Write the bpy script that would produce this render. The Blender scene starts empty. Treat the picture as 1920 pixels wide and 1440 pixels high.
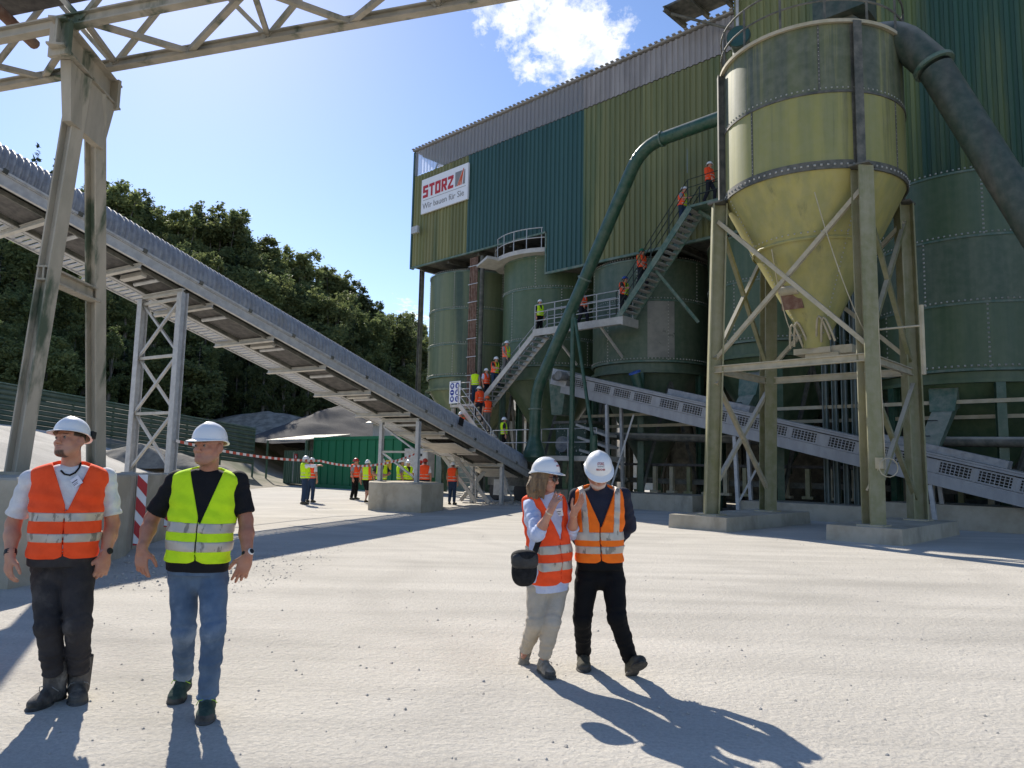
import bpy, math, random
import numpy as np
from mathutils import Vector, Matrix, noise as mnoise
random.seed(7); np.random.seed(7)
sc = bpy.context.scene
COL = sc.collection

# ------------------------------------------------------------------ camera, sky, sun, exposure
FPX = 1390.0; PITCH = math.atan(154/FPX); ROLL = math.radians(1.2); EYE = 1.6
R0 = Vector((1, 0, 0)); U0 = Vector((0, -math.sin(PITCH), math.cos(PITCH))); FWD = Vector((0, math.cos(PITCH), math.sin(PITCH)))
CR = R0*math.cos(ROLL) + U0*math.sin(ROLL); CU = -R0*math.sin(ROLL) + U0*math.cos(ROLL)
cam = bpy.data.cameras.new('camera'); camo = bpy.data.objects.new('camera', cam); COL.objects.link(camo)
cam.sensor_fit = 'HORIZONTAL'; cam.sensor_width = 36.0; cam.lens = 36.0*FPX/1920
cam.clip_start = 0.1; cam.clip_end = 3000
M = Matrix(((CR.x, CU.x, -FWD.x, 0), (CR.y, CU.y, -FWD.y, 0), (CR.z, CU.z, -FWD.z, EYE), (0, 0, 0, 1)))
camo.matrix_world = M
sc.camera = camo
SUN_AZ = math.radians(-26.5); SUN_EL = math.radians(37.5)      # azimuth clockwise from +Y
SUN_DIR = Vector((math.sin(SUN_AZ)*math.cos(SUN_EL), math.cos(SUN_AZ)*math.cos(SUN_EL), math.sin(SUN_EL)))
sl = bpy.data.lights.new('sun', 'SUN'); sl.energy = 4.1; sl.angle = math.radians(0.53); sl.color = (1.0, 0.935, 0.83)
so = bpy.data.objects.new('sun', sl); COL.objects.link(so)
so.rotation_euler = SUN_DIR.to_track_quat('Z', 'Y').to_euler(); so.location = (-40, 60, 60)
world = bpy.data.worlds.new('World'); sc.world = world; world.use_nodes = True
wn = world.node_tree; wn.nodes.clear(); WL = wn.links
def wnode(t, **k):
    n = wn.nodes.new(t)
    for a, v in k.items(): setattr(n, a, v)
    return n
sky = wnode('ShaderNodeTexSky', sky_type='NISHITA', sun_disc=False)
sky.sun_elevation = SUN_EL; sky.sun_rotation = SUN_AZ; sky.altitude = 500; sky.air_density = 1.0; sky.dust_density = 0.25; sky.ozone_density = 1.6
bg = wnode('ShaderNodeBackground'); bg.inputs['Strength'].default_value = 0.15
wout = wnode('ShaderNodeOutputWorld')
# one fair-weather cumulus: noise on a flat cloud layer, so it sits at a fixed place in the sky
tc = wnode('ShaderNodeTexCoord'); sep = wnode('ShaderNodeSeparateXYZ'); WL.new(tc.outputs['Generated'], sep.inputs[0])
def wmath(op, a, b=None, clamp=False):
    m = wnode('ShaderNodeMath', operation=op); m.use_clamp = clamp
    for i, x in enumerate((a, b)):
        if x is None: continue
        if hasattr(x, 'is_linked'): WL.new(x, m.inputs[i])
        else: m.inputs[i].default_value = x
    return m.outputs[0]
zc = wmath('MAXIMUM', sep.outputs[2], 0.03)
px = wmath('DIVIDE', sep.outputs[0], zc); py = wmath('DIVIDE', sep.outputs[1], zc)
comb = wnode('ShaderNodeCombineXYZ'); WL.new(px, comb.inputs[0]); WL.new(py, comb.inputs[1])
def cloud_at(u, v): 
    d = FWD + CR*((u-960)/FPX) - CU*((v-720)/FPX); return d.x/d.z, d.y/d.z
facs = []
nz = wnode('ShaderNodeTexNoise'); nz.inputs['Scale'].default_value = 13.0; nz.inputs['Detail'].default_value = 9; nz.inputs['Roughness'].default_value = 0.66
sky_n = wnode('ShaderNodeVectorMath', operation='MULTIPLY'); sky_n.inputs[1].default_value = (1, 0.55, 1)
WL.new(comb.outputs[0], sky_n.inputs[0]); WL.new(sky_n.outputs[0], nz.inputs['Vector'])
for (u, v, rx, ry, amp) in ((960, 35, .10, .16, 1.0), (1060, 65, .135, .27, 1.15), (1140, 85, .075, .17, .95), (1040, 18, .15, .14, 1.0), (985, 130, .05, .11, .62), (905, 10, .05, .08, .6), (780, 596, .12, .8, .66)):
    cx, cy = cloud_at(u, v)
    dx = wmath('DIVIDE', wmath('SUBTRACT', px, cx), rx); dy = wmath('DIVIDE', wmath('SUBTRACT', py, cy), ry)
    r2 = wmath('ADD', wmath('MULTIPLY', dx, dx), wmath('MULTIPLY', dy, dy))
    facs.append(wmath('MULTIPLY', wmath('MAXIMUM', wmath('SUBTRACT', 1.0, r2), 0.0), amp))
f = facs[0]
for g in facs[1:]: f = wmath('MAXIMUM', f, g)
dens = wmath('ADD', wmath('MULTIPLY', wmath('SUBTRACT', nz.outputs[0], 0.5), 3.8), wmath('SUBTRACT', f, 0.30))
fac = wmath('MULTIPLY', wmath('MULTIPLY', dens, 1.5, True), wmath('GREATER_THAN', f, 0.002), True)
nz2 = wnode('ShaderNodeTexNoise'); nz2.inputs['Scale'].default_value = 14.0; nz2.inputs['Detail'].default_value = 6
WL.new(sky_n.outputs[0], nz2.inputs['Vector'])
ccol = wnode('ShaderNodeValToRGB'); WL.new(nz2.outputs[0], ccol.inputs[0])
ccol.color_ramp.elements[0].position = .34; ccol.color_ramp.elements[0].color = (3.6, 3.9, 4.4, 1)
ccol.color_ramp.elements[1].position = .6; ccol.color_ramp.elements[1].color = (5.2, 5.2, 5.2, 1)
mx = wnode('ShaderNodeMix', data_type='RGBA'); hsv = wnode('ShaderNodeHueSaturation'); hsv.inputs['Saturation'].default_value = 1.12; hsv.inputs['Value'].default_value = .71; tnt = wnode('ShaderNodeMix', data_type='RGBA', blend_type='MULTIPLY'); tnt.inputs[0].default_value = 1; tnt.inputs[7].default_value = (1, .95, 1, 1); WL.new(sky.outputs[0], tnt.inputs[6]); WL.new(tnt.outputs[2], hsv.inputs['Color']); WL.new(fac, mx.inputs[0]); WL.new(hsv.outputs[0], mx.inputs[6]); WL.new(ccol.outputs[0], mx.inputs[7])
WL.new(mx.outputs[2], bg.inputs[0]); WL.new(bg.outputs[0], wout.inputs[0])
sc.view_settings.view_transform = 'Standard'; sc.view_settings.look = 'None'; sc.view_settings.exposure = 0.76; sc.view_settings.gamma = 1.0
sc.view_settings.use_curve_mapping = False
sc.render.engine = 'CYCLES'
sc.cycles.max_bounces = 6; sc.cycles.diffuse_bounces = 4; sc.cycles.glossy_bounces = 2; sc.cycles.transparent_max_bounces = 8; sc.cycles.transmission_bounces = 4
sc.cycles.use_denoising = True

# ------------------------------------------------------------------ surveying helpers (world metres)
def at(u, v, y):                       # survey sighting (u, v) at world distance y
    d = FWD + CR*((u-960)/FPX) - CU*((v-720)/FPX)
    return Vector((0, 0, EYE)) + d*(y/d.y)
WA = math.radians(46.2); SV = Vector((math.sin(WA), -math.cos(WA), 0)); NV = Vector((math.cos(WA), math.sin(WA), 0))
def W(s, n, z): return SV*s + NV*n + Vector((0, 0, z))      # along the works' long wall, away from it, up
UP = Vector((0, 0, 1))

# ------------------------------------------------------------------ objects
ORG = {}
def thing(name, label, cat, loc=(0, 0, 0), group=None):
    o = bpy.data.objects.new(name, None); COL.objects.link(o); o.location = loc; o.empty_display_size = .2
    ORG[o.name] = Vector(loc); o['label'] = label; o['category'] = cat
    if group: o['group'] = group
    return o
def tag(o, label, cat, group=None):
    o['label'] = label; o['category'] = cat
    if group: o['group'] = group
    return o
def org(p): return ORG[p.name] if p is not None else Vector((0, 0, 0))
def link(name, me, parent=None, loc=None):
    o = bpy.data.objects.new(name, me); COL.objects.link(o)
    if parent is not None: o.parent = parent; ORG[o.name] = ORG[parent.name]
    elif loc is not None: o.location = loc; ORG[o.name] = Vector(loc)
    else: ORG[o.name] = Vector((0, 0, 0))
    return o
class MB:
    """collects shapes in world coordinates, then links them as one mesh object"""
    def __init__(s): s.v = []; s.f = []; s.mi = []; s.cur = 0
    def add(s, vs, fs):
        b = len(s.v); s.v += [tuple(x) for x in vs]
        for q in fs: s.f.append(tuple(b+i for i in q)); s.mi.append(s.cur)
        return s
    def hexa(s, c):   # 8 corners: bottom 0-3, top 4-7
        return s.add(c, [(3, 2, 1, 0), (4, 5, 6, 7), (0, 1, 5, 4), (1, 2, 6, 5), (2, 3, 7, 6), (3, 0, 4, 7)])
    def box(s, c, sx, sy, sz, X=Vector((1, 0, 0)), Y=Vector((0, 1, 0)), Z=UP):
        c = Vector(c); x, y, z = X*(sx/2), Y*(sy/2), Z*(sz/2)
        return s.hexa([c-x-y-z, c+x-y-z, c+x+y-z, c-x+y-z, c-x-y+z, c+x-y+z, c+x+y+z, c-x+y+z])
    def wbox(s, s0, s1, n0, n1, z0, z1):
        return s.hexa([W(s0, n0, z0), W(s1, n0, z0), W(s1, n1, z0), W(s0, n1, z0), W(s0, n0, z1), W(s1, n0, z1), W(s1, n1, z1), W(s0, n1, z1)])
    def bar(s, a, b, w, h, up=UP):
        a, b = Vector(a), Vector(b); d = (b-a).normalized(); up = Vector(up)
        if abs(d.dot(up)) > .98: up = Vector((.69, .72, 0))
        x = d.cross(up).normalized(); z = x.cross(d).normalized(); x, z = x*(w/2), z*(h/2)
        return s.hexa([a-x-z, a+x-z, b+x-z, b-x-z, a-x+z, a+x+z, b+x+z, b-x+z])
    def ibeam(s, a, b, w, h, up=UP, t=.03):
        a, b = Vector(a), Vector(b); d = (b-a).normalized(); up = Vector(up)
        if abs(d.dot(up)) > .98: up = Vector((.69, .72, 0))
        x = d.cross(up).normalized(); z = x.cross(d).normalized()
        s.bar(a+z*(h/2-t/2), b+z*(h/2-t/2), w, t, z); s.bar(a-z*(h/2-t/2), b-z*(h/2-t/2), w, t, z)
        return s.bar(a, b, t, h-2*t-.002, z)
    def tube(s, pts, r, n=8, caps=True):
        pts = [Vector(p) for p in pts]; rr = r if isinstance(r, (list, tuple)) else [r]*len(pts)
        b = len(s.v); ref = None; vs = []; fs = []
        for i, p in enumerate(pts):
            d = (pts[min(i+1, len(pts)-1)] - pts[max(i-1, 0)]).normalized()
            if ref is None: ref = Vector((0, 0, 1)) if abs(d.z) < .9 else Vector((1, 0, 0))
            x = (ref - d*ref.dot(d)).normalized(); ref = x; y = d.cross(x)
            for k in range(n):
                a = 2*math.pi*k/n; vs.append(p + (x*math.cos(a)+y*math.sin(a))*rr[i])
        for i in range(len(pts)-1):
            for k in range(n): fs.append((i*n+k, i*n+(k+1) % n, (i+1)*n+(k+1) % n, (i+1)*n+k))
        if caps: fs.append(tuple(range(n))[::-1]); fs.append(tuple((len(pts)-1)*n+k for k in range(n)))
        return s.add(vs, fs)
    def lathe(s, prof, c, n=40, a0=0, a1=2*math.pi, axis=None):
        c = Vector(c); full = abs(a1-a0-2*math.pi) < 1e-6; m = n if full else n+1
        if axis is None: X, Y, Z = Vector((1, 0, 0)), Vector((0, 1, 0)), UP
        else:
            Z = Vector(axis).normalized(); X = Z.orthogonal().normalized(); Y = Z.cross(X)
        vs = []; fs = []
        for r, z in prof:
            for k in range(m):
                a = a0+(a1-a0)*k/n; vs.append(c+X*(r*math.cos(a))+Y*(r*math.sin(a))+Z*z)
        for i in range(len(prof)-1):
            for k in range(n if full else n): fs.append((i*m+k, i*m+(k+1) % m, (i+1)*m+(k+1) % m, (i+1)*m+k))
        return s.add(vs, fs)
    def prism(s, poly, d):    # planar polygon extruded by vector d
        n = len(poly); d = Vector(d); vs = [Vector(p) for p in poly]+[Vector(p)+d for p in poly]
        return s.add(vs, [tuple(range(n))[::-1], tuple(range(n, 2*n))]+[(i, (i+1) % n, n+(i+1) % n, n+i) for i in range(n)])
    def mesh(s, name, o=Vector((0, 0, 0)), smooth=None):
        me = bpy.data.meshes.new(name); me.from_pydata([(x-o[0], y-o[1], z-o[2]) for x, y, z in s.v], [], s.f); 
        if smooth: me.shade_smooth(); me.set_sharp_from_angle(angle=math.radians(smooth))
        return me
    def build(s, name, mats, parent=None, smooth=None, stuff=False, loc=None):
        o_ = org(parent) if parent is not None else Vector(loc or (0, 0, 0))
        me = s.mesh(name, o_, smooth)
        for m in (mats if isinstance(mats, (list, tuple)) else [mats]): me.materials.append(m)
        if isinstance(mats, (list, tuple)) and len(mats) > 1: me.polygons.foreach_set('material_index', s.mi)
        o = link(name, me, parent, loc)
        if stuff: o['kind'] = 'stuff'
        return o
def structure(o): o['kind'] = 'structure'; return o
def setmats(me, mats):
    for m in (mats if isinstance(mats, (list, tuple)) else [mats]): me.materials.append(m)

# ------------------------------------------------------------------ materials
def nmat(name, c1, c2=None, scale=3.0, stretch=(1, 1, 1), rough=.6, metal=0.0, bump=0.0, bscale=None, c3=None, s3=.6, t3=(.5, .7), st3=None, dust=0.0, dustc=(.42, .38, .31), trans=0.0, spec=.4, lo=.35, hi=.65, rvar=0.0, detail=7, orand=0.0):
    m = bpy.data.materials.new(name); m.use_nodes = True; nt = m.node_tree; L = nt.links; N = nt.nodes
    b = N['Principled BSDF']; b.inputs['Roughness'].default_value = rough; b.inputs['Metallic'].default_value = metal; b.inputs['Specular IOR Level'].default_value = spec
    tcn = N.new('ShaderNodeTexCoord')
    def noise(sc_, st, det=detail, seed=0.0):
        mp = N.new('ShaderNodeMapping'); mp.inputs['Scale'].default_value = st; mp.inputs['Location'].default_value = (seed, seed*.7, seed*1.3); L.new(tcn.outputs['Object'], mp.inputs[0])
        if orand > 0:
            oi_ = N.new('ShaderNodeObjectInfo'); va = N.new('ShaderNodeVectorMath'); va.operation = 'MULTIPLY_ADD'; L.new(oi_.outputs['Location'], va.inputs[0]); va.inputs[1].default_value = (1.37, 1.91, 1.0); L.new(tcn.outputs['Object'], va.inputs[2]); L.new(va.outputs[0], mp.inputs[0])
        n = N.new('ShaderNodeTexNoise'); n.inputs['Scale'].default_value = sc_; n.inputs['Detail'].default_value = det; n.inputs['Roughness'].default_value = .6; L.new(mp.outputs[0], n.inputs['Vector'])
        return n.outputs[0]
    def ramp(f, p0, p1):
        r = N.new('ShaderNodeMapRange'); r.inputs[1].default_value = p0; r.inputs[2].default_value = p1; r.interpolation_type = 'SMOOTHSTEP'; L.new(f, r.inputs[0]); return r.outputs[0]
    def mix(f, a, b_):
        x = N.new('ShaderNodeMix'); x.data_type = 'RGBA'; L.new(f, x.inputs[0])
        for i, c in ((6, a), (7, b_)):
            if isinstance(c, tuple): x.inputs[i].default_value = (*c, 1)
            else: L.new(c, x.inputs[i])
        return x.outputs[2]
    col = None
    if c2 is not None:
        n1 = noise(scale, stretch); col = mix(ramp(n1, lo, hi), c1, c2)
    else: b.inputs['Base Color'].default_value = (*c1, 1)
    if c3 is not None:
        n3 = noise(s3, st3 or stretch, 7, 5.3); col = mix(ramp(n3, *t3), col if col is not None else c1, c3)
    if dust > 0:
        g = N.new('ShaderNodeNewGeometry'); sp = N.new('ShaderNodeSeparateXYZ'); L.new(g.outputs['Normal'], sp.inputs[0])
        up_ = ramp(sp.outputs[2], .25, .95); nd = ramp(noise(4.0, (1, 1, 1), 5, 2.2), .3, .75)
        mm = N.new('ShaderNodeMath'); mm.operation = 'MULTIPLY'; L.new(up_, mm.inputs[0]); mm.inputs[1].default_value = .85
        ma = N.new('ShaderNodeMath'); ma.operation = 'MULTIPLY_ADD'; L.new(nd, ma.inputs[0]); ma.inputs[1].default_value = dust; L.new(mm.outputs[0], ma.inputs[2]); ma.use_clamp = True
        col = mix(ma.outputs[0], col if col is not None else c1, dustc)
    if orand > 0:
        oi = N.new('ShaderNodeObjectInfo'); rm = N.new('ShaderNodeMapRange'); rm.inputs[3].default_value = 1-orand; rm.inputs[4].default_value = 1+orand; L.new(oi.outputs['Random'], rm.inputs[0])
        hs = N.new('ShaderNodeHueSaturation'); L.new(rm.outputs[0], hs.inputs['Value'])
        if col is not None: L.new(col, hs.inputs['Color'])
        else: hs.inputs['Color'].default_value = (*c1, 1)
        col = hs.outputs[0]
    if col is not None: L.new(col, b.inputs['Base Color'])
    if rvar > 0:
        rr = N.new('ShaderNodeMapRange'); rr.inputs[3].default_value = max(.05, rough-rvar); rr.inputs[4].default_value = min(1, rough+rvar); L.new(noise(scale*1.7, stretch, 4, 9.1), rr.inputs[0]); L.new(rr.outputs[0], b.inputs['Roughness'])
    if bump > 0:
        bn = N.new('ShaderNodeBump'); bn.inputs['Strength'].default_value = min(1, bump); bn.inputs['Distance'].default_value = .02 if bump <= 1 else .02*bump
        L.new(noise(bscale or scale*4, (1, 1, 1) if bscale else stretch, 8, 1.7), bn.inputs['Height']); L.new(bn.outputs[0], b.inputs['Normal'])
    if trans > 0:
        tb = N.new('ShaderNodeBsdfTranslucent'); ms = N.new('ShaderNodeMixShader'); ms.inputs[0].default_value = trans
        if col is not None: L.new(col, tb.inputs[0])
        else: tb.inputs[0].default_value = (*c1, 1)
        L.new(b.outputs[0], ms.inputs[1]); L.new(tb.outputs[0], ms.inputs[2]); L.new(ms.outputs[0], N['Material Output'].inputs[0])
    return m
STREAK = (1, 1, .06)
m_olive = nmat('olive_cladding', (.15, .155, .055), (.21, .20, .08), 2.2, (1, 1, .05), .55, c3=(.05, .09, .04), s3=.45, t3=(.52, .75), st3=(1, 1, .12), bump=.15, orand=.14)
m_teal = nmat('teal_cladding', (.022, .068, .060), (.030, .082, .072), 1.0, (1, 1, .08), .45, orand=.06)
m_moss = nmat('moss_green_cladding', (.14, .15, .055), (.19, .19, .075), 2.4, (1, 1, .05), .55, c3=(.05, .095, .045), s3=.5, t3=(.48, .72), st3=(1, 1, .1), orand=.14)
m_deep = nmat('deep_green_cladding', (.08, .115, .04), (.15, .165, .055), 2.6, (1, 1, .03), .5, c3=(.025, .07, .045), s3=.35, t3=(.42, .62), st3=(1, 1, .12), orand=.14)
m_fibre = nmat('grey_fibre_cement', (.24, .225, .22), (.31, .29, .28), 2, (1, 1, .2), .9, orand=.06)
m_greentrim = nmat('green_steel_trim', (.04, .11, .08), (.08, .14, .1), 3, STREAK, .5, dust=.35)
m_dark = nmat('dark_steel', (.05, .056, .047), (.085, .084, .07), 3, (1, 1, 1), .7, dust=.25)
m_roof = nmat('roof_sheet', (.25, .24, .22), (.33, .31, .28), 3, (1, 1, 1), .8)
m_siloA = nmat('silo_green', (.055, .098, .048), (.085, .125, .062), 3.0, (1, 1, .05), .42, c3=(.10, .125, .06), s3=.5, t3=(.55, .8), st3=(1, 1, .06), dust=.06, rvar=.12)
m_siloO = nmat('silo_olive_green', (.10, .135, .068), (.16, .18, .09), 2.2, (1, 1, .04), .42, c3=(.035, .065, .042), s3=.7, t3=(.5, .64), st3=(1, 1, .05), dust=.05, rvar=.1)
m_siloD = nmat('silo_dirty_green', (.058, .098, .058), (.095, .13, .08), 2.6, (1, 1, .05), .5, c3=(.15, .145, .11), s3=.55, t3=(.55, .75), st3=(1, 1, .12), dust=.12)
m_hop = nmat('hopper_yellow_green', (.29, .275, .085), (.22, .225, .085), 2.2, (1, 1, .05), .6, c3=(.075, .085, .05), s3=1.7, t3=(.55, .68), st3=(1, 1, .045), dust=.1, rvar=.12)
m_hopT = nmat('hopper_upper_course', (.12, .135, .065), (.065, .082, .055), 2.4, (1, 1, .05), .6, c3=(.22, .215, .08), s3=1.6, t3=(.55, .66), st3=(1, 1, .035), dust=.15, rvar=.12)
m_hopC = nmat('hopper_cone', (.38, .335, .105), (.28, .27, .10), 2.4, (1, 1, .1), .6, c3=(.09, .10, .055), s3=2.0, t3=(.60, .78), st3=(1, 1, .12), dust=.12)
m_leg = nmat('dusty_green_steel', (.15, .155, .06), (.235, .22, .11), 1.5, (1, 1, .1), .6, c3=(.29, .27, .16), s3=1.2, t3=(.5, .75), st3=(1, 1, .12), dust=.3)
m_brace = nmat('dust_caked_steel', (.48, .415, .28), (.35, .31, .20), 3, (1, 1, 1), .8, dust=.5)
m_gantry = nmat('weathered_gantry_steel', (.42, .37, .29), (.32, .29, .225), 2.5, (1, 1, .3), .75, c3=(.07, .095, .06), s3=1.6, t3=(.53, .66), st3=(1, 1, .3), bump=.25, bscale=14)
m_galv = nmat('galvanised_steel', (.40, .40, .40), (.50, .50, .49), 6, (1, 1, 1), .55, metal=.25, dust=.12, dustc=(.5, .47, .42))
m_hood = nmat('galvanised_hood', (.27, .27, .275), (.37, .365, .36), 5, (1, 1, 1), .6, metal=.15, c3=(.30, .275, .24), s3=1.5, t3=(.5, .8), rvar=.1)
m_galvd = nmat('dusty_galvanised_steel', (.42, .40, .36), (.52, .50, .45), 4, (1, 1, 1), .6, metal=.2, dust=.3, dustc=(.5, .46, .39))
m_rubber = nmat('conveyor_belt_rubber', (.06, .056, .054), (.11, .102, .095), 5, (1, 1, 1), .8)
m_conc = nmat('concrete', (.36, .315, .235), (.46, .41, .32), 1.6, (1, 1, 1), .9, c3=(.22, .20, .155), s3=1.0, t3=(.52, .75), st3=(1, 1, .35), bump=.35, bscale=24)
m_pipe = nmat('dark_green_pipe', (.014, .062, .035), (.02, .075, .045), 2.5, (1, 1, 1), .32, dust=.12, rvar=.12)
m_duct = nmat('sooty_green_duct', (.03, .055, .04), (.05, .06, .045), 1.8, (1, 1, .3), .5, c3=(.13, .12, .10), s3=1.2, t3=(.58, .8), dust=.12)
m_contg = nmat('green_container_paint', (.01, .13, .055), (.014, .15, .065), 2, (1, 1, .1), .5)
m_contd = nmat('old_green_container_paint', (.07, .13, .085), (.10, .16, .11), 2, (1, 1, .1), .6, c3=(.2, .2, .16), s3=1.5, t3=(.6, .8))
m_fence = nmat('weathered_green_sheet', (.055, .085, .055), (.09, .115, .08), 2, (1, 1, .4), .6, c3=(.16, .15, .12), s3=.5, t3=(.6, .8))
m_white = nmat('white_paint', (.75, .76, .78), None, rough=.5)
m_red = nmat('red_paint', (.45, .02, .025), None, rough=.5)
m_grey = nmat('grey_print', (.22, .22, .22), None, rough=.6)
m_orgp = nmat('orange_print', (.6, .11, .04), None, rough=.6)
m_blue = nmat('blue_sign_print', (.015, .035, .26), None, rough=.5)
m_yellow = nmat('yellow_sign_print', (.65, .42, .03), None, rough=.6)
m_bolt = nmat('bolt_heads', (.42, .41, .36), None, rough=.5, metal=.3)
m_rust = nmat('rusty_steel', (.16, .085, .06), (.24, .16, .12), 6, (1, 1, 1), .9)
m_motor = nmat('motor_grey_blue', (.10, .12, .14), (.2, .2, .2), 6, (1, 1, 1), .6, dust=.4)
m_black = nmat('black_plastic', (.012, .012, .013), None, rough=.55)

# translucent rooflight sheet: part clear, part milky
m_lite = bpy.data.materials.new('translucent_sheet'); m_lite.use_nodes = True
_n = m_lite.node_tree.nodes; _l = m_lite.node_tree.links
_b = _n['Principled BSDF']; _b.inputs['Base Color'].default_value = (.55, .56, .60, 1); _b.inputs['Roughness'].default_value = .35
_t = _n.new('ShaderNodeBsdfTransparent'); _t.inputs[0].default_value = (.9, .93, .97, 1)
_tl = _n.new('ShaderNodeBsdfTranslucent'); _tl.inputs[0].default_value = (.6, .62, .68, 1)
_m1 = _n.new('ShaderNodeMixShader'); _m1.inputs[0].default_value = .5; _l.new(_b.outputs[0], _m1.inputs[1]); _l.new(_tl.outputs[0], _m1.inputs[2])
_m2 = _n.new('ShaderNodeMixShader'); _m2.inputs[0].default_value = .45; _l.new(_m1.outputs[0], _m2.inputs[1]); _l.new(_t.outputs[0], _m2.inputs[2]); _l.new(_m2.outputs[0], _n['Material Output'].inputs[0])

def text_mesh(txt, size, X, Yd, origin, depth=.004, align='LEFT', bold=0.0):
    """flat lettering as a mesh standing on plane X (reading direction), Yd (letter up)"""
    c = bpy.data.curves.new('lettering', 'FONT'); c.body = txt; c.size = size; c.align_x = align; c.extrude = depth/2; c.offset = bold; c.resolution_u = 3
    o = bpy.data.objects.new('lettering', c); COL.objects.link(o)
    bpy.context.view_layer.update()
    dg = bpy.context.evaluated_depsgraph_get(); me = bpy.data.meshes.new_from_object(o.evaluated_get(dg))
    bpy.data.objects.remove(o); Z = X.cross(Yd)
    out = [tuple(Vector(origin)+X*v.co.x+Yd*v.co.y+Z*v.co.z) for v in me.vertices]; fs = [tuple(p.vertices) for p in me.polygons]
    return out, fs
# ------------------------------------------------------------------ ground, hill
def smooth01(x): 
    x = np.clip(x, 0, 1); return x*x*(3-2*x)
m_ground = nmat('dusty_white_yard', (.60, .56, .49), (.54, .505, .44), .55, (1, 1, 1), .95, c3=(.47, .44, .385), s3=.45, t3=(.5, .75), st3=(.5, 1, 1), bump=.9, bscale=16.0, spec=.1, detail=12, lo=.3, hi=.7)
def ground_mat(m):      # fine gravel speckle + wheel tracks on top of the broad stains
    nt = m.node_tree; N, L = nt.nodes, nt.links; b = N['Principled BSDF']; src = b.inputs['Base Color'].links[0].from_socket
    t = N.new('ShaderNodeTexCoord')
    n = N.new('ShaderNodeTexNoise'); n.inputs['Scale'].default_value = 34; n.inputs['Detail'].default_value = 8; n.inputs['Roughness'].default_value = .75; L.new(t.outputs['Object'], n.inputs['Vector'])
    r = N.new('ShaderNodeMapRange'); r.inputs[1].default_value = .3; r.inputs[2].default_value = .7; r.inputs[3].default_value = .74; r.inputs[4].default_value = 1.12; L.new(n.outputs[0], r.inputs[0])
    mp = N.new('ShaderNodeMapping'); mp.inputs['Rotation'].default_value = (0, 0, .42); mp.inputs['Scale'].default_value = (.2, 1.7, 1); L.new(t.outputs['Object'], mp.inputs[0])
    n2 = N.new('ShaderNodeTexNoise'); n2.inputs['Scale'].default_value = 1.0; n2.inputs['Detail'].default_value = 5; n2.inputs['Distortion'].default_value = .6; L.new(mp.outputs[0], n2.inputs['Vector'])
    r2 = N.new('ShaderNodeMapRange'); r2.inputs[1].default_value = .35; r2.inputs[2].default_value = .68; r2.inputs[3].default_value = 1.05; r2.inputs[4].default_value = .9; L.new(n2.outputs[0], r2.inputs[0])
    w3 = N.new('ShaderNodeTexNoise'); w3.inputs['Scale'].default_value = .045; w3.inputs['Detail'].default_value = 2; L.new(t.outputs['Object'], w3.inputs['Vector'])      # curved tyre tracks: contour bands of a broad field
    ws = N.new('ShaderNodeMath'); ws.operation = 'MULTIPLY'; L.new(w3.outputs[0], ws.inputs[0]); ws.inputs[1].default_value = 130
    wf = N.new('ShaderNodeMath'); wf.operation = 'SINE'; L.new(ws.outputs[0], wf.inputs[0])
    wr = N.new('ShaderNodeMapRange'); wr.inputs[1].default_value = .55; wr.inputs[2].default_value = 1; wr.inputs[3].default_value = 1.0; wr.inputs[4].default_value = .93; L.new(wf.outputs[0], wr.inputs[0])
    wm = N.new('ShaderNodeMath'); wm.operation = 'MULTIPLY'; L.new(wr.outputs[0], wm.inputs[0]); L.new(r2.outputs[0], wm.inputs[1]); r2 = wm
    mu = N.new('ShaderNodeMath'); mu.operation = 'MULTIPLY'; L.new(r.outputs[0], mu.inputs[0]); L.new(r2.outputs[0], mu.inputs[1])
    hs = N.new('ShaderNodeHueSaturation'); L.new(mu.outputs[0], hs.inputs['Value']); L.new(src, hs.inputs['Color']); L.new(hs.outputs[0], b.inputs['Base Color'])
    bp = b.inputs['Normal'].links[0].from_node; bp.inputs['Distance'].default_value = .018
    b2 = N.new('ShaderNodeBump'); b2.inputs['Strength'].default_value = .55; b2.inputs['Distance'].default_value = .026; L.new(n.outputs[0], b2.inputs['Height']); L.new(bp.outputs[0], b2.inputs['Normal']); L.new(b2.outputs[0], b.inputs['Normal'])
ground_mat(m_ground)
g = MB(); R_ = 1500
g.add([(-R_, -R_, 0), (R_, -R_, 0), (R_, R_, 0), (-R_, R_, 0)], [(0, 1, 2, 3)])
structure(g.build('ground', m_ground))

def hill_h(x, y):
    x = np.asarray(x, float); y = np.asarray(y, float)
    d = (x+45)*-.78 + (y-64)*.62
    h = 3.5*smooth01((d+22)/20) + 3.0*smooth01((d+6)/10) + .27*np.clip(d, 0, 90)
    ramp = 3.4*smooth01((-x-13)/16)*smooth01((y-17)/20)
    bank = 1.7*smooth01((-x-18)/6)*smooth01((y-44-.0*x)/6)*smooth01((100-y)/30)
    h = np.maximum(h, ramp + bank) - .12
    rough = .35*np.sin(x*.9+y*.4)*np.sin(y*.7-x*.3) + .22*np.sin(x*2.1-y*1.3)*np.sin(y*1.9+x*.8)
    return h + rough*np.clip((h-1.2)/3, 0, 1)
m_hill = nmat('dusty_hillside_earth', (.30, .26, .20), (.20, .18, .14), .5, (1, 1, 1), .95, c3=(.09, .10, .05), s3=.12, t3=(.5, .66), bump=1.0, bscale=2.0)
m_ramp = m_ground
xs = np.arange(-170, 41, 1.5); ys = np.arange(17, 251, 1.5)
XX, YY = np.meshgrid(xs, ys, indexing='ij'); HH = hill_h(XX, YY)
nx, ny = XX.shape
vs = np.stack([XX.ravel(), YY.ravel(), HH.ravel()], 1)
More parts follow.
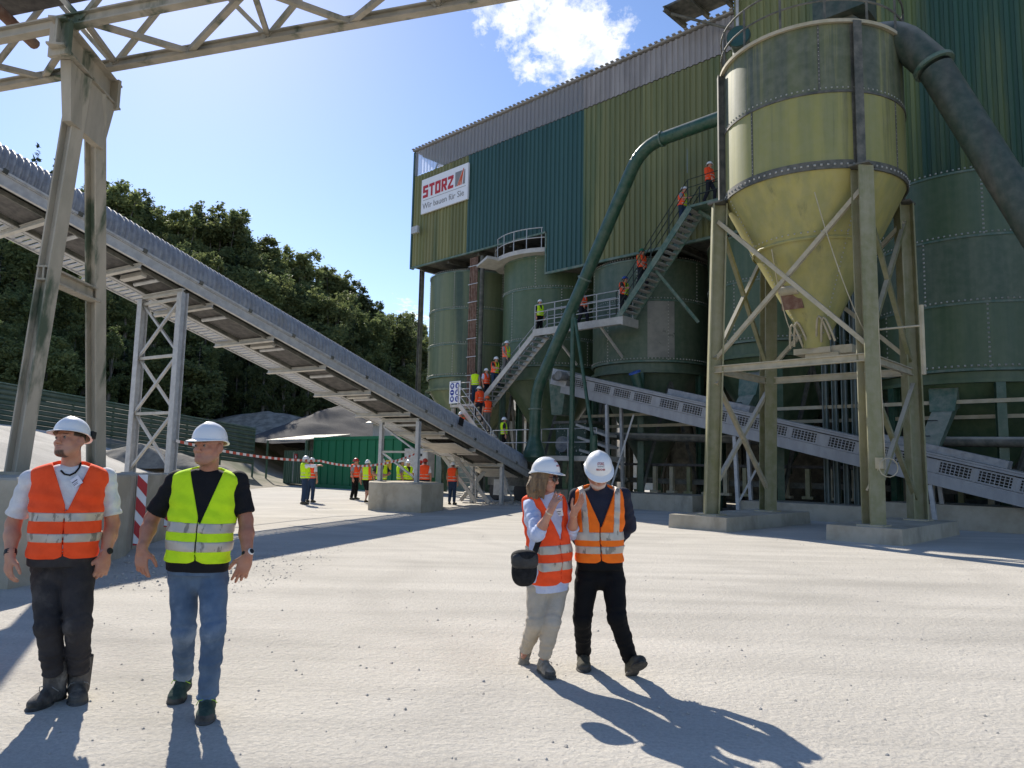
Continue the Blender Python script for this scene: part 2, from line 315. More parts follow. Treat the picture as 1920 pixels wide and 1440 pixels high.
ii, jj = np.meshgrid(np.arange(nx-1), np.arange(ny-1), indexing='ij'); a_ = (ii*ny+jj).ravel()
fs = np.stack([a_, a_+ny, a_+ny+1, a_+1], 1)
me = bpy.data.meshes.new('hill'); me.from_pydata(vs.tolist(), [], fs.tolist()); me.shade_smooth()
me.materials.append(m_hill); me.materials.append(m_ramp)
cx = vs[fs].mean(1); onramp = (cx[:, 1] < 43+.15*cx[:, 0]*0) & (cx[:, 0] < 30)
me.polygons.foreach_set('material_index', onramp.astype(np.int32))
structure(link('hill', me))

# ------------------------------------------------------------------ trees on the hill
def leaf_mat(name, c1, c2):
    m = nmat(name, c1, c2, 1.2, (1, 1, 1), .6, trans=.5, spec=.25, orand=.38)
    return m
m_leaf = [leaf_mat('beech_leaves', (.095, .13, .05), (.16, .19, .075)), leaf_mat('ash_leaves', (.12, .15, .055), (.19, .215, .085)), leaf_mat('conifer_needles', (.022, .038, .020), (.036, .054, .028))]
m_bark = nmat('tree_bark', (.13, .115, .095), (.20, .18, .15), 4, (1, 1, .2), .9)
def crown_mesh(seed, hgt, rad, kind):
    rng = np.random.RandomState(seed); cen = []; rs = []
    if kind == 2:
        for k in range(26):
            t = k/25; z = hgt*(.14+.84*t); r = rad*(1-t)**.85
            for q in range(max(2, int(9*(1-t)))):
                a = rng.uniform(0, 6.28); rr = r*rng.uniform(.25, .95); cen.append((rr*math.cos(a), rr*math.sin(a), z-.35*rr)); rs.append(.26*rad*(1-t)+.16)
        n = 5200; size = (.13, .34)
    else:
        for k in range(90):
            t = rng.uniform(0, 1); z = hgt*(.16+.78*t); prof = (math.sin(math.pi*min(1, t*.8+.15))**.7) if seed not in (3, 7) else (1.02-t)**.75
            a = rng.uniform(0, 6.28); rr = rad*prof*math.sqrt(rng.uniform(.05, 1)); cen.append((rr*math.cos(a), rr*math.sin(a), z)); rs.append(rng.uniform(.06, .17)*rad+.16)
        for k in range(16):
            a = rng.uniform(0, 6.28); rr = rad*rng.uniform(0, .55); cen.append((rr*math.cos(a), rr*math.sin(a), hgt*rng.uniform(.9, 1.02))); rs.append(rng.uniform(.05, .1)*rad+.12)
        n = 13000; size = (.09, .25)
    cen = np.array(cen); rs = np.array(rs); w = rs**2; idx = rng.choice(len(cen), n, p=w/w.sum())
    d = rng.normal(size=(n, 3)); d /= np.linalg.norm(d, axis=1)[:, None]
    P = cen[idx] + d*(rs[idx]*np.where(rng.uniform(size=n) < .22, rng.uniform(1, 1.75, n), rng.uniform(.3, 1.1, n)))[:, None]*np.array([1, 1, .85])
    u = rng.normal(size=(n, 3)); u[:, 2] *= .6; u /= np.linalg.norm(u, axis=1)[:, None]
    v = np.cross(u, rng.normal(size=(n, 3))); v /= np.linalg.norm(v, axis=1)[:, None]
    L = rng.uniform(*size, n)[:, None]; B = L*rng.uniform(.35, .6, n)[:, None]
    nr = np.cross(u, v)
    V = np.stack([P-u*L, P-v*B+nr*B*.3, P+u*L, P+v*B+nr*B*.3], 1).reshape(-1, 3)
    F = np.arange(4*n).reshape(n, 4)
    me = bpy.data.meshes.new('crown'); me.from_pydata(V.tolist(), [], F.tolist()); me.materials.append(m_leaf[kind])
    tb = MB(); tb.tube([(0, 0, -1.2), (.05, 0, hgt*.3), (.1, .1, hgt*.62), (.05, .1, hgt*.93)], [.022*hgt, .017*hgt, .010*hgt, .02], 7)
    for k in range(9):
        c = cen[rng.randint(len(cen))]; z0 = hgt*rng.uniform(.22, .6); tb.tube([(.05, .05, z0), (c[0]*.5, c[1]*.5, (z0+c[2])/2), tuple(c)], [.010*hgt*(1-z0/hgt), .05, .02], 5)
    tm = tb.mesh('trunk', smooth=60); tm.materials.append(m_bark)
    return me, tm
TREEV = [crown_mesh(1, 17, 3.1, 0), crown_mesh(2, 15, 3.3, 1), crown_mesh(3, 19, 3.0, 0), crown_mesh(4, 13, 3.5, 1), crown_mesh(5, 18, 2.4, 2), crown_mesh(6, 6, 3.0, 1), crown_mesh(7, 16, 3.6, 0)]
TREEH = [17, 15, 19, 13, 18, 6, 16]
TREELAB = ['dark dense broadleaf tree', 'lighter feathery broadleaf tree', 'tall narrow dark broadleaf tree', 'rounded mid green tree', 'dark pointed conifer', 'low leafy shrub', 'wide dark broadleaf tree']
treeno = 0; TREES = []
def tree(x, y, kind, height=None, where=''):
    global treeno
    z = float(hill_h(x, y))-.2; hh = height or TREEH[kind]; k = hh/TREEH[kind]
    uu = 960+FPX*x/y; side = 'left of the gantry legs' if uu < 20 else 'between the gantry legs' if uu < 190 else 'behind the lattice trestle' if uu < 370 else 'above the long conveyor' if uu < 600 else 'beside the works building'
    lab = TREELAB[kind]+' '+where+', '+side
    o = thing('conifer_tree' if kind == 4 else 'leafy_shrub' if kind == 5 else 'broadleaf_tree', lab, 'shrub' if kind == 5 else 'tree', (x, y, z), 'trees on the wooded hillside')
    o.rotation_euler = (0, 0, random.uniform(0, 6.28)); s_ = k*random.uniform(.95, 1.05); o.scale = (s_*random.uniform(.9, 1.12),)*2+(k,)
    for nm, me in (('crown', TREEV[kind][0]), ('trunk', TREEV[kind][1])): link(nm, me, o)
    treeno += 1; TREES.append((uu, o))
SKY = [(-60, 340), (0, 345), (60, 352), (130, 350), (200, 352), (270, 385), (330, 392), (400, 398), (450, 415), (500, 440), (560, 482), (610, 508), (660, 532), (710, 562), (750, 585), (800, 612), (850, 640)]
def skyv(u): return float(np.interp(u, [a for a, b in SKY], [b for a, b in SKY]))
def u2y(u, k): return k + .036*(u+60)        # the wood stands further off to the right
rngt = random.Random(11)
u = -70
row = 0
while u < 850:          # skyline row: crowns reach the skyline
    y = u2y(u, 80)+rngt.uniform(-3, 3); p = at(u, skyv(u)+rngt.uniform(-12, 34), y); kind = rngt.choice([0, 1, 2, 6, 3, 1])
    gz = float(hill_h(p.x, p.y)); tree(p.x, p.y, kind, max(7, min(24, p.z-gz)), 'on the skyline')
    u += rngt.uniform(15, 24)
for (u, v, y) in ((72, 262, 92), (106, 290, 96)):
    p = at(u, v, y); tree(p.x, p.y, 4, p.z-float(hill_h(p.x, p.y)), ('with its tip above the conveyor hood' if u < 90 else 'with the second tip over the hood'))
for r_, (k, dv, hmin, hmax, st) in enumerate(((72, 75, 7, 20, 26), (66, 150, 6, 18, 26), (60, 235, 5, 14, 28), (54, 315, 3, 10, 26))):
    u = -80+r_*9
    while u < 830:
        y = u2y(u, k)+rngt.uniform(-2.5, 2.5); p = at(u, min(770, skyv(u)*(.86 if r_ else 1)+dv*(1-.25*(u > 500))+rngt.uniform(-25, 25)), y); gz = float(hill_h(p.x, p.y))
        h = p.z-gz
        if h > 2.2:
            kind = rngt.choice([0, 1, 2, 6, 3, 0, 4]) if h > 6 else 5
            tree(p.x, p.y, kind, max(hmin, min(hmax, h)), ('below the skyline', 'halfway upslope', 'low on the slope', 'at the slope foot')[r_])
        u += st*rngt.uniform(.65, 1.05)

_by = {}
for uu, o in TREES: _by.setdefault(o['label'], []).append((uu, o.name, o))
for lab, L_ in _by.items():
    if len(L_) > 1:
        for k, (uu, nm_, o) in enumerate(sorted(L_, key=lambda q: q[0])): o['label'] = lab+', '+('leftmost', 'second from left', 'third from left', 'fourth from left', 'fifth from left', 'sixth from left', 'seventh from left', 'eighth from left', 'ninth from left')[min(k, 8)]

# ------------------------------------------------------------------ heaps and rubble behind the yard
def heap(name, lab, c, rx, ry, h, mat, seed, cat='heap', sharp=1.0):
    n, m = 40, 18; vs = [(c[0], c[1], c[2]+h)]; fs = []; rng = random.Random(seed)
    ph = [rng.uniform(0, 6.28) for _ in range(6)]
    for i in range(1, m+1):
        t = i/m
        for k in range(n):
            a = 2*math.pi*k/n; w = 1+.10*math.sin(3*a+ph[0])+.06*math.sin(7*a+ph[1])+.03*math.sin(13*a+ph[2]+t*5)
            z = h*((1-t)**sharp if sharp != 1 else (1-t)*.9+.1*(math.cos(t*math.pi)+1)/2)
            p = Vector((c[0]+rx*t*w*math.cos(a), c[1]+ry*t*w*math.sin(a), 0))
            vs.append((p.x, p.y, c[2]+z+.05*h*mnoise.noise(p*.6)+.03*h*mnoise.noise(p*2.1)-.02*h*(t > .99)))
    for k in range(n): fs.append((0, 1+k, 1+(k+1) % n))
    for i in range(m-1):
        for k in range(n): fs.append((1+i*n+k, 1+(i+1)*n+k, 1+(i+1)*n+(k+1) % n, 1+i*n+(k+1) % n))
    b = MB(); b.add(vs, fs); o = b.build(name, mat, loc=c, smooth=70); tag(o, lab, cat); return o
m_dgrav = nmat('dark_gravel', (.06, .054, .05), (.10, .092, .085), 20, (1, 1, 1), .95, bump=1.0, bscale=10)
m_rubble = nmat('pale_rubble', (.36, .31, .24), (.20, .17, .13), 1.6, (1, 1, 1), .95, bump=1.0, bscale=5)
m_sand = nmat('sand', (.50, .41, .28), (.58, .49, .36), 2, (1, 1, 1), .95, bump=.5, bscale=10)
heap('gravel_heap', 'dark conical gravel heap behind the sheds', at(640, 835, 66), 9.5, 8, 3.7, m_dgrav, 3)
heap('gravel_heap', 'lower dark gravel heap behind the long green container', at(790, 840, 70), 9, 7, 2.6, m_dgrav, 4)
heap('rubble_heap', 'pale rubble mound left of the dark gravel heap', at(500, 822, 70), 13, 6, 2.6, m_rubble, 5)
heap('rubble_heap', 'long pale rubble bank at the foot of the wood', at(700, 790, 84), 17, 6, 2.6, m_rubble, 6)
heap('rubble_heap', 'grey dirt mound below the green fence', Vector((-20.2, 40.5, float(hill_h(-20.2, 40.5))-.2)), 4.6, 1.8, 1.3, nmat('grey_dirt', (.16, .145, .12), (.26, .235, .19), 2, (1, 1, 1), .95, bump=1, bscale=6), 7)
heap('sand_heap', 'pale sand heap seen under the works', at(1165, 925, 62), 5.5, 5, 4.6, m_sand, 8)
heap('sand_heap', 'second sand heap further right under the works', at(1225, 925, 66), 6, 5, 5.4, m_sand, 9)

# ------------------------------------------------------------------ works building on the silos
NB = 26.8
def corr_mesh(width, z0, z1, pitch=.28, dep=.055):
    b = MB(); n = int(round(width/pitch)); pts = []
    for i in range(n):
        s = i*pitch; pts += [(s, 0), (s+pitch*.40, 0), (s+pitch*.52, dep), (s+pitch*.88, dep)]
    pts.append((n*pitch, 0)); vs = []; fs = []
    for s, d in pts: vs += [SV*s+NV*d+UP*z0, SV*s+NV*d+UP*z1]
    for i in range(len(pts)-1): fs.append((2*i, 2*i+2, 2*i+3, 2*i+1))
    b.add(vs, fs); return b
bld = thing('factory_building', 'long green corrugated works building raised on a row of silos', 'building', W(-20, 31, 0))
_cm = {}
def cladding(s0, s1, z0, z1, mat, n=NB, name='cladding_sheet', wid=1.12):
    s = s0
    while s < s1-.05:
        w = min(wid, s1-s); w = max(.28, round(w/.28)*.28); key = (round(w, 2), z0, z1, mat.name, n)
        if key not in _cm:
            me = corr_mesh(w, z0, z1).mesh(name); me.materials.append(mat); _cm[key] = me
        o = link(name, _cm[key], bld); o.location = W(s, n+random.uniform(-.004, .004), 0)-ORG[bld.name]
        s += w
cladding(-34.14, -29.4, 13.2, 18.78, m_olive)
cladding(-29.4, -23.6, 13.2, 18.78, m_teal)
cladding(-23.52, -21.28, 11.12, 18.78, m_teal)
cladding(-21.28, -13.44, 11.12, 18.78, m_moss)
cladding(-34.14, -21.28, 18.8, 20.3, m_lite, NB-.03, 'rooflight_sheet')
cladding(-21.28, -13.44, 18.8, 20.3, m_fibre, NB-.03, 'fibre_cement_sheet')
cladding(-13.44, -7.84, 11.12, 27, m_moss, NB-.06)
cladding(-7.84, 4.48, 11.12, 27, m_deep, NB-.06)
b = MB(); b.wbox(-34.2, -34.12, NB+.1, 37, 13.2, 18.8); b.wbox(4.4, 4.5, NB+.1, 37, 11.1, 27); b.build('end_wall', m_olive, bld)
b = MB(); b.wbox(-34.12, 4.4, 36.9, 37.0, 11.1, 18.8); b.wbox(-13.4, 4.4, 36.9, 37.0, 18.81, 27); b.wbox(-13.46, -13.38, NB+.06, 36.9, 20.3, 27); b.build('rear_wall', m_moss, bld)
b = MB(); b.wbox(-34.2, -34.12, 28.6, 36.9, 18.82, 20.3); b.build('end_rooflight', m_lite, bld)
# roof with corrugated verge
b = MB(); b.wbox(-34.3, -13.47, NB-.12, 37.1, 20.36, 20.44)
b.wbox(-13.6, 4.6, NB-.2, 37.1, 27.02, 27.12)
b.build('roof', m_roof, bld)
b = MB(); k = -34.3
while k < -13.5: b.wbox(k, k+.14, NB-.2, NB+1.2, 20.445, 20.50); k += .30
b.build('roof_ridge_ribs', m_roof, bld, stuff=True)
b = MB()   # trims: corner post, lower flashings, notch edge
b.wbox(-34.27, -34.15, NB-.06, NB+.2, 13.1, 20.3); b.build('corner_post', m_teal, bld)
b = MB(); b.wbox(-34.15, -23.6, NB-.05, NB+.07, 13.1, 13.19); b.wbox(-23.6, -21.28, NB-.05, NB+.08, 11.0, 11.11); b.wbox(-21.27, -7.3, NB-.07, NB+.08, 11.0, 11.11); b.wbox(-7.3, 4.45, NB-.12, NB+.12, 10.9, 11.1)
b.wbox(-23.62, -23.54, NB-.03, NB+.07, 11.12, 13.09); b.build('flashing', m_greentrim, bld)
b = MB()   # underside: floor plate and beams
b.wbox(-34.0, -23.7, NB+.12, 36.8, 13.25, 13.4); b.wbox(-23.6, 4.3, NB+.12, 36.8, 11.3, 11.45)
b.wbox(-23.68, -23.62, NB+.12, 36.8, 11.3, 13.4); b.build('floor_plate', m_dark, bld)
for s in np.arange(-33.5, 4, 2.45):
    zz = 13.25 if s < -23.7 else 11.3
    b = MB(); b.ibeam(W(s, NB+.15, zz-.16), W(s, 36.5, zz-.16), .2, .3); b.build('floor_beam', m_dark, bld)
b = MB(); b.tube([W(-34.05, NB+.5, 20.2), W(-31.6, NB+.5, 18.9)], .06); b.tube([W(-33.0, NB+.5, 18.85), W(-32.1, NB+.5, 20.2)], .04); b.build('gable_brace', m_greentrim, bld)
for s, h in ((-33.9, 13.1), (-22.6, 11.2), (-16.1, 11.2), (-9.8, 11.2), (-2.6, 11.2), (3.8, 11.2)):
    for n in (32.6, 36.3):
        b = MB(); b.ibeam(W(s, n, 0), W(s, n, h), .3, .3, SV); b.build('steel_column', m_dark, bld)
b = MB(); b.ibeam(W(-33.9, 27.4, 0), W(-33.9, 27.4, 13.1), .22, .22, SV); b.build('steel_column', m_dark, bld)
# added rear and end walls keep the undercroft dark, open at one gap
b = MB(); b.wbox(-23.2, 4.2, 36.4, 36.55, 0, 11.2); b.wbox(4.2, 4.35, 24.5, 36.4, 0, 11.0); b.wbox(-33.5, -26.2, 36.4, 36.55, 0, 11.2); b.build('added_undercroft_wall', m_dark, bld)
# canopy on the tall block's corner
can = thing('roof_gantry', 'dark steel landing jutting from the corner of the tall block', 'gantry', W(-14.6, 26.6, 21))
b = MB(); b.wbox(-15.9, -13.5, 25.4, 26.9, 20.95, 21.05); b.build('deck', m_dark, can)
for s in (-15.8, -14.7, -13.6):
    b = MB(); b.ibeam(W(s, 25.2, 20.8), W(s, 27.0, 20.8), .14, .22); b.build('beam', m_dark, can)
b = MB(); b.tube([W(-15.7, 25.6, 20.7), W(-13.5, 26.7, 19.6)], .06); b.build('brace', m_dark, can)
# downpipe, upper walkway stairs seen over the hopper
dp = MB(); dp.tube([W(-13.2, 26.55, 11.3), W(-13.2, 26.55, 26.5)], .07, 8); tag(dp.build('downpipe', m_galv, loc=W(-13.2, 26.55, 11.3), smooth=40), 'pale downpipe at the corner of the tall block', 'downpipe')
dp = MB(); dp.tube([W(-9.6, 26.45, 18), W(-9.6, 26.45, 26.5)], .11, 8); tag(dp.build('vent_pipe', m_galv, loc=W(-9.6, 26.45, 18), smooth=40), 'thicker pale vent pipe behind the hopper railing', 'pipe')

# company sign
NS = NB-.10
sg = thing('company_sign', 'white company sign with red block lettering on the olive cladding', 'sign', W(-31.27, NS, 16.2))
b = MB(); b.wbox(-33.28, -29.26, NS-.05, NS+.06, 16.2, 18.28); b.build('board', m_white, sg)
LET = {  # strokes on a 6 x 7 grid, squared block letters
 'S': [(0, 5.4, 5.4, 7), (0, 2.9, 1.7, 5.39), (1.71, 2.9, 5.4, 4.2), (3.7, 0, 5.4, 2.89), (0, 0, 3.69, 1.5)],
 'T': [(0, 5.4, 5.6, 7), (1.95, 0, 3.65, 5.39)],
 'O': [(0, 0, 1.7, 7), (3.8, 0, 5.5, 7), (1.71, 5.4, 3.79, 7), (1.71, 0, 3.79, 1.5)],
 'R': [(0, 0, 1.7, 7), (1.71, 5.5, 5.5, 7), (3.8, 2.6, 5.5, 5.49), (1.71, 2.6, 3.79, 3.9)],
 'Z': [(0, 5.4, 5.6, 7), (0, 0, 5.6, 1.5)]}
def sgp(x, z, d=0): return W(-33.28+x, NS-.052-d, 16.2+z)
gx = .16; ux = .0815; uz = .105; base = .94
for ch in 'STORZ':
    b = MB()
    for x0, z0, x1, z1 in LET[ch]:
        b.prism([sgp(gx+x0*ux, base+z0*uz), sgp(gx+x1*ux, base+z0*uz), sgp(gx+x1*ux, base+z1*uz), sgp(gx+x0*ux, base+z1*uz)], NV*-.02)
    if ch == 'R': b.prism([sgp(gx+2.2*ux, base+2.59*uz), sgp(gx+4.1*ux, base+2.59*uz), sgp(gx+5.8*ux, base), sgp(gx+3.9*ux, base)][::-1], NV*-.02)
    if ch == 'Z': b.prism([sgp(gx+0*ux, base+1.51*uz), sgp(gx+1.9*ux, base+1.51*uz), sgp(gx+5.6*ux, base+5.39*uz), sgp(gx+3.7*ux, base+5.39*uz)][::-1], NV*-.02)
    b.build('letter', m_red, sg); gx += 6.75*ux
ex = 2.98
b = MB(); b.prism([sgp(ex, .94), sgp(ex+.12, .94), sgp(ex+.56, 1.76), sgp(ex, 1.76)], NV*-.016); b.prism([sgp(ex+.62, .94), sgp(ex+.80, .94), sgp(ex+.80, 1.76), sgp(ex+.74, 1.76)], NV*-.016); b.build('emblem', m_grey, sg)
b = MB()
for k, x in enumerate((.17, .31, .45)): b.prism([sgp(ex+x, .94), sgp(ex+x+.075, .94), sgp(ex+.70, 1.86), sgp(ex+.675, 1.86)], NV*-.02)
b.build('emblem_stripes', [m_orgp], sg)
b = MB(); b.prism([sgp(.16, .78), sgp(3.82, .78), sgp(3.82, .80), sgp(.16, .80)], NV*-.01); b.build('rule_line', m_grey, sg)
b = MB(); vs_, fs_ = text_mesh('Wir bauen für Sie', .50, SV, UP, sgp(.14, .27, .004), .012); b.add(vs_, fs_); b.build('lettering', m_grey, sg)
_xs = [(Vector(v)-sgp(0, 0)).dot(SV) for v in vs_]; _w = max(_xs)-min(_xs)
lo_ = sg.children[-1]; 
for v in lo_.data.vertices:      # set the line to the width it has on the board
    w0 = v.co + ORG[sg.name]; x = (w0-sgp(0, 0)).dot(SV); v.co = v.co + SV*((min(_xs)+(x-min(_xs))*3.62/_w)-x)
# floodlight under the sign
fl = thing('floodlight', 'small floodlight on the building corner below the sign', 'floodlight', W(-33.6, NB-.25, 15.3))
b = MB(); b.box(W(-33.45, NB-.38, 15.25), .55, .16, .4, SV, NV, UP); b.build('housing', m_galv, fl)
b = MB(); b.bar(W(-33.6, NB, 15.45), W(-33.5, NB-.3, 15.4), .06, .06); b.build('bracket', m_dark, fl)

# ------------------------------------------------------------------ silos
def bolts(b, c, r, z, n, a0=0, a1=6.2832, sz=.027, vert=None):
    for k in range(n):
        a = a0+(a1-a0)*(k+.5)/n; d = Vector((math.cos(a), math.sin(a), 0)); t = Vector((-d.y, d.x, 0)); p = c+d*r+UP*z
        q = sz; vs = [p-t*q-UP*q, p+t*q-UP*q, p+t*q+UP*q, p-t*q+UP*q, p+d*q*1.1]
        b.add(vs, [(0, 1, 4), (1, 2, 4), (2, 3, 4), (3, 0, 4)])
def vbolts(b, c, r, a, z0, z1, n, sz=.03):
    for k in range(n): bolts(b, c, r, z0+(z1-z0)*(k+.5)/n, 1, a-.001, a+.001, sz)
A_CAM = math.atan2(-NV.y, -NV.x)
def silo(lab, s, n, r, lv, mats, ledge, out, colr=None, ncol=6, walk=False):
    c = W(s, n, 0); o = thing('storage_silo', lab, 'silo', c, 'storage silos under the works building')
    for i in range(len(lv)-1):
        z1, z0 = lv[i], lv[i+1]; b = MB(); b.lathe([(r, z0+.015), (r, z1-.015)], c, 56); b.build('shell_ring', mats[min(i, len(mats)-1)], o, smooth=40)
    fb = MB(); bb = MB()
    for z in lv[:-1]:
        fb.lathe([(r-.02, z-.035), (r+.035, z-.035), (r+.035, z+.035), (r-.02, z+.035)], c, 56); bolts(bb, c, r+.01, z+.10, 120); 
    z = lv[-1]; fb.lathe([(r-.03, z-.05), (r+.05, z-.05), (r+.05, z+.03), (r-.03, z+.03)], c, 56); bolts(bb, c, r+.02, z+.11, 110, sz=.03)
    fb.build('seam_flange', m_greentrim, o, smooth=40)
    b = MB(); b.lathe([(r-.08, ledge), (r-.08, lv[-1]-.06)], c, 56); b.lathe([(r-.1, ledge-.12), (r+.08, ledge-.12), (r+.08, ledge), (r-.1, ledge)], c, 56); b.build('skirt_ring', mats[-1], o, smooth=40)
    b = MB(); b.lathe([(.45, out-.4), (.45, out), (r-.15, ledge-.1)], c, 48); b.build('cone', mats[-1], o, smooth=40)
    for k in range(6):
        a = A_CAM+.35+k*1.047
        for i in range(len(lv)-1): vbolts(bb, c, r+.005, a+.5*(i % 2), lv[i+1], lv[i], int((lv[i]-lv[i+1])/.14))
    bb.build('bolt_heads', m_bolt, o, stuff=True)
    b = MB(); b.lathe([(r, lv[0]), (r*.5, lv[0]+.55), (.3, lv[0]+.65)], c, 40); b.build('top_cone', mats[0], o, smooth=40)
    for k in range(ncol):
        a = A_CAM+.42+2*math.pi*k/ncol; d = Vector((math.cos(a), math.sin(a), 0))*(r-.02)
        b = MB(); b.ibeam(c+d+UP*.0, c+d+UP*(ledge-.13), .26, .26, d.normalized()); b.build('support_column', m_pipe, o)
        a2 = a+2*math.pi/ncol; d2 = Vector((math.cos(a2), math.sin(a2), 0))*(r-.05)
        if k % 2 == 0 or ncol < 6:
            b = MB(); b.bar(c+d+UP*.5, (c+(d+d2)/2)*1+UP*(ledge-.4), .12, .12); b.build('brace', m_dark, o); b = MB(); b.bar(c+d2+UP*.5, (c+(d+d2)/2)+UP*(ledge-.45), .12, .12); b.build('brace', m_dark, o)
    return o, c
silA, cA = silo('olive green silo at the left end of the works, half hidden by its neighbour', -31.5, 29.6, 2.7, [12.4, 10.28, 8.27, 6.5], [m_siloO], 5.85, 2.2)
silB, cB = silo('dark green silo with a railed ring walkway in the wall notch', -25.4, 29.6, 2.7, [12.15, 10.5, 7.9, 6.6], [m_siloA], 6.0, 2.6)
silC, cC = silo('dusty dark silo behind the upper green staircase', -19.3, 29.6, 2.75, [10.85, 9.0, 6.3], [m_siloD], 5.9, 1.6)
silD, cD = silo('green silo directly behind the yellow hopper legs', -13.1, 29.6, 2.8, [10.9, 9.0, 6.62], [m_siloA], 6.1, 1.9)
silE, cE = silo('big dark green silo at the right edge under the duct', -6.1, 29.5, 3.15, [11.3, 9.15, 7.0, 4.9], [m_siloA, m_siloD, m_siloA], 4.6, 1.2)
# grey repair patches on silo C (welded plates)
b = MB(); b.lathe([(2.765, 6.45), (2.765, 8.95)], cC, 12, A_CAM+.52, A_CAM+.95); b.build('patch_plate', nmat('grey_primer', (.20, .195, .17), (.27, .26, .22), 2, (1, 1, 1), .8, c3=(.07, .085, .06), s3=1.6, t3=(.6, .64)), silC, smooth=40)
# cable tray down silo A/B gap
ct = thing('cable_tray', 'rust brown cable riser between the two left silos', 'cable tray', W(-28.9, 27.1, 6))
b = MB(); 
for k in range(5): b.tube([W(-29.2+.13*k, 27.0, 5.0), W(-29.2+.13*k+.02*math.sin(k), 26.97, 9), W(-29.2+.13*k, 27.0, 12.9)], .045, 6)
b.build('cables', m_rust, ct, smooth=60)
for z in np.arange(5.4, 12.6, 1.0): b = MB(); b.bar(W(-29.3, 26.93, z), W(-28.55, 26.93, z), .03, .04); b.build('clamp', m_galv, ct)
b = MB(); b.tube([W(-28.4, 27.1, 4.6), W(-28.4, 27.1, 12.9)], .12, 8); b.build('conduit', m_dark, ct, smooth=60)
# ring walkway on silo B
rw = thing('ring_walkway', 'pale railed walkway round the top of the notch silo', 'walkway', cB+UP*12.2)
a0, a1 = A_CAM-1.25, A_CAM+.75
b = MB(); b.lathe([(2.55, 12.2), (3.25, 12.2), (3.25, 12.42), (2.55, 12.42)], cB, 14, a0, a1); b.build('deck', m_galvd, rw)
for z in (12.95, 13.45):
    b = MB(); b.tube([cB+Vector((math.cos(a)*3.2, math.sin(a)*3.2, z)) for a in np.linspace(a0, a1, 18)], .025, 6); b.build('rail', m_galv, rw, smooth=60)
for a in np.linspace(a0, a1, 9):
    b = MB(); p = cB+Vector((math.cos(a)*3.2, math.sin(a)*3.2, 12.4)); b.tube([p, p+UP*1.06], .025, 6); b.build('post', m_galv, rw, smooth=60)
b = MB(); b.hexa([W(-27.9, 26.2, 12.0), W(-26.9, 26.0, 12.25), W(-26.6, 27.2, 12.25), W(-27.6, 27.3, 12.0), W(-27.9, 26.2, 12.1), W(-26.9, 26.0, 12.4), W(-26.6, 27.2, 12.4), W(-27.6, 27.3, 12.1)]); b.build('end_plate', m_galvd, rw)

# concrete plinths along the silo row, floor machinery underneath
for lab, s0, s1, n0, n1, z in (('long low concrete plinth left of the hopper legs', -22.0, -14.6, 25.2, 27.2, .62), ('low concrete plinth between the hopper legs', -12.6, -8.3, 25.0, 27.0, .55), ('long low concrete plinth at the right edge', -8.0, 4.0, 25.3, 27.2, .72)):
    b = MB(); b.wbox(s0, s1, n0, n1, -.1, z); tag(b.build('concrete_plinth', m_conc, loc=W((s0+s1)/2, n0, 0)), lab, 'plinth')
cv = thing('collecting_conveyor', 'low dark belt conveyor with a row of idler posts under the silos', 'conveyor', W(-10, 27.9, 0))
b = MB(); b.wbox(-21.5, 3.5, 27.6, 28.7, 1.75, 1.85); b.build('belt', m_rubber, cv)
for n in (27.5, 28.8): b = MB(); b.ibeam(W(-21.5, n, 1.1), W(3.5, n, 1.1), .1, .2); b.build('side_beam', m_dark, cv)
for k, s in enumerate(np.arange(-21, 3.5, .82)):
    b = MB(); b.wbox(s, s+.16, 27.3, 27.45, .62, 1.72); b.wbox(s-.12, s+.28, 27.25, 27.5, .62, .72); b.build('idler_post', m_brace if k % 3 else m_leg, cv)
up = MB(); up.tube([W(-18.6, 26.6, 1.0), W(-19.8, 26.4, 2.35), W(-19.9, 26.4, 2.9), W(-19.4, 26.4, 3.0), W(-12, 26.4, 2.75), W(-3, 26.4, 2.6)], .16, 10); tag(up.build('dust_pipe', m_dark, loc=W(-12, 26.4, 2.7), smooth=60), 'dark bent dust pipe running low under the silos', 'pipe')
for z, n in ((3.9, 26.5), (3.45, 27.0)):
    b = MB(); b.bar(W(-21, n, z), W(3.5, n, z), .08, .12); tag(b.build('tie_beam', m_brace, loc=W(-9, n, z)), 'upper pale tie beam across the silo legs' if z > 3.6 else 'lower pale tie beam across the silo legs', 'beam')
# silo outlet chutes (E and D)
for (s, n, zt, lab, cname) in ((-6.35, 26.9, 4.35, 'pale topped outlet chute under the right hand silo', cE), (-12.9, 26.9, 5.2, 'grey green outlet chute behind the hopper legs', cD)):
    ch = thing('outlet_chute', lab, 'chute', W(s, n, zt-2), None)
    b = MB(); b.hexa([W(s-.35, n-.6, zt-.75), W(s+.35, n-.6, zt-.75), W(s+.35, n+.1, zt-.6), W(s-.35, n+.1, zt-.6), W(s-.42, n-.35, zt), W(s+.42, n-.35, zt), W(s+.42, n+.5, zt+.3), W(s-.42, n+.5, zt+.3)]); b.build('hood', m_greentrim, ch)
    b = MB(); b.hexa([W(s-.62, n-1.5, zt-2.15), W(s-.02, n-1.5, zt-2.15), W(s-.02, n-1.1, zt-2.1), W(s-.62, n-1.1, zt-2.1), W(s-.3, n-.62, zt-.76), W(s+.3, n-.62, zt-.76), W(s+.3, n+.05, zt-.64), W(s-.3, n+.05, zt-.64)]); b.build('slide', m_greentrim, ch)
    for k in range(2):
        p = W(s-.2-.14*k, n-.85-.35*k, zt-1.05-.5*k); b = MB(); b.tube([p-SV*.12, p-SV*.12-NV*.08, p+SV*.12-NV*.08, p+SV*.12], .015, 5); b.build('handle', m_black, ch)

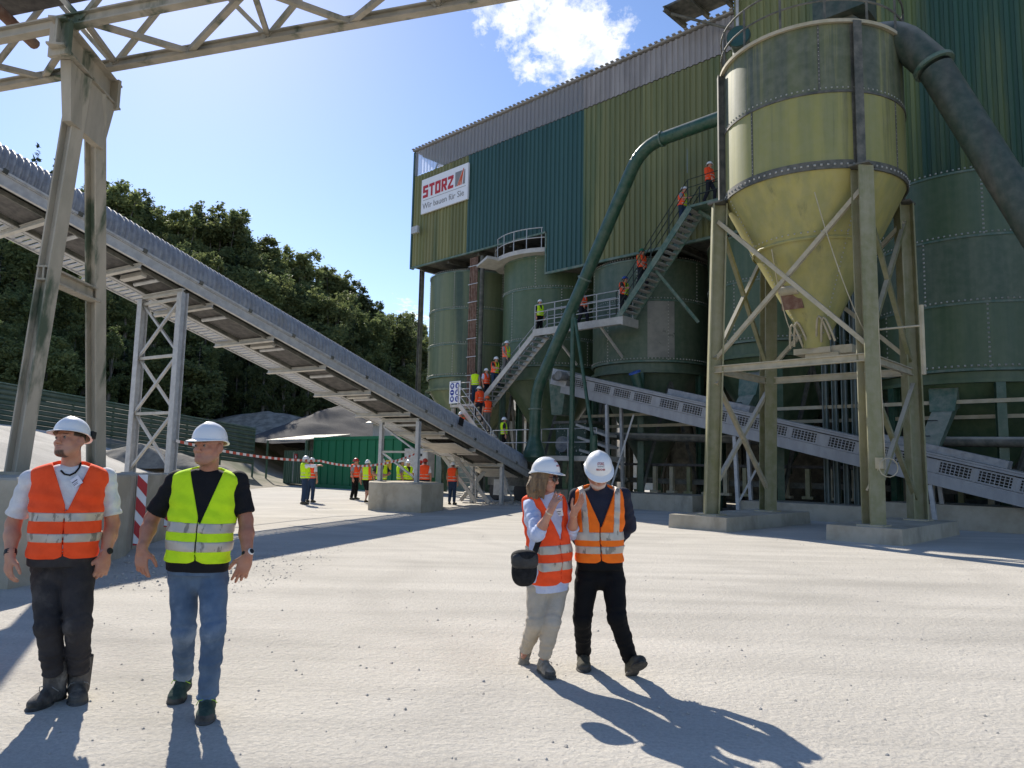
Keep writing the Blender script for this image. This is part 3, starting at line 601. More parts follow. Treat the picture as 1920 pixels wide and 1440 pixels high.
# ------------------------------------------------------------------ stairs and walkways on the silo front
def rail(par, pts, h=1.05, mat=None, step=1.4, r=.024, mids=(.35, .7)):
    pts = [Vector(p) for p in pts]
    for f_ in mids+(1.0,):
        b = MB(); b.tube([p+UP*h*f_ for p in pts], r, 6); b.build('handrail' if f_ == 1 else 'mid_rail', mat, par, smooth=60)
    for i in range(len(pts)-1):
        L_ = (pts[i+1]-pts[i]).length; n = max(1, int(round(L_/step)))
        for k in range(n+(i == len(pts)-2)):
            p = pts[i].lerp(pts[i+1], k/n); b = MB(); b.tube([p-UP*.12, p+UP*h], r*1.15, 6); b.build('railing_post', mat, par, smooth=60)
def flight(par, A, B, wd, mat, tmat, ntread, h=.24, both=True):
    A, B = Vector(A), Vector(B)
    for off in (Vector((0, 0, 0)), wd):
        b = MB(); b.bar(A+off, B+off, .05, h); b.build('stringer', mat, par)
    hd = (B-A); hd.z = 0; hd.normalize(); w = wd.length; wn = wd.normalized()
    b = MB(); b.box((0, 0, 0), .26, w-.06, .035, hd, wn, UP); me = b.mesh('tread'); me.materials.append(tmat)
    for k in range(ntread):
        p = A.lerp(B, (k+.5)/ntread)+wd/2+UP*.03; o = link('tread', me, par); o.location = p-ORG[par.name]
NSt = 25.4
st = thing('access_staircase', 'galvanised access staircase and platform in front of the silos', 'staircase', W(-25, 25.9, 0))
WD = NV*.95
flight(st, W(-26.55, NSt, 4.72), W(-22.98, NSt, 7.78), WD, m_galvd, m_galv, 15)
rail(st, [W(-26.6, NSt+.93, 4.95), W(-23.0, NSt+.93, 8.0), W(-18.1, NSt+.93, 8.0)], 1.1, m_galv, 1.3)
rail(st, [W(-22.95, NSt, 7.98), W(-18.15, NSt, 7.98)], 1.15, m_galv, 1.25)
b = MB(); b.wbox(-23.0, -18.02, NSt, NSt+1.0, 7.86, 7.94); b.build('platform_deck', m_galvd, st)
b = MB(); b.wbox(-23.02, -18.0, NSt-.06, NSt-.003, 7.66, 7.98); b.build('edge_beam', m_galvd, st)
b = MB(); b.wbox(-18.0, -17.92, NSt-.06, NSt+1.1, 7.62, 7.98); b.build('end_beam', m_galvd, st)
for s in (-21.9, -19.2):
    b = MB(); b.bar(W(s, NSt+.1, 7.7), W(s+.2, 27.0, 6.4), .09, .09); b.build('bracket', m_galvd, st)
# lower landing with the sign, flight down to the low platform
b = MB(); b.wbox(-28.75, -26.5, NSt, NSt+1.0, 4.55, 4.68); b.build('landing_deck', m_galvd, st)
flight(st, W(-27.0, NSt-.1, 4.55), W(-24.7, NSt-.1, 2.35), NV*-.85, m_galvd, m_galv, 10)
rail(st, [W(-27.1, NSt-.95, 4.55), W(-24.75, NSt-.95, 2.35)], 1.0, m_galv, 1.3, mids=(.55,))
rail(st, [W(-28.7, NSt, 4.68), W(-27.3, NSt, 4.68)], 1.1, m_galv, 1.3)
for p in (W(-28.6, NSt+.1, 0), W(-26.8, NSt+.1, 0), W(-24.4, 25.9, 0)): b = MB(); b.ibeam(p, p+UP*(4.5 if p.y > 38 or p is None else 2.0), .16, .16, SV); b.build('support_post', m_galvd, st)
b = MB(); b.wbox(-24.7, -18.4, 24.3, 26.3, 1.88, 2.08); b.build('low_platform_deck', m_galvd, st)
rail(st, [W(-24.5, 24.35, 2.08), W(-18.5, 24.35, 2.08)], 1.15, m_galv, 1.5, mids=(.5,))
for s in (-21.0, -18.6): 
    b = MB(); b.ibeam(W(s, 24.5, 0), W(s, 24.5, 1.88), .18, .18, SV); b.build('support_post', m_galvd, st)
# PPE sign
pp = thing('safety_sign', 'white sign with six blue protective gear symbols on the stair landing', 'sign', W(-28.4, NSt-.06, 4.75))
s0, s1, z0, z1 = -28.76, -27.93, 4.74, 5.88; nf = NSt-.05
b = MB(); b.wbox(s0, s1, nf-.03, nf, z0, z1); b.build('board', m_white, pp)
for i in range(2):
    for j in range(3):
        cx_, cz_ = s0+.22+.39*i, z1-.24-.34*j; pos = W(cx_, nf-.032, cz_)
        b = MB(); b.lathe([(0, 0), (.152, 0), (.152, .006), (0, .006)], pos, 20, axis=-NV); b.build('symbol_disc', m_blue, pp)
        b = MB(); q = lambda x, z, _p=pos: _p+SV*x+UP*z-NV*.0065
        def P_(*pts): b.prism([q(x, z) for x, z in pts], NV*-.004)
        if (i, j) == (0, 0): P_((-.08, 0), (.10, 0), (.06, .06), (0, .09), (-.06, .06)); P_((-.05, -.07), (.05, -.07), (.05, -.01), (-.05, -.01))
        elif (i, j) == (1, 0): P_((-.03, -.09), (.03, -.09), (.045, .03), (-.03, .03)); P_((-.03, .031), (-.012, .031), (-.012, .09), (-.03, .09)); P_((0, .031), (.018, .031), (.018, .1), (0, .1)); P_((.03, .031), (.045, .031), (.05, .08), (.035, .08))
        elif (i, j) == (0, 1): P_((-.09, -.02), (-.01, -.02), (-.01, .03), (-.09, .03)); P_((.01, -.02), (.09, -.02), (.09, .03), (.01, .03)); P_((-.009, .01), (.009, .01), (.009, .025), (-.009, .025))
        elif (i, j) == (1, 1): P_((-.055, -.09), (.055, -.09), (.055, .02), (-.055, .02)); P_((-.03, .03), (.03, .03), (.03, .09), (-.03, .09))
        elif (i, j) == (0, 2): P_((-.06, -.06), (.06, -.06), (.075, .02), (.05, .08), (-.05, .08), (-.075, .02))
        else: P_((-.03, -.08), (.07, -.08), (.07, -.045), (.01, -.03), (.01, .09), (-.03, .09))
        b.build('symbol', m_white, pp)
b = MB(); b.wbox(s0+.12, s1-.12, nf-.034, nf-.031, z1-.07, z1-.04); b.build('heading_line', m_grey, pp)
# upper green staircase
us = thing('upper_staircase', 'dark green upper staircase climbing past the dusty silo', 'staircase', W(-16, 25.9, 0))
flight(us, W(-18.25, NSt, 7.9), W(-14.75, NSt, 12.0), WD, m_greentrim, m_galvd, 20, .26)
b = MB(); b.wbox(-14.75, -12.9, NSt, NSt+1.1, 11.98, 12.08); b.build('landing_deck', m_greentrim, us)
m_drail = nmat('dark_green_rail', (.02, .03, .022), None, rough=.5)
rail(us, [W(-18.3, NSt, 7.95), W(-14.85, NSt, 12.05), W(-13.0, NSt, 12.1)], 1.1, m_drail, 1.3, r=.02)
rail(us, [W(-18.3, NSt+.94, 7.95), W(-14.85, NSt+.94, 12.05), W(-13.0, NSt+.94, 12.1)], 1.1, m_drail, 1.3, r=.02)
for (s, z, s2, z2) in ((-16.6, 9.9, -15.2, 7.6), (-14.6, 12.0, -13.6, 11.0)):
    b = MB(); b.bar(W(s, NSt+.4, z-.1), W(s2, 26.8, z2), .12, .12); b.build('brace', m_greentrim, us)

# ground stair in front of the low platform
gs = thing('open_steel_stair', 'open galvanised steel stair standing on the yard under the conveyor', 'staircase', Vector((-1.1, 30.8, 0)))
A1, B1 = Vector((-.85, 30.7, .1)), Vector((-2.75, 31.9, 2.45)); wd = Vector((-.55, -.75, 0)).normalized()*.0+Vector((-.52, .12, 0))
flight(gs, A1, B1, wd, m_galvd, m_galvd, 11, .16)
rail(gs, [A1+wd+Vector((-.03, 0, .1)), B1+wd+Vector((-.03, 0, .1))], .95, m_galvd, 1.5, mids=(.5,))
flight(gs, Vector((-2.1, 32.0, .1)), Vector((-.6, 32.6, 2.0)), Vector((0, .7, 0)), m_galvd, m_galvd, 9, .16)

cd_ = thing('channel_column', 'row of upright blue green channel columns behind the hopper outlet', 'column', W(-9.6, 26.5, .5))
m_chan = nmat('blue_green_channel', (.09, .13, .125), (.13, .165, .155), 3, STREAK, .55, dust=.2)
for k in range(4): b = MB(); b.ibeam(W(-10.05+.33*k, 26.5, .5), W(-10.05+.33*k, 26.5, 8.6), .2, .16, SV); b.build('channel', m_chan, cd_)
# ------------------------------------------------------------------ dark green transfer pipe with its stand
NP = 24.1
tp = thing('transfer_pipe', 'fat dark green transfer pipe bending down past the stair platform', 'pipe', W(-21.6, NP, 2))
def pbend(p0, p1, p2, k=.6, n=7):
    a = p1+(p0-p1).normalized()*k; c = p1+(p2-p1).normalized()*k
    return [a.lerp(p1, t).lerp(p1.lerp(c, t), t) for t in np.linspace(0, 1, n)]
Pt = [W(-11.8, NP, 14.6), W(-16.15, NP, 14.5), W(-21.62, NP, 4.9), W(-21.68, NP, 2.9)]
b = MB(); b.tube([Pt[0]]+pbend(Pt[0], Pt[1], Pt[2], 1.0)+pbend(Pt[1], Pt[2], Pt[3], .7)+[Pt[3]], 0.26, 20); b.build('tube', m_pipe, tp, smooth=50)
for p, ax in ((W(-15.2, NP, 14.52), SV), (W(-19.0, NP, 9.5), (Pt[2]-Pt[1]).normalized()), (W(-21.65, NP, 4.1), UP)): b = MB(); b.lathe([(.24, -.03), (.315, -.03), (.315, .03), (.24, .03)], p, 20, axis=ax); b.build('flange', m_greentrim, tp, smooth=40)
b = MB(); b.lathe([(.27, .9), (.27, .7), (.48, .1), (.48, -.1), (.25, -.3)], W(-21.68, NP, 2.1), 20); b.build('boot', m_pipe, tp, smooth=40)
for a, c, r in ((W(-19.6, NP, 1.0), W(-19.6, NP, 8.1), .11), (W(-18.45, NP, 0), W(-18.45, NP, 2.9), .16), (W(-18.5, NP, 2.8), W(-19.5, NP, 7.9), .075), (W(-18.5, NP+.2, 3.0), W(-19.5, NP+.9, .5), .07)):
    b = MB(); b.tube([a, c], r, 10); b.build('stand_post', m_pipe, tp, smooth=50)
b = MB(); b.tube([W(-19.6, NP, 0), W(-19.6, NP, 1.0)], .14, 10); b.build('stand_post', m_pipe, tp, smooth=50)

# ------------------------------------------------------------------ inclined conveyor with grilles (right)
def conv2(s): return 5.32 + (s+20.8)*(1.24-5.32)/(-4.05+20.8)
N2 = 24.9
c2 = thing('inclined_conveyor', 'pale inclined conveyor with punched side grilles running behind the hopper legs', 'conveyor', W(-12, N2, 2))
d2 = (W(4, N2, conv2(4))-W(-20.9, N2, conv2(-20.9))).normalized(); u2 = d2.cross(NV).normalized(); u2 = u2 if u2.z > 0 else -u2
m_pale = nmat('pale_grey_steel', (.36, .36, .36), (.29, .29, .295), 3, (1, 1, .3), .6, c3=(.30, .28, .24), s3=1.5, t3=(.6, .8), dust=.15)
def p2(s, n, dz): return W(s, n, conv2(s))+u2*dz
for n in (N2, N2+1.1):
    b = MB(); b.bar(p2(-20.8, n, -.30), p2(3, n, -.30), .08, .36, u2); b.build('side_beam', m_pale, c2)
    b = MB(); b.bar(p2(-20.8, n-.02, .36), p2(3, n-.02, .36), .12, .07, u2); b.build('top_rail', m_pale, c2)
s = -20.3; k = 0
me_cache = {}
while s < 2.5:           # side grilles: a plate with a 3 x 6 grid of holes, built as bars
    w = .92
    key = 'g'
    if key not in me_cache:
        b = MB(); q = lambda x, z: d2*x + u2*z
        for j in range(5): b.bar(q(0, -.08+.087*j) if j in (0, 4) else q(0, -.08+.087*j), q(w, -.08+.087*j), .02, .05 if j in (0, 4) else .022, u2)
        for i in range(9): b.bar(q(w*i/8, -.08), q(w*i/8, .27), .024, .024 if i not in (0, 8) else .1, d2)
        me = b.mesh('side_grille'); me.materials.append(m_pale); me_cache[key] = me
    o = link('side_grille', me_cache[key], c2); o.location = p2(s, N2-.03, 0)-ORG[c2.name]; dgap = 1.0 if k % 3 else 1.22
    b = MB(); q0 = s+w*.994; q1 = s+dgap/d2.dot(SV)*.0+dgap; b.bar(p2(s+w*d2.dot(SV)+.01, N2-.03, .09), p2(s+dgap-.005, N2-.03, .09), .02, .40, u2); b.build('side_plate', m_pale, c2)
    s += dgap; k += 1
b = MB(); b.bar(p2(-20.7, N2+.55, .12), p2(3, N2+.55, .12), .9, .05, u2); b.build('belt', m_rubber, c2)
b = MB(); b.bar(p2(-20.7, N2+.45, .43), p2(3, N2+.45, .43), 1.05, .05, u2); b.build('cover', m_pale, c2)
b = MB(); b.bar(p2(-20.7, N2+1.0, .13), p2(3, N2+1.0, .13), .03, .4, u2); b.build('back_plate', m_dark, c2)
for s0_, s1_ in ((-8.6, -4.6), (-15.8, -12.4)):
    b = MB(); b.bar(p2(s0_, N2+.6, .57), p2(s1_, N2+.6, .57), .6, .22, u2); b.build('feed_skirt', m_hood, c2)
b = MB(); b.box(p2(-21.0, N2+.5, .15), .9, 1.1, .7, d2, NV, u2); b.build('head_box', m_galv, c2)
b = MB(); b.hexa([W(-21.5, N2+.1, 3.9), W(-20.9, N2+.1, 3.9), W(-20.9, N2+1, 3.9), W(-21.5, N2+1, 3.9), W(-21.6, N2, 5.5), W(-20.6, N2, 5.3), W(-20.6, N2+1.1, 5.3), W(-21.6, N2+1.1, 5.5)]); b.build('head_chute', m_greentrim, c2)
b = MB(); b.tube([W(-20.6, N2-.55, 5.55), W(-20.6, N2+.1, 5.55)], .2, 12); b.tube([W(-20.95, N2-.4, 5.5), W(-20.95, N2+.1, 5.5)], .14, 10); b.build('drive_motor', m_motor, c2, smooth=40)
for s_ in (-18.3, -12.6, -6.3, -1.0):
    for n in (N2+.03, N2+1.05): b = MB(); b.bar(W(s_, n, .0 if s_ > -8 else 0), p2(s_, n, -.5), .12, .12, SV); b.build('support_leg', m_galv, c2)
    if conv2(s_) < 2.2: continue
    b = MB(); b.bar(W(s_, N2+.05, .5), W(s_+.9, N2+.5, conv2(s_)-.9), .07, .07); b.build('leg_brace', m_galv, c2)
# belt underside plates at the head
for k in range(3):
    b = MB(); b.hexa([W(-20.2+k*.1, N2+.2, 3.4-k*.55), W(-18.6+k*.1, N2+.2, 2.9-k*.5), W(-18.6+k*.1, N2+1, 2.9-k*.5), W(-20.2+k*.1, N2+1, 3.4-k*.55)]+[W(-20.2+k*.1, N2+.2, 3.5-k*.55), W(-18.6+k*.1, N2+.2, 3.0-k*.5), W(-18.6+k*.1, N2+1, 3.0-k*.5), W(-20.2+k*.1, N2+1, 3.5-k*.55)]); b.build('deflector_plate', m_galvd, c2)
# crusher block with dusty lumps behind the low platform
cr = thing('screen_box', 'dark green screen box caked with dust behind the low platform rail', 'machine', W(-20.6, 25.6, 2.1))
b = MB(); b.wbox(-21.4, -19.7, 25.2, 26.4, 2.08, 3.5); b.build('housing', nmat('dust_flecked_green', (.035, .06, .04), (.05, .075, .05), 4, (1, 1, 1), .7, c3=(.42, .4, .35), s3=9, t3=(.6, .66), st3=(1, 1, 1)), cr)
b = MB(); b.wbox(-21.5, -19.6, 25.1, 26.5, 3.51, 3.62); b.build('lid', m_dark, cr)
b = MB(); b.tube([W(-20.9, 25.0, 2.6), W(-20.9, 25.2, 2.6)], .35, 14); b.build('flywheel', m_motor, cr, smooth=40)
# blue capped pipe by silo C
bp_ = thing('capped_pipe', 'short green pipe with a bright blue round cap', 'pipe', W(-17.6, 26.2, 4.9))
b = MB(); b.tube([W(-17.7, 26.3, 4.7), W(-17.8, 26.1, 5.6)], .22, 12); b.build('stub', m_pipe, bp_, smooth=40)
b = MB(); b.lathe([(0, .06), (.26, .06), (.26, 0), (0, 0)], W(-17.81, 26.08, 5.62), 16, axis=(W(-17.8, 26.0, 5.6)-W(-17.7, 26.3, 4.9))); b.build('cap', nmat('blue_cap', (.05, .12, .42), None, rough=.5), bp_)
b = MB(); b.hexa([W(-18.1, 26.1, 4.2), W(-17.2, 26.1, 4.2), W(-17.2, 26.8, 4.2), W(-18.1, 26.8, 4.2), W(-17.9, 26.1, 4.72), W(-17.45, 26.1, 4.72), W(-17.45, 26.6, 4.72), W(-17.9, 26.6, 4.72)]); b.build('base', m_pipe, bp_)
# ------------------------------------------------------------------ yellow hopper silo on its four legs
HC = W(-8.02, 20.55, 0); HR = 2.41; PADZ = .37
hp = thing('hopper_silo', 'big yellow green hopper silo with grimy upper course on four braced legs', 'silo', HC)
zt, zm, zb, zc, zo = 13.15, 11.3, 9.3, 5.35, 5.0
b = MB(); b.lathe([(HR, zm+.01), (HR, zt)], HC, 64); b.build('upper_shell', m_hopT, hp, smooth=40)
b = MB(); b.lathe([(HR, zb+.01), (HR, zm-.01)], HC, 64); b.build('lower_shell', m_hop, hp, smooth=40)
b = MB(); b.lathe([(HR-.02, zb), (1.62, 7.75)], HC, 64); b.lathe([(1.64, 7.77), (1.66, 7.72), (1.63, 7.68)], HC, 64); b.build('upper_cone', m_hopC, hp, smooth=40)
b = MB(); b.lathe([(1.61, 7.74), (.36, zc), (.36, zo)], HC, 64); b.build('lower_cone', m_hopC, hp, smooth=40)
b = MB()
for z, w in ((zm, .03), (zb+.06, .11)): b.lathe([(HR-.01, z-w), (HR+.03, z-w), (HR+.03, z+w), (HR-.01, z+w)], HC, 64)
b.build('ring_flange', m_dark, hp, smooth=40)
b = MB(); b.lathe([(HR-.05, zt), (HR+.10, zt-.02), (HR+.10, zt+.07), (HR-.05, zt+.07)], HC, 64); b.build('top_rim', m_brace, hp, smooth=40)
b = MB(); b.lathe([(HR-.05, zt+.05), (0.3, zt+.5), (0, zt+.5)], HC, 48); b.build('roof', m_brace, hp, smooth=40)
bb = MB()
bolts(bb, HC, HR, zm+.11, 110, sz=.02); bolts(bb, HC, HR+.03, zb+.06, 96, sz=.026); 
for k in range(64):
    a = 6.2832*k/64; bolts(bb, HC, 1.70, 7.86, 1, a, a+.05, .02)
vb = MB()
for a in (A_CAM-1.1, A_CAM-.15+.62, A_CAM+2.2, A_CAM+3.6): vbolts(bb, HC, HR, a, zm+.2, zt-.05, 15, .019); vb.bar(HC+Vector((math.cos(a), math.sin(a), 0))*HR+UP*zm, HC+Vector((math.cos(a), math.sin(a), 0))*HR+UP*zt, .05, .02, (math.cos(a), math.sin(a), 0))
for a in (A_CAM-.28, A_CAM+1.4, A_CAM+3.0): vbolts(bb, HC, HR, a, zb+.2, zm-.1, 16, .019); vb.bar(HC+Vector((math.cos(a), math.sin(a), 0))*HR+UP*zb, HC+Vector((math.cos(a), math.sin(a), 0))*HR+UP*zm, .05, .02, (math.cos(a), math.sin(a), 0))
for a in (A_CAM-.75, A_CAM+.9, A_CAM+2.4, A_CAM-2.2):
    d = Vector((math.cos(a), math.sin(a), 0))
    for k in range(16):
        t = (k+.5)/16; r = HR+(1.62-HR)*t; z = zb+(7.75-zb)*t; bolts(bb, HC, r+.02, z, 1, a-.001, a+.001, .019)
    for k in range(22):
        t = (k+.5)/22; r = 1.61+(.36-1.61)*t; z = 7.74+(zc-7.74)*t; bolts(bb, HC, r+.02, z, 1, a-.001, a+.001, .018)
bb.build('bolt_heads', m_bolt, hp, stuff=True); vb.build('lap_strips', m_dark, hp, stuff=True)
LEGS = [(-10.32, 18.82), (-6.08, 18.82), (-6.08, 22.35), (-10.32, 22.35)]
base = [W(s, n, PADZ) for s, n in LEGS]; tops = []
for p in base:
    d = (p-HC); d.z = 0; tops.append(HC+d.normalized()*(HR+.16)+UP*(zb-.1))
for p, t in zip(base, tops):
    d = (HC-p); d.z = 0; d.normalize()
    b = MB(); b.ibeam(p, t, .38, .40, d, .04); b.build('leg', m_leg, hp)
    b = MB(); b.box(p+UP*.02, .6, .6, .04, SV, NV, UP); b.build('foot_plate', m_brace, hp)
    b = MB(); b.box(t+UP*.04, .5, .5, .05, SV, NV, UP); b.build('cap_plate', m_dark, hp)
    q = t-d*(-.06); b = MB(); b.ibeam(Vector((t.x, t.y, t.z+.08))+d*.08, Vector((t.x, t.y, zt-.02))+d*.08, .22, .2, d, .03); b.build('shell_column', m_dark, hp)
def lp(i, z): t = (z-PADZ)/(zb-.1-PADZ); return base[i].lerp(tops[i], t)
for i in range(4):
    j = (i+1) % 4; side = i in (1, 3)
    zr = 4.42
    b = MB(); b.ibeam(lp(i, zr), lp(j, zr), .12, .2); b.build('ring_beam', m_brace, hp)
    for (p, q) in ((lp(i, zr+.3), lp(j, zb-.6)), (lp(j, zr+.3), lp(i, zb-.6))):
        off = NV*.04 if p == lp(i, zr+.3) else NV*-.04
        b = MB(); b.bar(p+off, q+off, .11, .11); b.build('cross_brace', m_brace if not side else m_leg, hp)
    if side:
        for (p, q) in ((lp(i, .95), lp(j, zr-.35)), (lp(j, .95), lp(i, zr-.35))):
            off = SV*.04 if p == lp(i, .95) else SV*-.04
            b = MB(); b.bar(p+off, q+off, .11, .11); b.build('lower_brace', m_brace if i == 3 else m_leg, hp)
# outlet slide gate, vibrator, hoses
b = MB(); b.box(HC+UP*4.93, 1.0, .62, .16, SV, NV, UP); b.box(HC+UP*4.8+SV*.25, .9, .5, .1, SV, NV, UP); b.box(HC+UP*4.93+SV*.75, .55, .34, .22, SV, NV, UP); b.build('slide_gate', m_brace, hp)
pv = HC-NV*.95+SV*-.30+UP*6.55
b = MB(); b.tube([pv-SV*.24, pv+SV*.24], .13, 12); b.tube([pv-SV*.3, pv-SV*.24], .09, 10); b.build('vibrator', m_brace, hp, smooth=40)
b = MB(); b.hexa([pv+NV*.16-SV*.30-UP*.5, pv+NV*.16+SV*.30-UP*.5, pv+NV*.26+SV*.30-UP*.48, pv+NV*.26-SV*.30-UP*.48, pv+NV*-.12-SV*.26+UP*.55, pv+NV*-.12+SV*.26+UP*.55, pv+NV*-.02+SV*.26+UP*.56, pv+NV*-.02-SV*.26+UP*.56]); b.build('wear_plate', m_rust, hp)
for k, (s0, s1) in enumerate(((-.62, -.25), (-.5, -.1), (.25, .62), (.12, .5))):
    pts = [HC+SV*(s0*(1-t)+s1*t)-NV*(.25+.28*math.sin(math.pi*t))+UP*(5.05+.62*math.sin(math.pi*t)+.05*k) for t in np.linspace(0, 1, 9)]; b = MB(); b.tube(pts, .032, 7); b.build('hose', m_brace, hp, smooth=60)
for (a, c, sag) in ((HC-NV*1.6+SV*-.5+UP*7.6, HC-NV*.7+SV*-.25+UP*5.2, .5), (HC-NV*2.4+SV*1.0+UP*8.6, lp(1, 4.9), .3), (lp(3, 8.9)-SV*.1, lp(3, 3.1)-SV*.1, .02), (lp(1, 5.8)+SV*.25, lp(1, 1.7)+SV*.3, .0)):
    pts = [a.lerp(c, t)-UP*sag*4*t*(1-t) for t in np.linspace(0, 1, 9)]; b = MB(); b.tube(pts, .013, 5); b.build('cable', m_brace, hp, smooth=60)
p = lp(1, 1.75)+SV*.2-NV*.1; b = MB(); b.tube([p+Vector((math.cos(t)*.22, 0, math.sin(t)*.22))+SV*.2 for t in np.linspace(0, 6.28, 14)], .014, 5); b.build('cable_coil', m_brace, hp, smooth=60)
b = MB(); b.box(p+UP*.1, .2, .12, .26, SV, NV, UP); b.bar(p+UP*.05, p-SV*.3-UP*.55, .05, .05); b.build('switch_box', m_brace, hp)
for s_, n_ in ((.15, -.3),):
    pr = lp(1, 5.1); b = MB(); b.tube([pr+NV*.2, pr+SV*1.0+NV*.8+UP*.1], .025, 6); b.tube([pr+SV*1.0+NV*.8+UP*.6, pr+SV*1.0+NV*.8-UP*1.1], .06, 6); b.build('hoist_arm', m_brace, hp)
# railing, dust filter housing, flanged manhole on the roof
RT = zt+.07
for zz in (.55, 1.1):
    b = MB(); b.tube([HC+Vector((math.cos(a)*2.45, math.sin(a)*2.45, RT+zz)) for a in np.linspace(0, 6.2832, 49)], .028, 6, caps=False); b.build('guard_rail', m_dark, hp, smooth=60)
for k in range(14):
    a = 6.2832*k/14; q = HC+Vector((math.cos(a)*2.45, math.sin(a)*2.45, RT)); b = MB(); b.bar(q, q+UP*1.12, .05, .05); b.build('guard_post', m_dark, hp)
fc = HC+SV*.9+NV*.4
b = MB(); b.hexa([fc-SV*1.1-NV*.8+UP*(zt+.3), fc+SV*1.1-NV*.8+UP*(zt+.3), fc+SV*1.1+NV*.8+UP*(zt+.3), fc-SV*1.1+NV*.8+UP*(zt+.3), fc-SV*.3-NV*.25+UP*(zt+1.35), fc+SV*.3-NV*.25+UP*(zt+1.35), fc+SV*.3+NV*.25+UP*(zt+1.35), fc-SV*.3+NV*.25+UP*(zt+1.35)]); b.build('filter_housing', m_duct, hp)
b = MB(); b.box(fc+UP*(zt+1.7), 1.4, 1.1, .7, SV, NV, UP); b.build('filter_unit', m_duct, hp)
ax = (Vector((-.42, -.9, .05))).normalized(); mh = at(1385, 70, 20.0)-ax*.62
b = MB(); b.tube([mh-UP*.75+ax*-.1, mh-ax*.02, mh+ax*.62], .27, 16); b.lathe([(.26, 0), (.34, 0), (.34, .05), (0, .05)], mh+ax*.62, 20, axis=ax); b.build('flanged_inlet', m_duct, hp, smooth=40)
b = MB(); b.lathe([(0, .055), (.31, .055), (.31, .075), (0, .075)], mh+ax*.62, 20, axis=ax); b.build('blank_flange', m_teal, hp)
# stair to the roof behind
b = MB(); b.bar(W(-12.6, 24.6, 14.0), W(-8.2, 24.9, 15.9), .12, .22); b.bar(W(-12.6, 25.4, 14.0), W(-8.2, 25.7, 15.9), .12, .22); tag(b.build('roof_stair', m_brace, loc=W(-10, 25, 15)), 'dusty stair stringers rising behind the hopper top', 'stair')
# sooty duct running down to the right
ND = 20.6
dc = thing('exhaust_duct', 'fat sooty green duct slanting down from the hopper top to the right', 'duct', W(-5, ND, 11))
D0, D1, D2, D3 = HC+SV*1.2+NV*.3+UP*(zt+.55), W(-5.62, ND, 13.3), W(-4.82, ND, 12.15), W(-1.95, ND, 5.2)
b = MB(); b.tube([D0]+pbend(D0, D1, D2, .45, 5)+[D2], .43, 20); b.build('upper_tube', m_duct, dc, smooth=50)
b = MB(); b.tube([D2.lerp(D3, .02), D3], .41, 20); b.build('lower_tube', m_duct, dc, smooth=50)
b = MB(); axd = (D3-D2).normalized()
b.lathe([(.4, -.05), (.50, -.05), (.50, .05), (.4, .05)], D2, 20, axis=axd); b.build('flange', m_greentrim, dc, smooth=40)
b = MB(); b.lathe([(.4, -.04), (.52, -.04), (.52, .04), (.4, .04)], D3, 20, axis=axd); b.build('flange', m_greentrim, dc, smooth=40)
# concrete pads under the hopper legs
for lab, s0, s1 in (('concrete pad under the left pair of hopper legs', -11.25, -9.5), ('concrete pad under the right pair of hopper legs', -7.0, -5.3)):
    n0, n1 = (18.1, 23.6) if s0 < -9 else (18.25, 23.2)
    b = MB(); c = [W(s0, n0, 0), W(s1, n0, 0), W(s1, n1, 0), W(s0, n1, 0)]; cc = sum(c, Vector())/4
    b.hexa([p+UP*-.1 for p in c]+[cc+(p-cc)*.985+UP*PADZ for p in c]); tag(b.build('concrete_pad', m_conc, loc=cc), lab, 'concrete pad')

# ------------------------------------------------------------------ long hooded belt conveyor
CT = Vector((.535, .845, 0)).normalized(); CSL = math.tan(math.radians(15.7)); CD = Vector((CT.x, CT.y, -CSL)).normalized(); CWD = Vector((-.845, .535, 0)).normalized()
CP2 = Vector((-3.26, 26.5, 3.26))
CU_ = CWD.cross(CD); CU_ = CU_.normalized() if CU_.z > 0 else -CU_.normalized()
def cp(L, w=0, h=0): return CP2 + Vector((CT.x*L, CT.y*L, -CSL*L)) + CWD*w + CU_*h     # L along the belt, w across to the far side, h above the beam foot
CW = 1.75; L0, L1 = -17.5, 7.6
lc = thing('hooded_conveyor', 'long galvanised belt conveyor under a ribbed hood slanting down across the yard', 'conveyor', cp(-4))
for w in (0, CW): 
    b = MB(); b.ibeam(cp(L0, w, .13), cp(L1, w, .13), .1, .26, CU_, .02); b.build('side_beam', m_galv, lc)
L = L0; k = 0
while L < L1-.3:          # hood sections, each ribbed across the belt
    sl_ = min(1.55, L1-L); nr = int(sl_/.14); vs = []; fs = []; na = 14; m_ = nr*4
    for i in range(m_+1):
        rib = .052*(0, 1, 1, 0)[i % 4]+(.012 if i > m_-2 else 0)
        for q in range(na+1):
            a = math.pi*(.0+q/na); r = .66+rib; rv = .80+rib
            vs.append(cp(L+sl_*i/m_, CW/2+math.cos(a)*-(r+.17), .30+math.sin(a)*rv))
    for i in range(m_):
        for q in range(na): fs.append((i*(na+1)+q, i*(na+1)+q+1, (i+1)*(na+1)+q+1, (i+1)*(na+1)+q))
    b = MB(); b.add(vs, fs); b.build('hood_section', m_hood, lc, smooth=30); L += sl_+.012; k += 1
for w in (-.02, CW-.1): b = MB(); b.bar(cp(L0, w, .29), cp(L1, w, .29), .1, .05, CU_); b.build('hood_angle', m_galv, lc)
L = L0+.5
while L < L1:
    b = MB(); b.box(cp(L, -.07, .30), .1, .06, .09, CD, CWD, CU_); b.build('hood_latch', m_dark, lc); L += 1.56
b = MB(); b.bar(cp(L0, CW*.5, .05), cp(L1, CW*.5, .05), 1.15, .03, CU_); b.build('return_belt', m_rubber, lc)
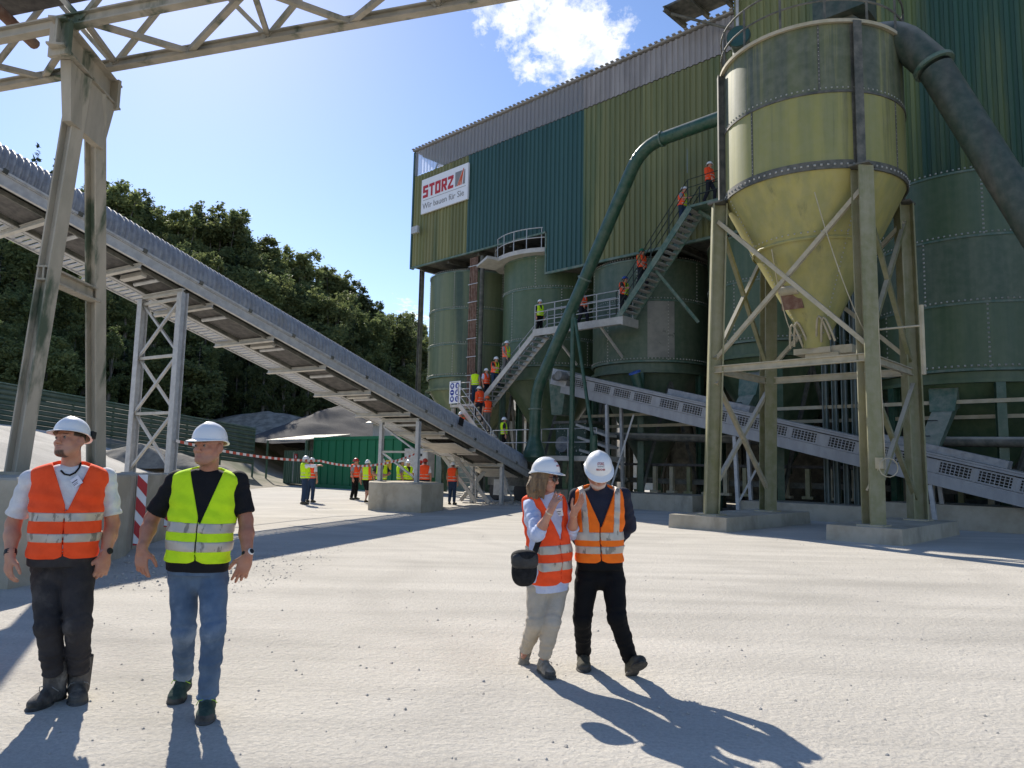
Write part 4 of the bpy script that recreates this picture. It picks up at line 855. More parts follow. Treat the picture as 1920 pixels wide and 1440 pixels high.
b = MB(); b.bar(cp(L0, CW*.5, .22), cp(L1, CW*.5, .22), 1.3, .03, CU_); b.build('belt_tray', m_dark, lc)
for w in (.3, CW-.22): b = MB(); b.bar(cp(L0, w, .0), cp(L1, w, .0), .05, .10, CU_); b.build('belt_runner', m_dark, lc)
L = L0+.7; k = 0
while L < L1-1:
    b = MB(); b.ibeam(cp(L, -.02, -.075), cp(L, 2.62, -.075), .09, .14, CU_, .014); b.build('cross_member', m_galvd, lc)
    if k % 2: b = MB(); b.box(cp(L+.35, CW*.5, -.05), .14, .95, .12, CD, CWD, CU_); b.build('roller_guard', m_galvd, lc)
    b = MB(); b.tube([cp(L+.7, .35, -.01), cp(L+.7, CW-.35, -.01)], .055, 8); b.build('return_roller', m_galv, lc, smooth=40)
    L += 2.03; k += 1
b = MB(); n_ = 150
for i in range(n_):        # perforated service walkway on the far side
    La = L0+(L1-2-L0)*i/n_; Lb = L0+(L1-2-L0)*(i+.62)/n_; q = [cp(La, 1.88, .01), cp(Lb, 1.88, .01), cp(Lb, 2.56, .01), cp(La, 2.56, .01)]; b.hexa(q+[p+CU_*.03 for p in q])
b.build('walkway_grating', m_galv, lc, stuff=True)
for w in (1.85, 2.6): b = MB(); b.bar(cp(L0, w, .03), cp(L1-2, w, .03), .05, .1, CU_); b.build('walkway_edge', m_galv, lc)
for h_ in (.6, 1.1): b = MB(); b.tube([cp(L0, 2.6, h_), cp(L1-2, 2.6, h_)], .022, 6); b.build('walkway_rail', m_galv, lc)
for La in (2.4, 5.8): b = MB(); b.box(cp(La+.6, 1.0, -.17), 1.3, 1.7, .02, CD, CWD, CU_); b.build('drip_tray', m_galvd, lc)
pw = cp(2.15, -.12, .62); b = MB(); b.box(pw, .28, .03, .30, CD, CWD, CU_); b.build('inspection_hatch', m_black, lc)
def trestle(lab, L, zb_, ncross, postw, hint):
    o = thing('conveyor_trestle', lab, 'conveyor support', Vector((cp(L).x, cp(L).y, zb_)))
    tz = cp(L).z-.16; A = cp(L, .02); B = cp(L, CW)
    A0, A1_ = Vector((A.x, A.y, zb_)), Vector((A.x, A.y, tz)); B0, B1_ = Vector((B.x, B.y, zb_)), Vector((B.x, B.y, tz))
    for p, q in ((A0, A1_), (B0, B1_)):
        b = MB(); b.ibeam(p, q, postw, postw, CT, .02); b.build('post', m_galv, o)
        b = MB(); b.box(p+UP*.012, .34, .34, .024, CT, CWD, UP); b.build('base_plate', m_galvd, o)
    H_ = tz-zb_; prev = None
    for k in range(ncross):
        za, zb2 = zb_+.12+(H_-.25)*k/ncross, zb_+.12+(H_-.25)*(k+1)/ncross
        f_ = lambda P, z: Vector((P.x, P.y, z))
        if hint == 'X':
            for p, q, o_ in ((f_(A0, za), f_(B0, zb2), .03), (f_(B0, za), f_(A0, zb2), -.03)): b = MB(); b.bar(p+CT*o_, q+CT*o_, .06, .06); b.build('lattice_bar', m_galv, o)
        else:
            b = MB(); b.bar(f_(A0, za) if k % 2 == 0 else f_(A0, za), f_(B0, zb2), .06, .06); b.build('lattice_bar', m_galv, o)
        b = MB(); b.bar(f_(A0, zb2), f_(B0, zb2), .07, .07); b.build('rung', m_galvd, o)
    b = MB(); b.ibeam(A1_+UP*.06, B1_+UP*.06, .12, .12); b.build('head_beam', m_galvd, o)
    return o
trestle('tall cross braced lattice trestle under the upper part of the long conveyor', -9.55, 1.18, 3, .2, 'X')
trestle('short slender trestle of the long conveyor on the free concrete block', -.05, .95, 2, .14, '/')
o = thing('conveyor_trestle', 'low single post trestle at the foot of the long conveyor', 'conveyor support', cp(5.6)-UP*cp(5.6).z)
for w in (.1, 1.6):
    p = cp(5.6, w); b = MB(); b.ibeam(Vector((p.x, p.y, 0)), p-UP*.05, .14, .14, CT, .02); b.build('post', m_galv, o); b = MB(); b.bar(Vector((p.x, p.y, .15))+CT*.9, p-UP*.2, .06, .06); b.build('brace', m_galv, o)
# foundations
def block(name, lab, pts, z, mat=m_conc, cat='concrete block', lip=.03):
    b = MB(); n = len(pts); c = sum((Vector((x, y, 0)) for x, y in pts), Vector())/n
    lo_ = [Vector((x, y, -.1)) for x, y in pts]; up_ = [Vector((x, y, z-lip)) for x, y in pts]; tp_ = [c+(Vector((x, y, 0))-c)*.985+UP*z for x, y in pts]
    vs = lo_+up_+tp_; fs = [tuple(range(2*n, 3*n))]
    for L_ in (0, n):
        for i in range(n): fs.append((L_+i, L_+(i+1) % n, L_+n+(i+1) % n, L_+n+i))
    b.add(vs, fs); return tag(b.build(name, mat, loc=c), lab, cat)
block('foundation_block', 'free standing concrete foundation block under the short conveyor trestle', [(-4.85, 25.75), (-2.92, 24.75), (-2.35, 26.6), (-2.75, 28.2), (-4.3, 29.0), (-5.2, 27.6)], .95)
block('foundation_block', 'concrete foundation under the tall lattice trestle, hidden by the wall', [(-9.6, 17.3), (-7.4, 16.9), (-7.0, 18.6), (-8.2, 21.1), (-10.2, 20.2)], 1.18)

# ------------------------------------------------------------------ concrete wall on the left with red and white boards
block('concrete_barrier', 'weathered concrete wall behind the man in the orange vest', [(-6.02, 9.15), (-5.95, 9.6), (-6.25, 12.35), (-6.62, 13.25), (-9.5, 13.4), (-10.5, 9.0)], 1.33)
block('concrete_barrier', 'rear concrete wall section between the two striped boards', [(-6.63, 13.30), (-6.98, 15.6), (-9.6, 16.0), (-9.5, 13.45)], 1.31)
def hazard(lab, p, w, h, X, leanv):
    o = thing('hazard_board', lab, 'warning board', p, 'red and white boards on the concrete wall')
    nrm = X.cross(UP); b = MB(); b.box(p+UP*h/2, w, .03, h, X, nrm, UP); b.build('board', m_white, o)
    m_ = 3
    for k in range(m_+1):
        z0 = h*(k/m_)-h*.16; a = [(0, z0), (w, z0-h*.16), (w, z0+h*.03), (0, z0+h*.19)]
        a = [(x-w/2, min(max(z, 0), h)) for x, z in a]
        if abs(a[0][1]-a[3][1])+abs(a[1][1]-a[2][1]) < .02: continue
        for sgn in (1, -1):
            b = MB(); q = [p+X*x+UP*z+nrm*(sgn*.017) for x, z in a]; b.prism(q, nrm*(sgn*.003)); b.build('red_stripe', m_red, o)
hazard('red and white striped board on the wall corner between the two men', Vector((-6.36, 12.95, .12)), .16, 1.2, Vector((.78, .62, 0)).normalized(), 0)
hazard('red and white striped board half hidden by the man in the yellow vest', Vector((-6.84, 15.1, .25)), .2, 1.05, Vector((.85, .5, 0)).normalized(), 0)

# ------------------------------------------------------------------ conveyor gantry overhead on its A frame legs
gt = thing('conveyor_gantry', 'weathered steel lattice gantry overhead on an A frame of dusty columns', 'gantry', Vector((-7, 11, 1.33)))
GD = Vector((1, -.235, .055)).normalized(); GN = Vector((.29, .957, 0)); GZ = 7.8
GA = Vector((-6.46, 10.02, GZ)); GB = Vector((-6.62, 11.22, GZ))
def ga(t, far=0, top=0): return (GB if far else GA)+GD*t+UP*(1.45*top)
for far in (0, 1):
    for top in (0, 1):
        b = MB(); b.ibeam(ga(-5.5, far, top), ga(9.5, far, top), .14, .18 if not far else .14, UP, .022); b.build('chord', m_gantry, gt)
ts = np.arange(-5.2, 9.4, 1.35)
for i in range(len(ts)-1):     # bottom plane zigzag and side webs
    f0 = i % 2; b = MB(); b.bar(ga(ts[i], f0), ga(ts[i+1], 1-f0), .08, .08); b.build('web_bar', m_gantry, gt)
    if i % 2 == 0: b = MB(); b.bar(ga(ts[i], 0)+UP*.05, ga(ts[i], 1)+UP*.05, .07, .07); b.build('cross_bar', m_gantry, gt)
    for far in (0, 1):
        b = MB(); b.bar(ga(ts[i], far, f0), ga(ts[i+1], far, 1-f0), .07, .07, GN); b.build('web_bar', m_gantry, gt)
LT0, LT1 = at(140, 168, 10.35), at(186, 200, 11.15)
b = MB(); b.ibeam(Vector((-6.50, 9.8, 7.55)), Vector((-6.72, 11.75, 7.55)), .24, .42, UP, .03); b.build('head_beam', m_gantry, gt)
for y_ in (9.95, 11.6): b = MB(); b.box(Vector((-6.5-.11*(y_-9.8), y_, 7.5)), .34, .06, .5, GD, GN, UP); b.build('stiffener', m_gantry, gt)
G0a, G0b = at(30, 888, 10.9), at(180, 889, 13.3)
G1a, G1b = Vector((-6.62, 10.65, 7.33)), Vector((-6.68, 11.15, 7.33))
for p, q in ((G0a, G1a), (G0b, G1b)):
    p = Vector((p.x, p.y, 1.30)); b = MB(); b.ibeam(p, q, .21, .23, (0.96, -.29, 0), .03); b.build('column', m_gantry, gt)
    b = MB(); b.box(p+UP*.05, .45, .45, .04); b.build('base_plate', m_gantry, gt)
b = MB(); b.hexa([Vector((-6.68, 10.4, 6.5)), Vector((-6.55, 10.4, 6.5)), Vector((-6.62, 11.4, 6.5)), Vector((-6.75, 11.4, 6.5)), Vector((-6.66, 10.2, 7.33)), Vector((-6.50, 10.2, 7.33)), Vector((-6.60, 11.6, 7.33)), Vector((-6.78, 11.6, 7.33))]); b.build('gusset', m_gantry, gt)
tA = (at(110, 515, 10.8).z-1.3)/(7.33-1.3); 
b = MB(); b.ibeam(Vector((G0a.x, G0a.y, 1.3)).lerp(G1a, tA)-Vector((.02, .1, 0)), Vector((G0b.x, G0b.y, 1.3)).lerp(G1b, tA)+Vector((0, .1, 0)), .2, .22, UP, .028); b.build('tie_rung', m_gantry, gt)
b = MB(); b.tube([ga(-1.4, 0)+UP*.62-GN*.35, ga(-1.4, 1)+UP*.62], .09, 10); b.lathe([(0, 0), (.17, 0), (.17, .08), (0, .08)], ga(-1.4, 0)+UP*.62-GN*.4, 14, axis=GN); b.build('idler_roller', m_rust, gt, smooth=40)
b = MB(); b.tube([ga(-5.5, 0)+UP*.75-GN*.3, ga(9, 0)+UP*.75-GN*.3], .05, 8); b.build('service_pipe', m_dark, gt, smooth=40)
b = MB(); b.bar((ga(-5.5, 0, 1)+ga(-5.5, 1, 1))/2-UP*.35, (ga(9.5, 0, 1)+ga(9.5, 1, 1))/2-UP*.35, .8, .04); b.build('belt', m_rubber, gt)

# ------------------------------------------------------------------ containers, sheds, fence
NC = 26.1
gc = thing('green_container', 'long bright green container with recessed wall panels behind the visitors', 'container', W(-38, NC, 0))
b = MB(); b.wbox(-42.75, -33.6, NC+.06, NC+2.6, .12, 3.1); b.build('body', m_contg, gc)
b = MB(); b.wbox(-42.8, -33.55, NC-.02, NC+2.66, 3.02, 3.2); b.build('roof_edge', m_contg, gc)
b = MB(); b.wbox(-42.8, -33.55, NC-.02, NC+.055, .0, .2); b.build('sill', m_contg, gc)
for k in range(12):
    s = -42.8+k*.835; b = MB(); b.wbox(s, s+.07, NC-.02, NC+.055, .21, 3.01); b.build('panel_rib', m_contg, gc)
for k in range(11):
    s = -42.73+k*.835; b = MB(); b.wbox(s+.03, s+.73, NC+.03, NC+.056, .26, 2.95); b.build('wall_panel', m_contg, gc)
ys_ = thing('notice', 'small yellow notice on the green container', 'sign', W(-34.6, NC-.05, 1.5)); b = MB(); b.wbox(-34.9, -34.4, NC-.06, NC-.03, 1.25, 1.8); b.build('plate', m_yellow, ys_)
b = MB(); b.wbox(-34.8, -34.5, NC-.066, NC-.062, 1.5, 1.53); b.wbox(-34.8, -34.5, NC-.066, NC-.062, 1.6, 1.63); b.wbox(-34.8, -34.55, NC-.066, NC-.062, 1.4, 1.43); b.build('print', m_black, ys_)
cb = thing('control_cabinet', 'pale grey control cabinet beside the open steel stair', 'cabinet', W(-32.0, NC-.2, .9))
b = MB(); b.wbox(-32.9, -30.9, NC-.3, NC+.2, .9, 2.45); b.build('body', m_galvd, cb); b = MB(); b.wbox(-32.85, -31.92, NC-.33, NC-.305, .95, 2.4); b.wbox(-31.88, -30.95, NC-.33, NC-.305, .95, 2.4); b.build('doors', m_galvd, cb)
b = MB(); b.tube([W(-31.4, NC-.37, 2.1), W(-31.4, NC-.33, 2.1)], .07, 8); b.build('knob', m_black, cb)
b = MB(); b.wbox(-32.7, -31.1, NC-.1, NC+.1, 0, .89); b.build('plinth', m_dark, cb)
oc = thing('shed_container', 'old dull green container with double doors under the lean-to roof', 'container', W(-46, 26.4, 0))
b = MB(); b.wbox(-47.0, -43.1, 26.5, 28.8, .1, 2.35); b.build('body', m_contd, oc)
for s0, s1 in ((-47.0, -45.62), (-45.58, -43.1)):
    b = MB(); k = s0
    while k < s1-.05: b.wbox(k, min(k+.14, s1), 26.44, 26.5, .15, 2.3); k += .24
    b.build('corrugated_panel', m_contd, oc)
for s in (-46.98, -45.6, -43.15): b = MB(); b.wbox(s-.05, s+.05, 26.41, 26.5, .1, 2.36); b.build('corner_post', m_contd, oc)
b = MB(); b.tube([W(-45.75, 26.4, .2), W(-45.75, 26.4, 2.25)], .025, 6); b.build('lock_rod', m_galv, oc)
lt = thing('lean_to_roof', 'corrugated lean-to roof on posts over the old green container', 'shed', W(-46, 27, 0))
b = MB(); k = -48.2
while k < -42.9: b.hexa([W(k, 25.6, 3.02), W(k+.13, 25.6, 3.02), W(k+.13, 29, 3.5), W(k, 29, 3.5), W(k, 25.6, 3.07), W(k+.13, 25.6, 3.07), W(k+.13, 29, 3.55), W(k, 29, 3.55)]); k += .2
b.build('roof_sheet', m_galvd, lt, stuff=False)
b = MB(); b.hexa([W(-48.2, 25.6, 2.98), W(-42.9, 25.6, 2.98), W(-42.9, 29, 3.46), W(-48.2, 29, 3.46), W(-48.2, 25.6, 3.01), W(-42.9, 25.6, 3.01), W(-42.9, 29, 3.49), W(-48.2, 29, 3.49)]); b.build('purlin_deck', m_galvd, lt)
for s in (-48.1, -43.05): 
    for n in (25.7, 28.9): b = MB(); b.bar(W(s, n, 0), W(s, n, 3.0 if n < 27 else 3.4), .1, .1); b.build('post', m_contd, lt)
b = MB(); b.wbox(-48.1, -43, 28.95, 29.0, 0, 3.4); b.build('rear_wall', m_dark, lt)
fe = thing('fire_extinguisher', 'red fire extinguisher hung on the old green container', 'fire extinguisher', W(-44.6, 26.3, .9))
b = MB(); b.lathe([(0, 0), (.08, 0), (.08, .42), (.03, .5), (.03, .56)], W(-44.6, 26.32, .75), 12); b.build('cylinder', m_rust, fe, smooth=40); b = MB(); b.bar(W(-44.67, 26.3, 1.33), W(-44.5, 26.3, 1.36), .03, .03); b.build('handle', m_black, fe)
fs_ = thing('fire_sign', 'small red fire sign on the old green container', 'sign', W(-45.4, 26.35, 1.9)); b = MB(); b.wbox(-45.62, -45.28, 26.37, 26.40, 1.75, 2.12); b.build('plate', m_red, fs_); b = MB(); b.wbox(-45.5, -45.45, 26.362, 26.366, 1.82, 2.05); b.wbox(-45.42, -45.36, 26.362, 26.366, 1.82, 1.98); b.build('symbol', m_white, fs_)
hs_ = thing('gable_shed', 'pale gabled shed roof showing behind the green container', 'shed', W(-41, 34, 0))
b = MB(); b.wbox(-46, -34.5, 33, 37.5, 0, 4.6); b.build('wall', m_galvd, hs_)
b = MB(); b.prism([W(-46.4, 32.6, 4.5), W(-46.4, 35.2, 5.5), W(-46.4, 38, 4.5), W(-46.4, 38, 4.62), W(-46.4, 35.2, 5.62), W(-46.4, 32.6, 4.62)], SV*12.2); b.build('roof', m_galvd, hs_)
b = MB(); b.prism([W(-45.95, 33, 4.55), W(-45.95, 35.2, 5.4), W(-45.95, 37.4, 4.55)], SV*.1); b.build('gable', m_fibre, hs_)
# green sheet fence up the slope
FA, FB = Vector((-33.0, 39.0, 0)), Vector((-17.3, 50.2, 0)); FL = (FB-FA).length; fd = (FB-FA).normalized(); fn = Vector((fd.y, -fd.x, 0))
fen = thing('sheet_fence', 'weathered green sheet metal fence climbing to the left below the wood', 'fence', FA)
def ft(t): return 6.35-(6.35-3.75)*t
def fb(t): return 3.6-(3.6-1.35)*t
npan = 9
for k in range(npan):
    t0, t1 = k/npan, (k+1)/npan; nrib = 9
    for j in range(nrib):
        f0, f1 = j/nrib, (j+1)/nrib-.006
        P = lambda t, f_, d: FA+fd*(FL*t)+UP*(fb(t)+(ft(t)-fb(t))*f_)+fn*d
        e = .0005; b = MB(); a = [P(t0+e, f0, 0), P(t1-e, f0, 0), P(t1-e, f0+.03, .07), P(t0+e, f0+.03, .07), P(t0+e, f1-.03, .07), P(t1-e, f1-.03, .07), P(t1-e, f1, 0), P(t0+e, f1, 0)]
        b.add(a, [(0, 1, 2, 3), (3, 2, 5, 4), (4, 5, 6, 7)]); b.build('fence_sheet', m_fence, fen)
for k in range(npan+1):
    t = k/npan; p = FA+fd*(FL*t)-fn*.1; b = MB(); b.bar(p+UP*(fb(t)-1.5), p+UP*(ft(t)), .1, .1); b.build('fence_post', m_contd, fen)
b = MB(); p0, p1 = FA+fn*.02+UP*(ft(0)+.03), FB+fn*.02+UP*(ft(1)+.03); b.bar(p0, p1, .12, .06); b.build('top_cap', m_greentrim, fen)

# barrier tape
m_tr = nmat('tape_red', (.55, .10, .06), None, rough=.5); m_tw = nmat('tape_white', (.75, .7, .66), None, rough=.5)
def cat_pts(seq, n=26):
    out = []
    for (a, c, sag) in seq: out += [a.lerp(c, t)-UP*sag*4*t*(1-t) for t in np.linspace(0, 1, n)[:-1]]
    return out+[seq[-1][1]]
qa, qb, qc = cp(-9.55, -.12), cp(-.05, .02), at(480, 858, 22.8)
qa = Vector((qa.x, qa.y, 2.05)); qb = Vector((qb.x-.1, qb.y-.08, 1.95))
pts = cat_pts([(qa, at(600, 864, 24.2), .12), (at(600, 864, 24.2), qb, .28)], 46)
b = MB(); h_ = Vector((0, 0, .035))
for i in range(len(pts)-1):
    b.cur = i % 2; p, q = pts[i], pts[i+1]; o_ = Vector((.3, -.9, 0))*.006
    b.hexa([p-h_-o_, q-h_-o_, q-h_+o_, p-h_+o_, p+h_-o_, q+h_-o_, q+h_+o_, p+h_+o_])
tag(b.build('barrier_tape', [m_tw, m_tr], loc=pts[0]), 'red and white barrier tape sagging between the conveyor trestles', 'barrier tape')
# small stuff near the stair foot
wg = thing('wheeled_machine', 'dark wheeled machine parked behind the conveyor foot', 'machine', Vector((-.1, 34.6, 0)))
b = MB(); b.box((.3, 35.0, 1.15), 2.6, 1.2, .9, SV, NV, UP); b.build('body', m_dark, wg)
for x, y in ((-.6, 35.2), (.55, 34.1)): 
    b = MB(); b.lathe([(0, -.12), (.42, -.12), (.45, -.08), (.45, .08), (.42, .12), (0, .12)], (x, y, .45), 18, axis=NV); b.build('wheel', m_black, wg, smooth=40)
b = MB(); b.hexa([Vector(p) for p in ((-.75, 33.6, .3), (-.1, 33.3, .3), (-.1, 33.5, .3), (-.75, 33.8, .3), (-.72, 33.6, 1.0), (-.12, 33.3, 1.0), (-.12, 33.4, 1.0), (-.72, 33.7, 1.0))]); tag(b.build('steel_panel', m_galv, loc=(-.4, 33.4, .3)), 'grey sheet panel leaning beside the open steel stair', 'panel')
# loose stones
rs_ = np.random.RandomState(3)
def stones(name, n, xr, yr, sz, mat, bias=1.0):
    b = MB()
    for _ in range(n):
        y = yr[0]+(yr[1]-yr[0])*rs_.rand()**bias; x = (xr[0]+(xr[1]-xr[0])*rs_.rand())*(y/8 if xr[0] < -6.4 else 1); s_ = sz[0]+(sz[1]-sz[0])*rs_.rand()**4
        c = Vector((x, y, s_*.2)); vs = [c+Vector(d)*s_*rs_.uniform(.6, 1.2) for d in ((1, 0, 0), (0, 1, 0), (-1, 0, 0), (0, -1, 0), (.2, .1, .75), (0, 0, -.5))]
        b.add(vs, [(0, 1, 4), (1, 2, 4), (2, 3, 4), (3, 0, 4), (1, 0, 5), (2, 1, 5), (3, 2, 5), (0, 3, 5)])
    b.build(name, mat, stuff=True)
m_stone = nmat('grey_stones', (.50, .465, .41), (.38, .35, .30), 8, (1, 1, 1), .95)
stones('pebbles', 2600, (-6.5, 6.5), (3.4, 22), (.0025, .016), m_stone, 1.3)
stones('gravel_spill', 900, (-6.3, -3.9), (9.6, 12.9), (.005, .035), m_stone)
stones('spilled_gravel', 700, (-1.2, 2.6), (30.5, 34.5), (.015, .07), m_stone)
stones('grit_drift', 1500, (-5.9, -3.0), (9.2, 15.0), (.004, .02), m_stone)
# ------------------------------------------------------------------ people: implicit surfaces polygonised with surface nets
class Field:
    def __init__(s, lo, hi, h):
        s.h = h; s.lo = np.array(lo, np.float32)-h*2; n = np.ceil((np.array(hi)-s.lo)/h).astype(int)+3
        s.ax = [s.lo[i]+h*np.arange(n[i], dtype=np.float32) for i in range(3)]; s.d = np.full(n, 1.0, np.float32)
    def sub(s, lo, hi):
        sl_ = []
        for i in range(3):
            a = max(0, int((lo[i]-s.lo[i])/s.h)-1); b = min(s.d.shape[i], int((hi[i]-s.lo[i])/s.h)+2); sl_.append(slice(a, max(a, b)))
        sl_ = tuple(sl_); X = s.ax[0][sl_[0]][:, None, None]; Y = s.ax[1][sl_[1]][None, :, None]; Z = s.ax[2][sl_[2]][None, None, :]
        return sl_, X, Y, Z
    def put(s, sl_, e, k, cut=False):
        d = s.d[sl_]
        if d.size == 0: return
        if cut: e = -e
        if k <= 0: s.d[sl_] = np.maximum(d, e) if cut else np.minimum(d, e); return
        if cut: hh = np.clip(.5-.5*(d-e)/k, 0, 1); s.d[sl_] = d*(1-hh)+e*hh+k*hh*(1-hh)
        else: hh = np.clip(.5+.5*(d-e)/k, 0, 1); s.d[sl_] = d*(1-hh)+e*hh-k*hh*(1-hh)
    def cone(s, a, b, ra, rb=None, k=.02, cut=False, wob=None):
        a = np.array(a, np.float32); b = np.array(b, np.float32); rb = ra if rb is None else rb; m = max(ra, rb)+k+.03
        sl_, X, Y, Z = s.sub(np.minimum(a, b)-m, np.maximum(a, b)+m)
        d = b-a; L2 = max(float(d@d), 1e-9); px_, py_, pz_ = X-a[0], Y-a[1], Z-a[2]
        tr = (px_*d[0]+py_*d[1]+pz_*d[2])/L2; t = np.clip(tr, 0, 1)
        dist = np.sqrt((px_-t*d[0])**2+(py_-t*d[1])**2+(pz_-t*d[2])**2); r = ra+(rb-ra)*t
        if wob is not None: r = r+wob(t, X, Y, Z)
        s.put(sl_, dist-r, k, cut)
    def ell(s, c, R, r, k=.02, cut=False, p=2.0):
        """ellipsoid: c centre, R rows = axes, r radii"""
        c = np.array(c, np.float32); R = np.array(R, np.float32); m = float(max(r))+k+.02
        sl_, X, Y, Z = s.sub(c-m, c+m); q = [(X-c[0])*R[i, 0]+(Y-c[1])*R[i, 1]+(Z-c[2])*R[i, 2] for i in range(3)]
        if p == 2.0: k0 = np.sqrt((q[0]/r[0])**2+(q[1]/r[1])**2+(q[2]/r[2])**2)
        else: k0 = (np.abs(q[0]/r[0])**p+np.abs(q[1]/r[1])**p+np.abs(q[2]/r[2])**p)**(1/p)
        k1 = np.sqrt((q[0]/r[0]**2)**2+(q[1]/r[1]**2)**2+(q[2]/r[2]**2)**2)+1e-6
        s.put(sl_, k0*(k0-1)/k1 if p == 2.0 else (k0-1)*min(r), k, cut)
    def half(s, c, n, k=0.0, box=None):   # keep the side the normal points away from
        c = np.array(c); n = np.array(n, float); n /= np.linalg.norm(n)
        sl_, X, Y, Z = s.sub(*(box if box is not None else (s.lo, s.lo+s.h*np.array(s.d.shape))))
        e = (X-c[0])*n[0]+(Y-c[1])*n[1]+(Z-c[2])*n[2]; s.put(sl_, -e, k, True)
    def mesh(s, name, o, mats, zone=None, rel=1):
        d = s.d; h = s.h; S = d < 0
        C = np.zeros(np.array(d.shape)-1, np.int8)
        for i in (0, 1):
            for j in (0, 1):
                for k in (0, 1): C += S[i:d.shape[0]-1+i, j:d.shape[1]-1+j, k:d.shape[2]-1+k]
        act = np.argwhere((C > 0) & (C < 8)); I, J, K = act.T; acc = np.zeros((len(act), 3), np.float32); cnt = np.zeros(len(act), np.float32)
        for axn in range(3):
            for u in (0, 1):
                for v in (0, 1):
                    o0 = [0, 0, 0]; oth = [q for q in range(3) if q != axn]; o0[oth[0]] = u; o0[oth[1]] = v; o1 = list(o0); o1[axn] = 1
                    da = d[I+o0[0], J+o0[1], K+o0[2]]; db = d[I+o1[0], J+o1[1], K+o1[2]]; m = (da < 0) != (db < 0)
                    t = np.where(m, da/(da-db+1e-12), 0); p = np.zeros((len(act), 3), np.float32); p[:, oth[0]] = u; p[:, oth[1]] = v; p[:, axn] = t
                    acc += p*m[:, None]; cnt += m
        V = s.lo+h*(act+acc/cnt[:, None]); idx = np.full(C.shape, -1, np.int32); idx[I, J, K] = np.arange(len(act))
        Fs = []
        for axn in range(3):
            a_, b_ = [(1, 2), (2, 0), (0, 1)][axn]
            e0 = [slice(1, -1)]*3; e0[axn] = slice(0, -1); e1 = [slice(1, -1)]*3; e1[axn] = slice(1, None)
            A, B = S[tuple(e0)], S[tuple(e1)]; X = np.argwhere(A != B)
            if len(X) == 0: continue
            sign = A[tuple(X.T)]; off = np.ones(3, int); off[axn] = 0; X = X+off
            def cell(da, db): q = X.copy(); q[:, a_] += da; q[:, b_] += db; return idx[tuple(q.T)]
            Q = np.stack([cell(-1, -1), cell(0, -1), cell(0, 0), cell(-1, 0)], 1); Q[~sign] = Q[~sign][:, ::-1]; Fs.append(Q)
        Fq = np.concatenate(Fs); V = V-np.array(o, np.float32)
        for _ in range(rel):     # light relaxation takes the voxel steps out
            e = np.concatenate([Fq[:, [0, 1]], Fq[:, [1, 2]], Fq[:, [2, 3]], Fq[:, [3, 0]]]); sm = np.zeros_like(V); c_ = np.zeros(len(V), np.float32)
            np.add.at(sm, e[:, 0], V[e[:, 1]]); np.add.at(c_, e[:, 0], 1); V = V*.5+.5*sm/np.maximum(c_, 1)[:, None]
        me = bpy.data.meshes.new(name); me.vertices.add(len(V)); me.vertices.foreach_set('co', V.astype(np.float32).ravel())
        me.loops.add(len(Fq)*4); me.loops.foreach_set('vertex_index', Fq.astype(np.int32).ravel()); me.polygons.add(len(Fq))
        me.polygons.foreach_set('loop_start', np.arange(0, len(Fq)*4, 4, dtype=np.int32)); me.update(calc_edges=True)
        for m in mats: me.materials.append(m)
        if zone is not None: me.polygons.foreach_set('material_index', zone(V[Fq].mean(1)+np.array(o, np.float32)).astype(np.int32))
        me.shade_smooth(); return me

NPV = lambda v: np.array([v[0], v[1], v[2]], float)
def unit(v): v = np.array(v, float); return v/np.linalg.norm(v)
def orth(f, u): f = unit(f); u = np.array(u, float); u = unit(u-f*(u@f)); return f, u, np.cross(f, u)

def skin_mat(name, c, pink):
    m = nmat(name, c, pink, 9, (1, 1, 1), .5, spec=.3, bump=.1, bscale=120); nt = m.node_tree; b = nt.nodes['Principled BSDF']
    b.inputs['Subsurface Weight'].default_value = .12; b.inputs['Subsurface Radius'].default_value = (.012, .005, .003)
    src = b.inputs['Base Color'].links[0].from_socket; at_ = nt.nodes.new('ShaderNodeAttribute'); at_.attribute_name = 'colouring'      # hair, brows, beard, lips and darker eye sockets: pigment of the skin
    x = nt.nodes.new('ShaderNodeMix'); x.data_type = 'RGBA'; nt.links.new(at_.outputs['Alpha'], x.inputs[0]); nt.links.new(src, x.inputs[6]); nt.links.new(at_.outputs['Color'], x.inputs[7]); nt.links.new(x.outputs[2], b.inputs['Base Color'])
    return m
m_skin = skin_mat('fair_skin', (.52, .27, .18), (.44, .20, .13)); m_skin2 = skin_mat('tanned_skin', (.46, .22, .14), (.38, .16, .10))
m_lip = nmat('lips', (.36, .12, .10), None, rough=.45); m_brow = nmat('eyebrow_hair', (.05, .03, .02), None, rough=.9)
m_beard = nmat('dark_stubble', (.12, .065, .045), (.06, .035, .025), 60, (1, 1, 1), .9); m_greyb = nmat('grey_stubble', (.36, .22, .16), (.28, .19, .15), 60, (1, 1, 1), .9); m_whiteb = nmat('white_beard', (.60, .55, .50), (.48, .42, .38), 80, (1, 1, 1), .9)
m_eyew = nmat('eye_white', (.20, .17, .155), None, rough=.6, spec=.1); m_iris = nmat('eye_iris', (.02, .016, .012), None, rough=.5, spec=.1)
def cloth(name, c1, c2=None, sc_=14, bump=.35, rough=.85, **k): return nmat(name, c1, c2 or tuple(x*.86 for x in c1), sc_, (1, 1, 1), rough, bump=bump, bscale=38, spec=.2, **k)
m_vo = cloth('hi_vis_orange_red', (.96, .10, .028), (.90, .085, .022), bump=.2); m_vo2 = cloth('hi_vis_orange', (.96, .19, .018), (.90, .165, .015), bump=.2); m_vy = cloth('hi_vis_lime', (.60, .88, .02), (.53, .80, .018), bump=.2)
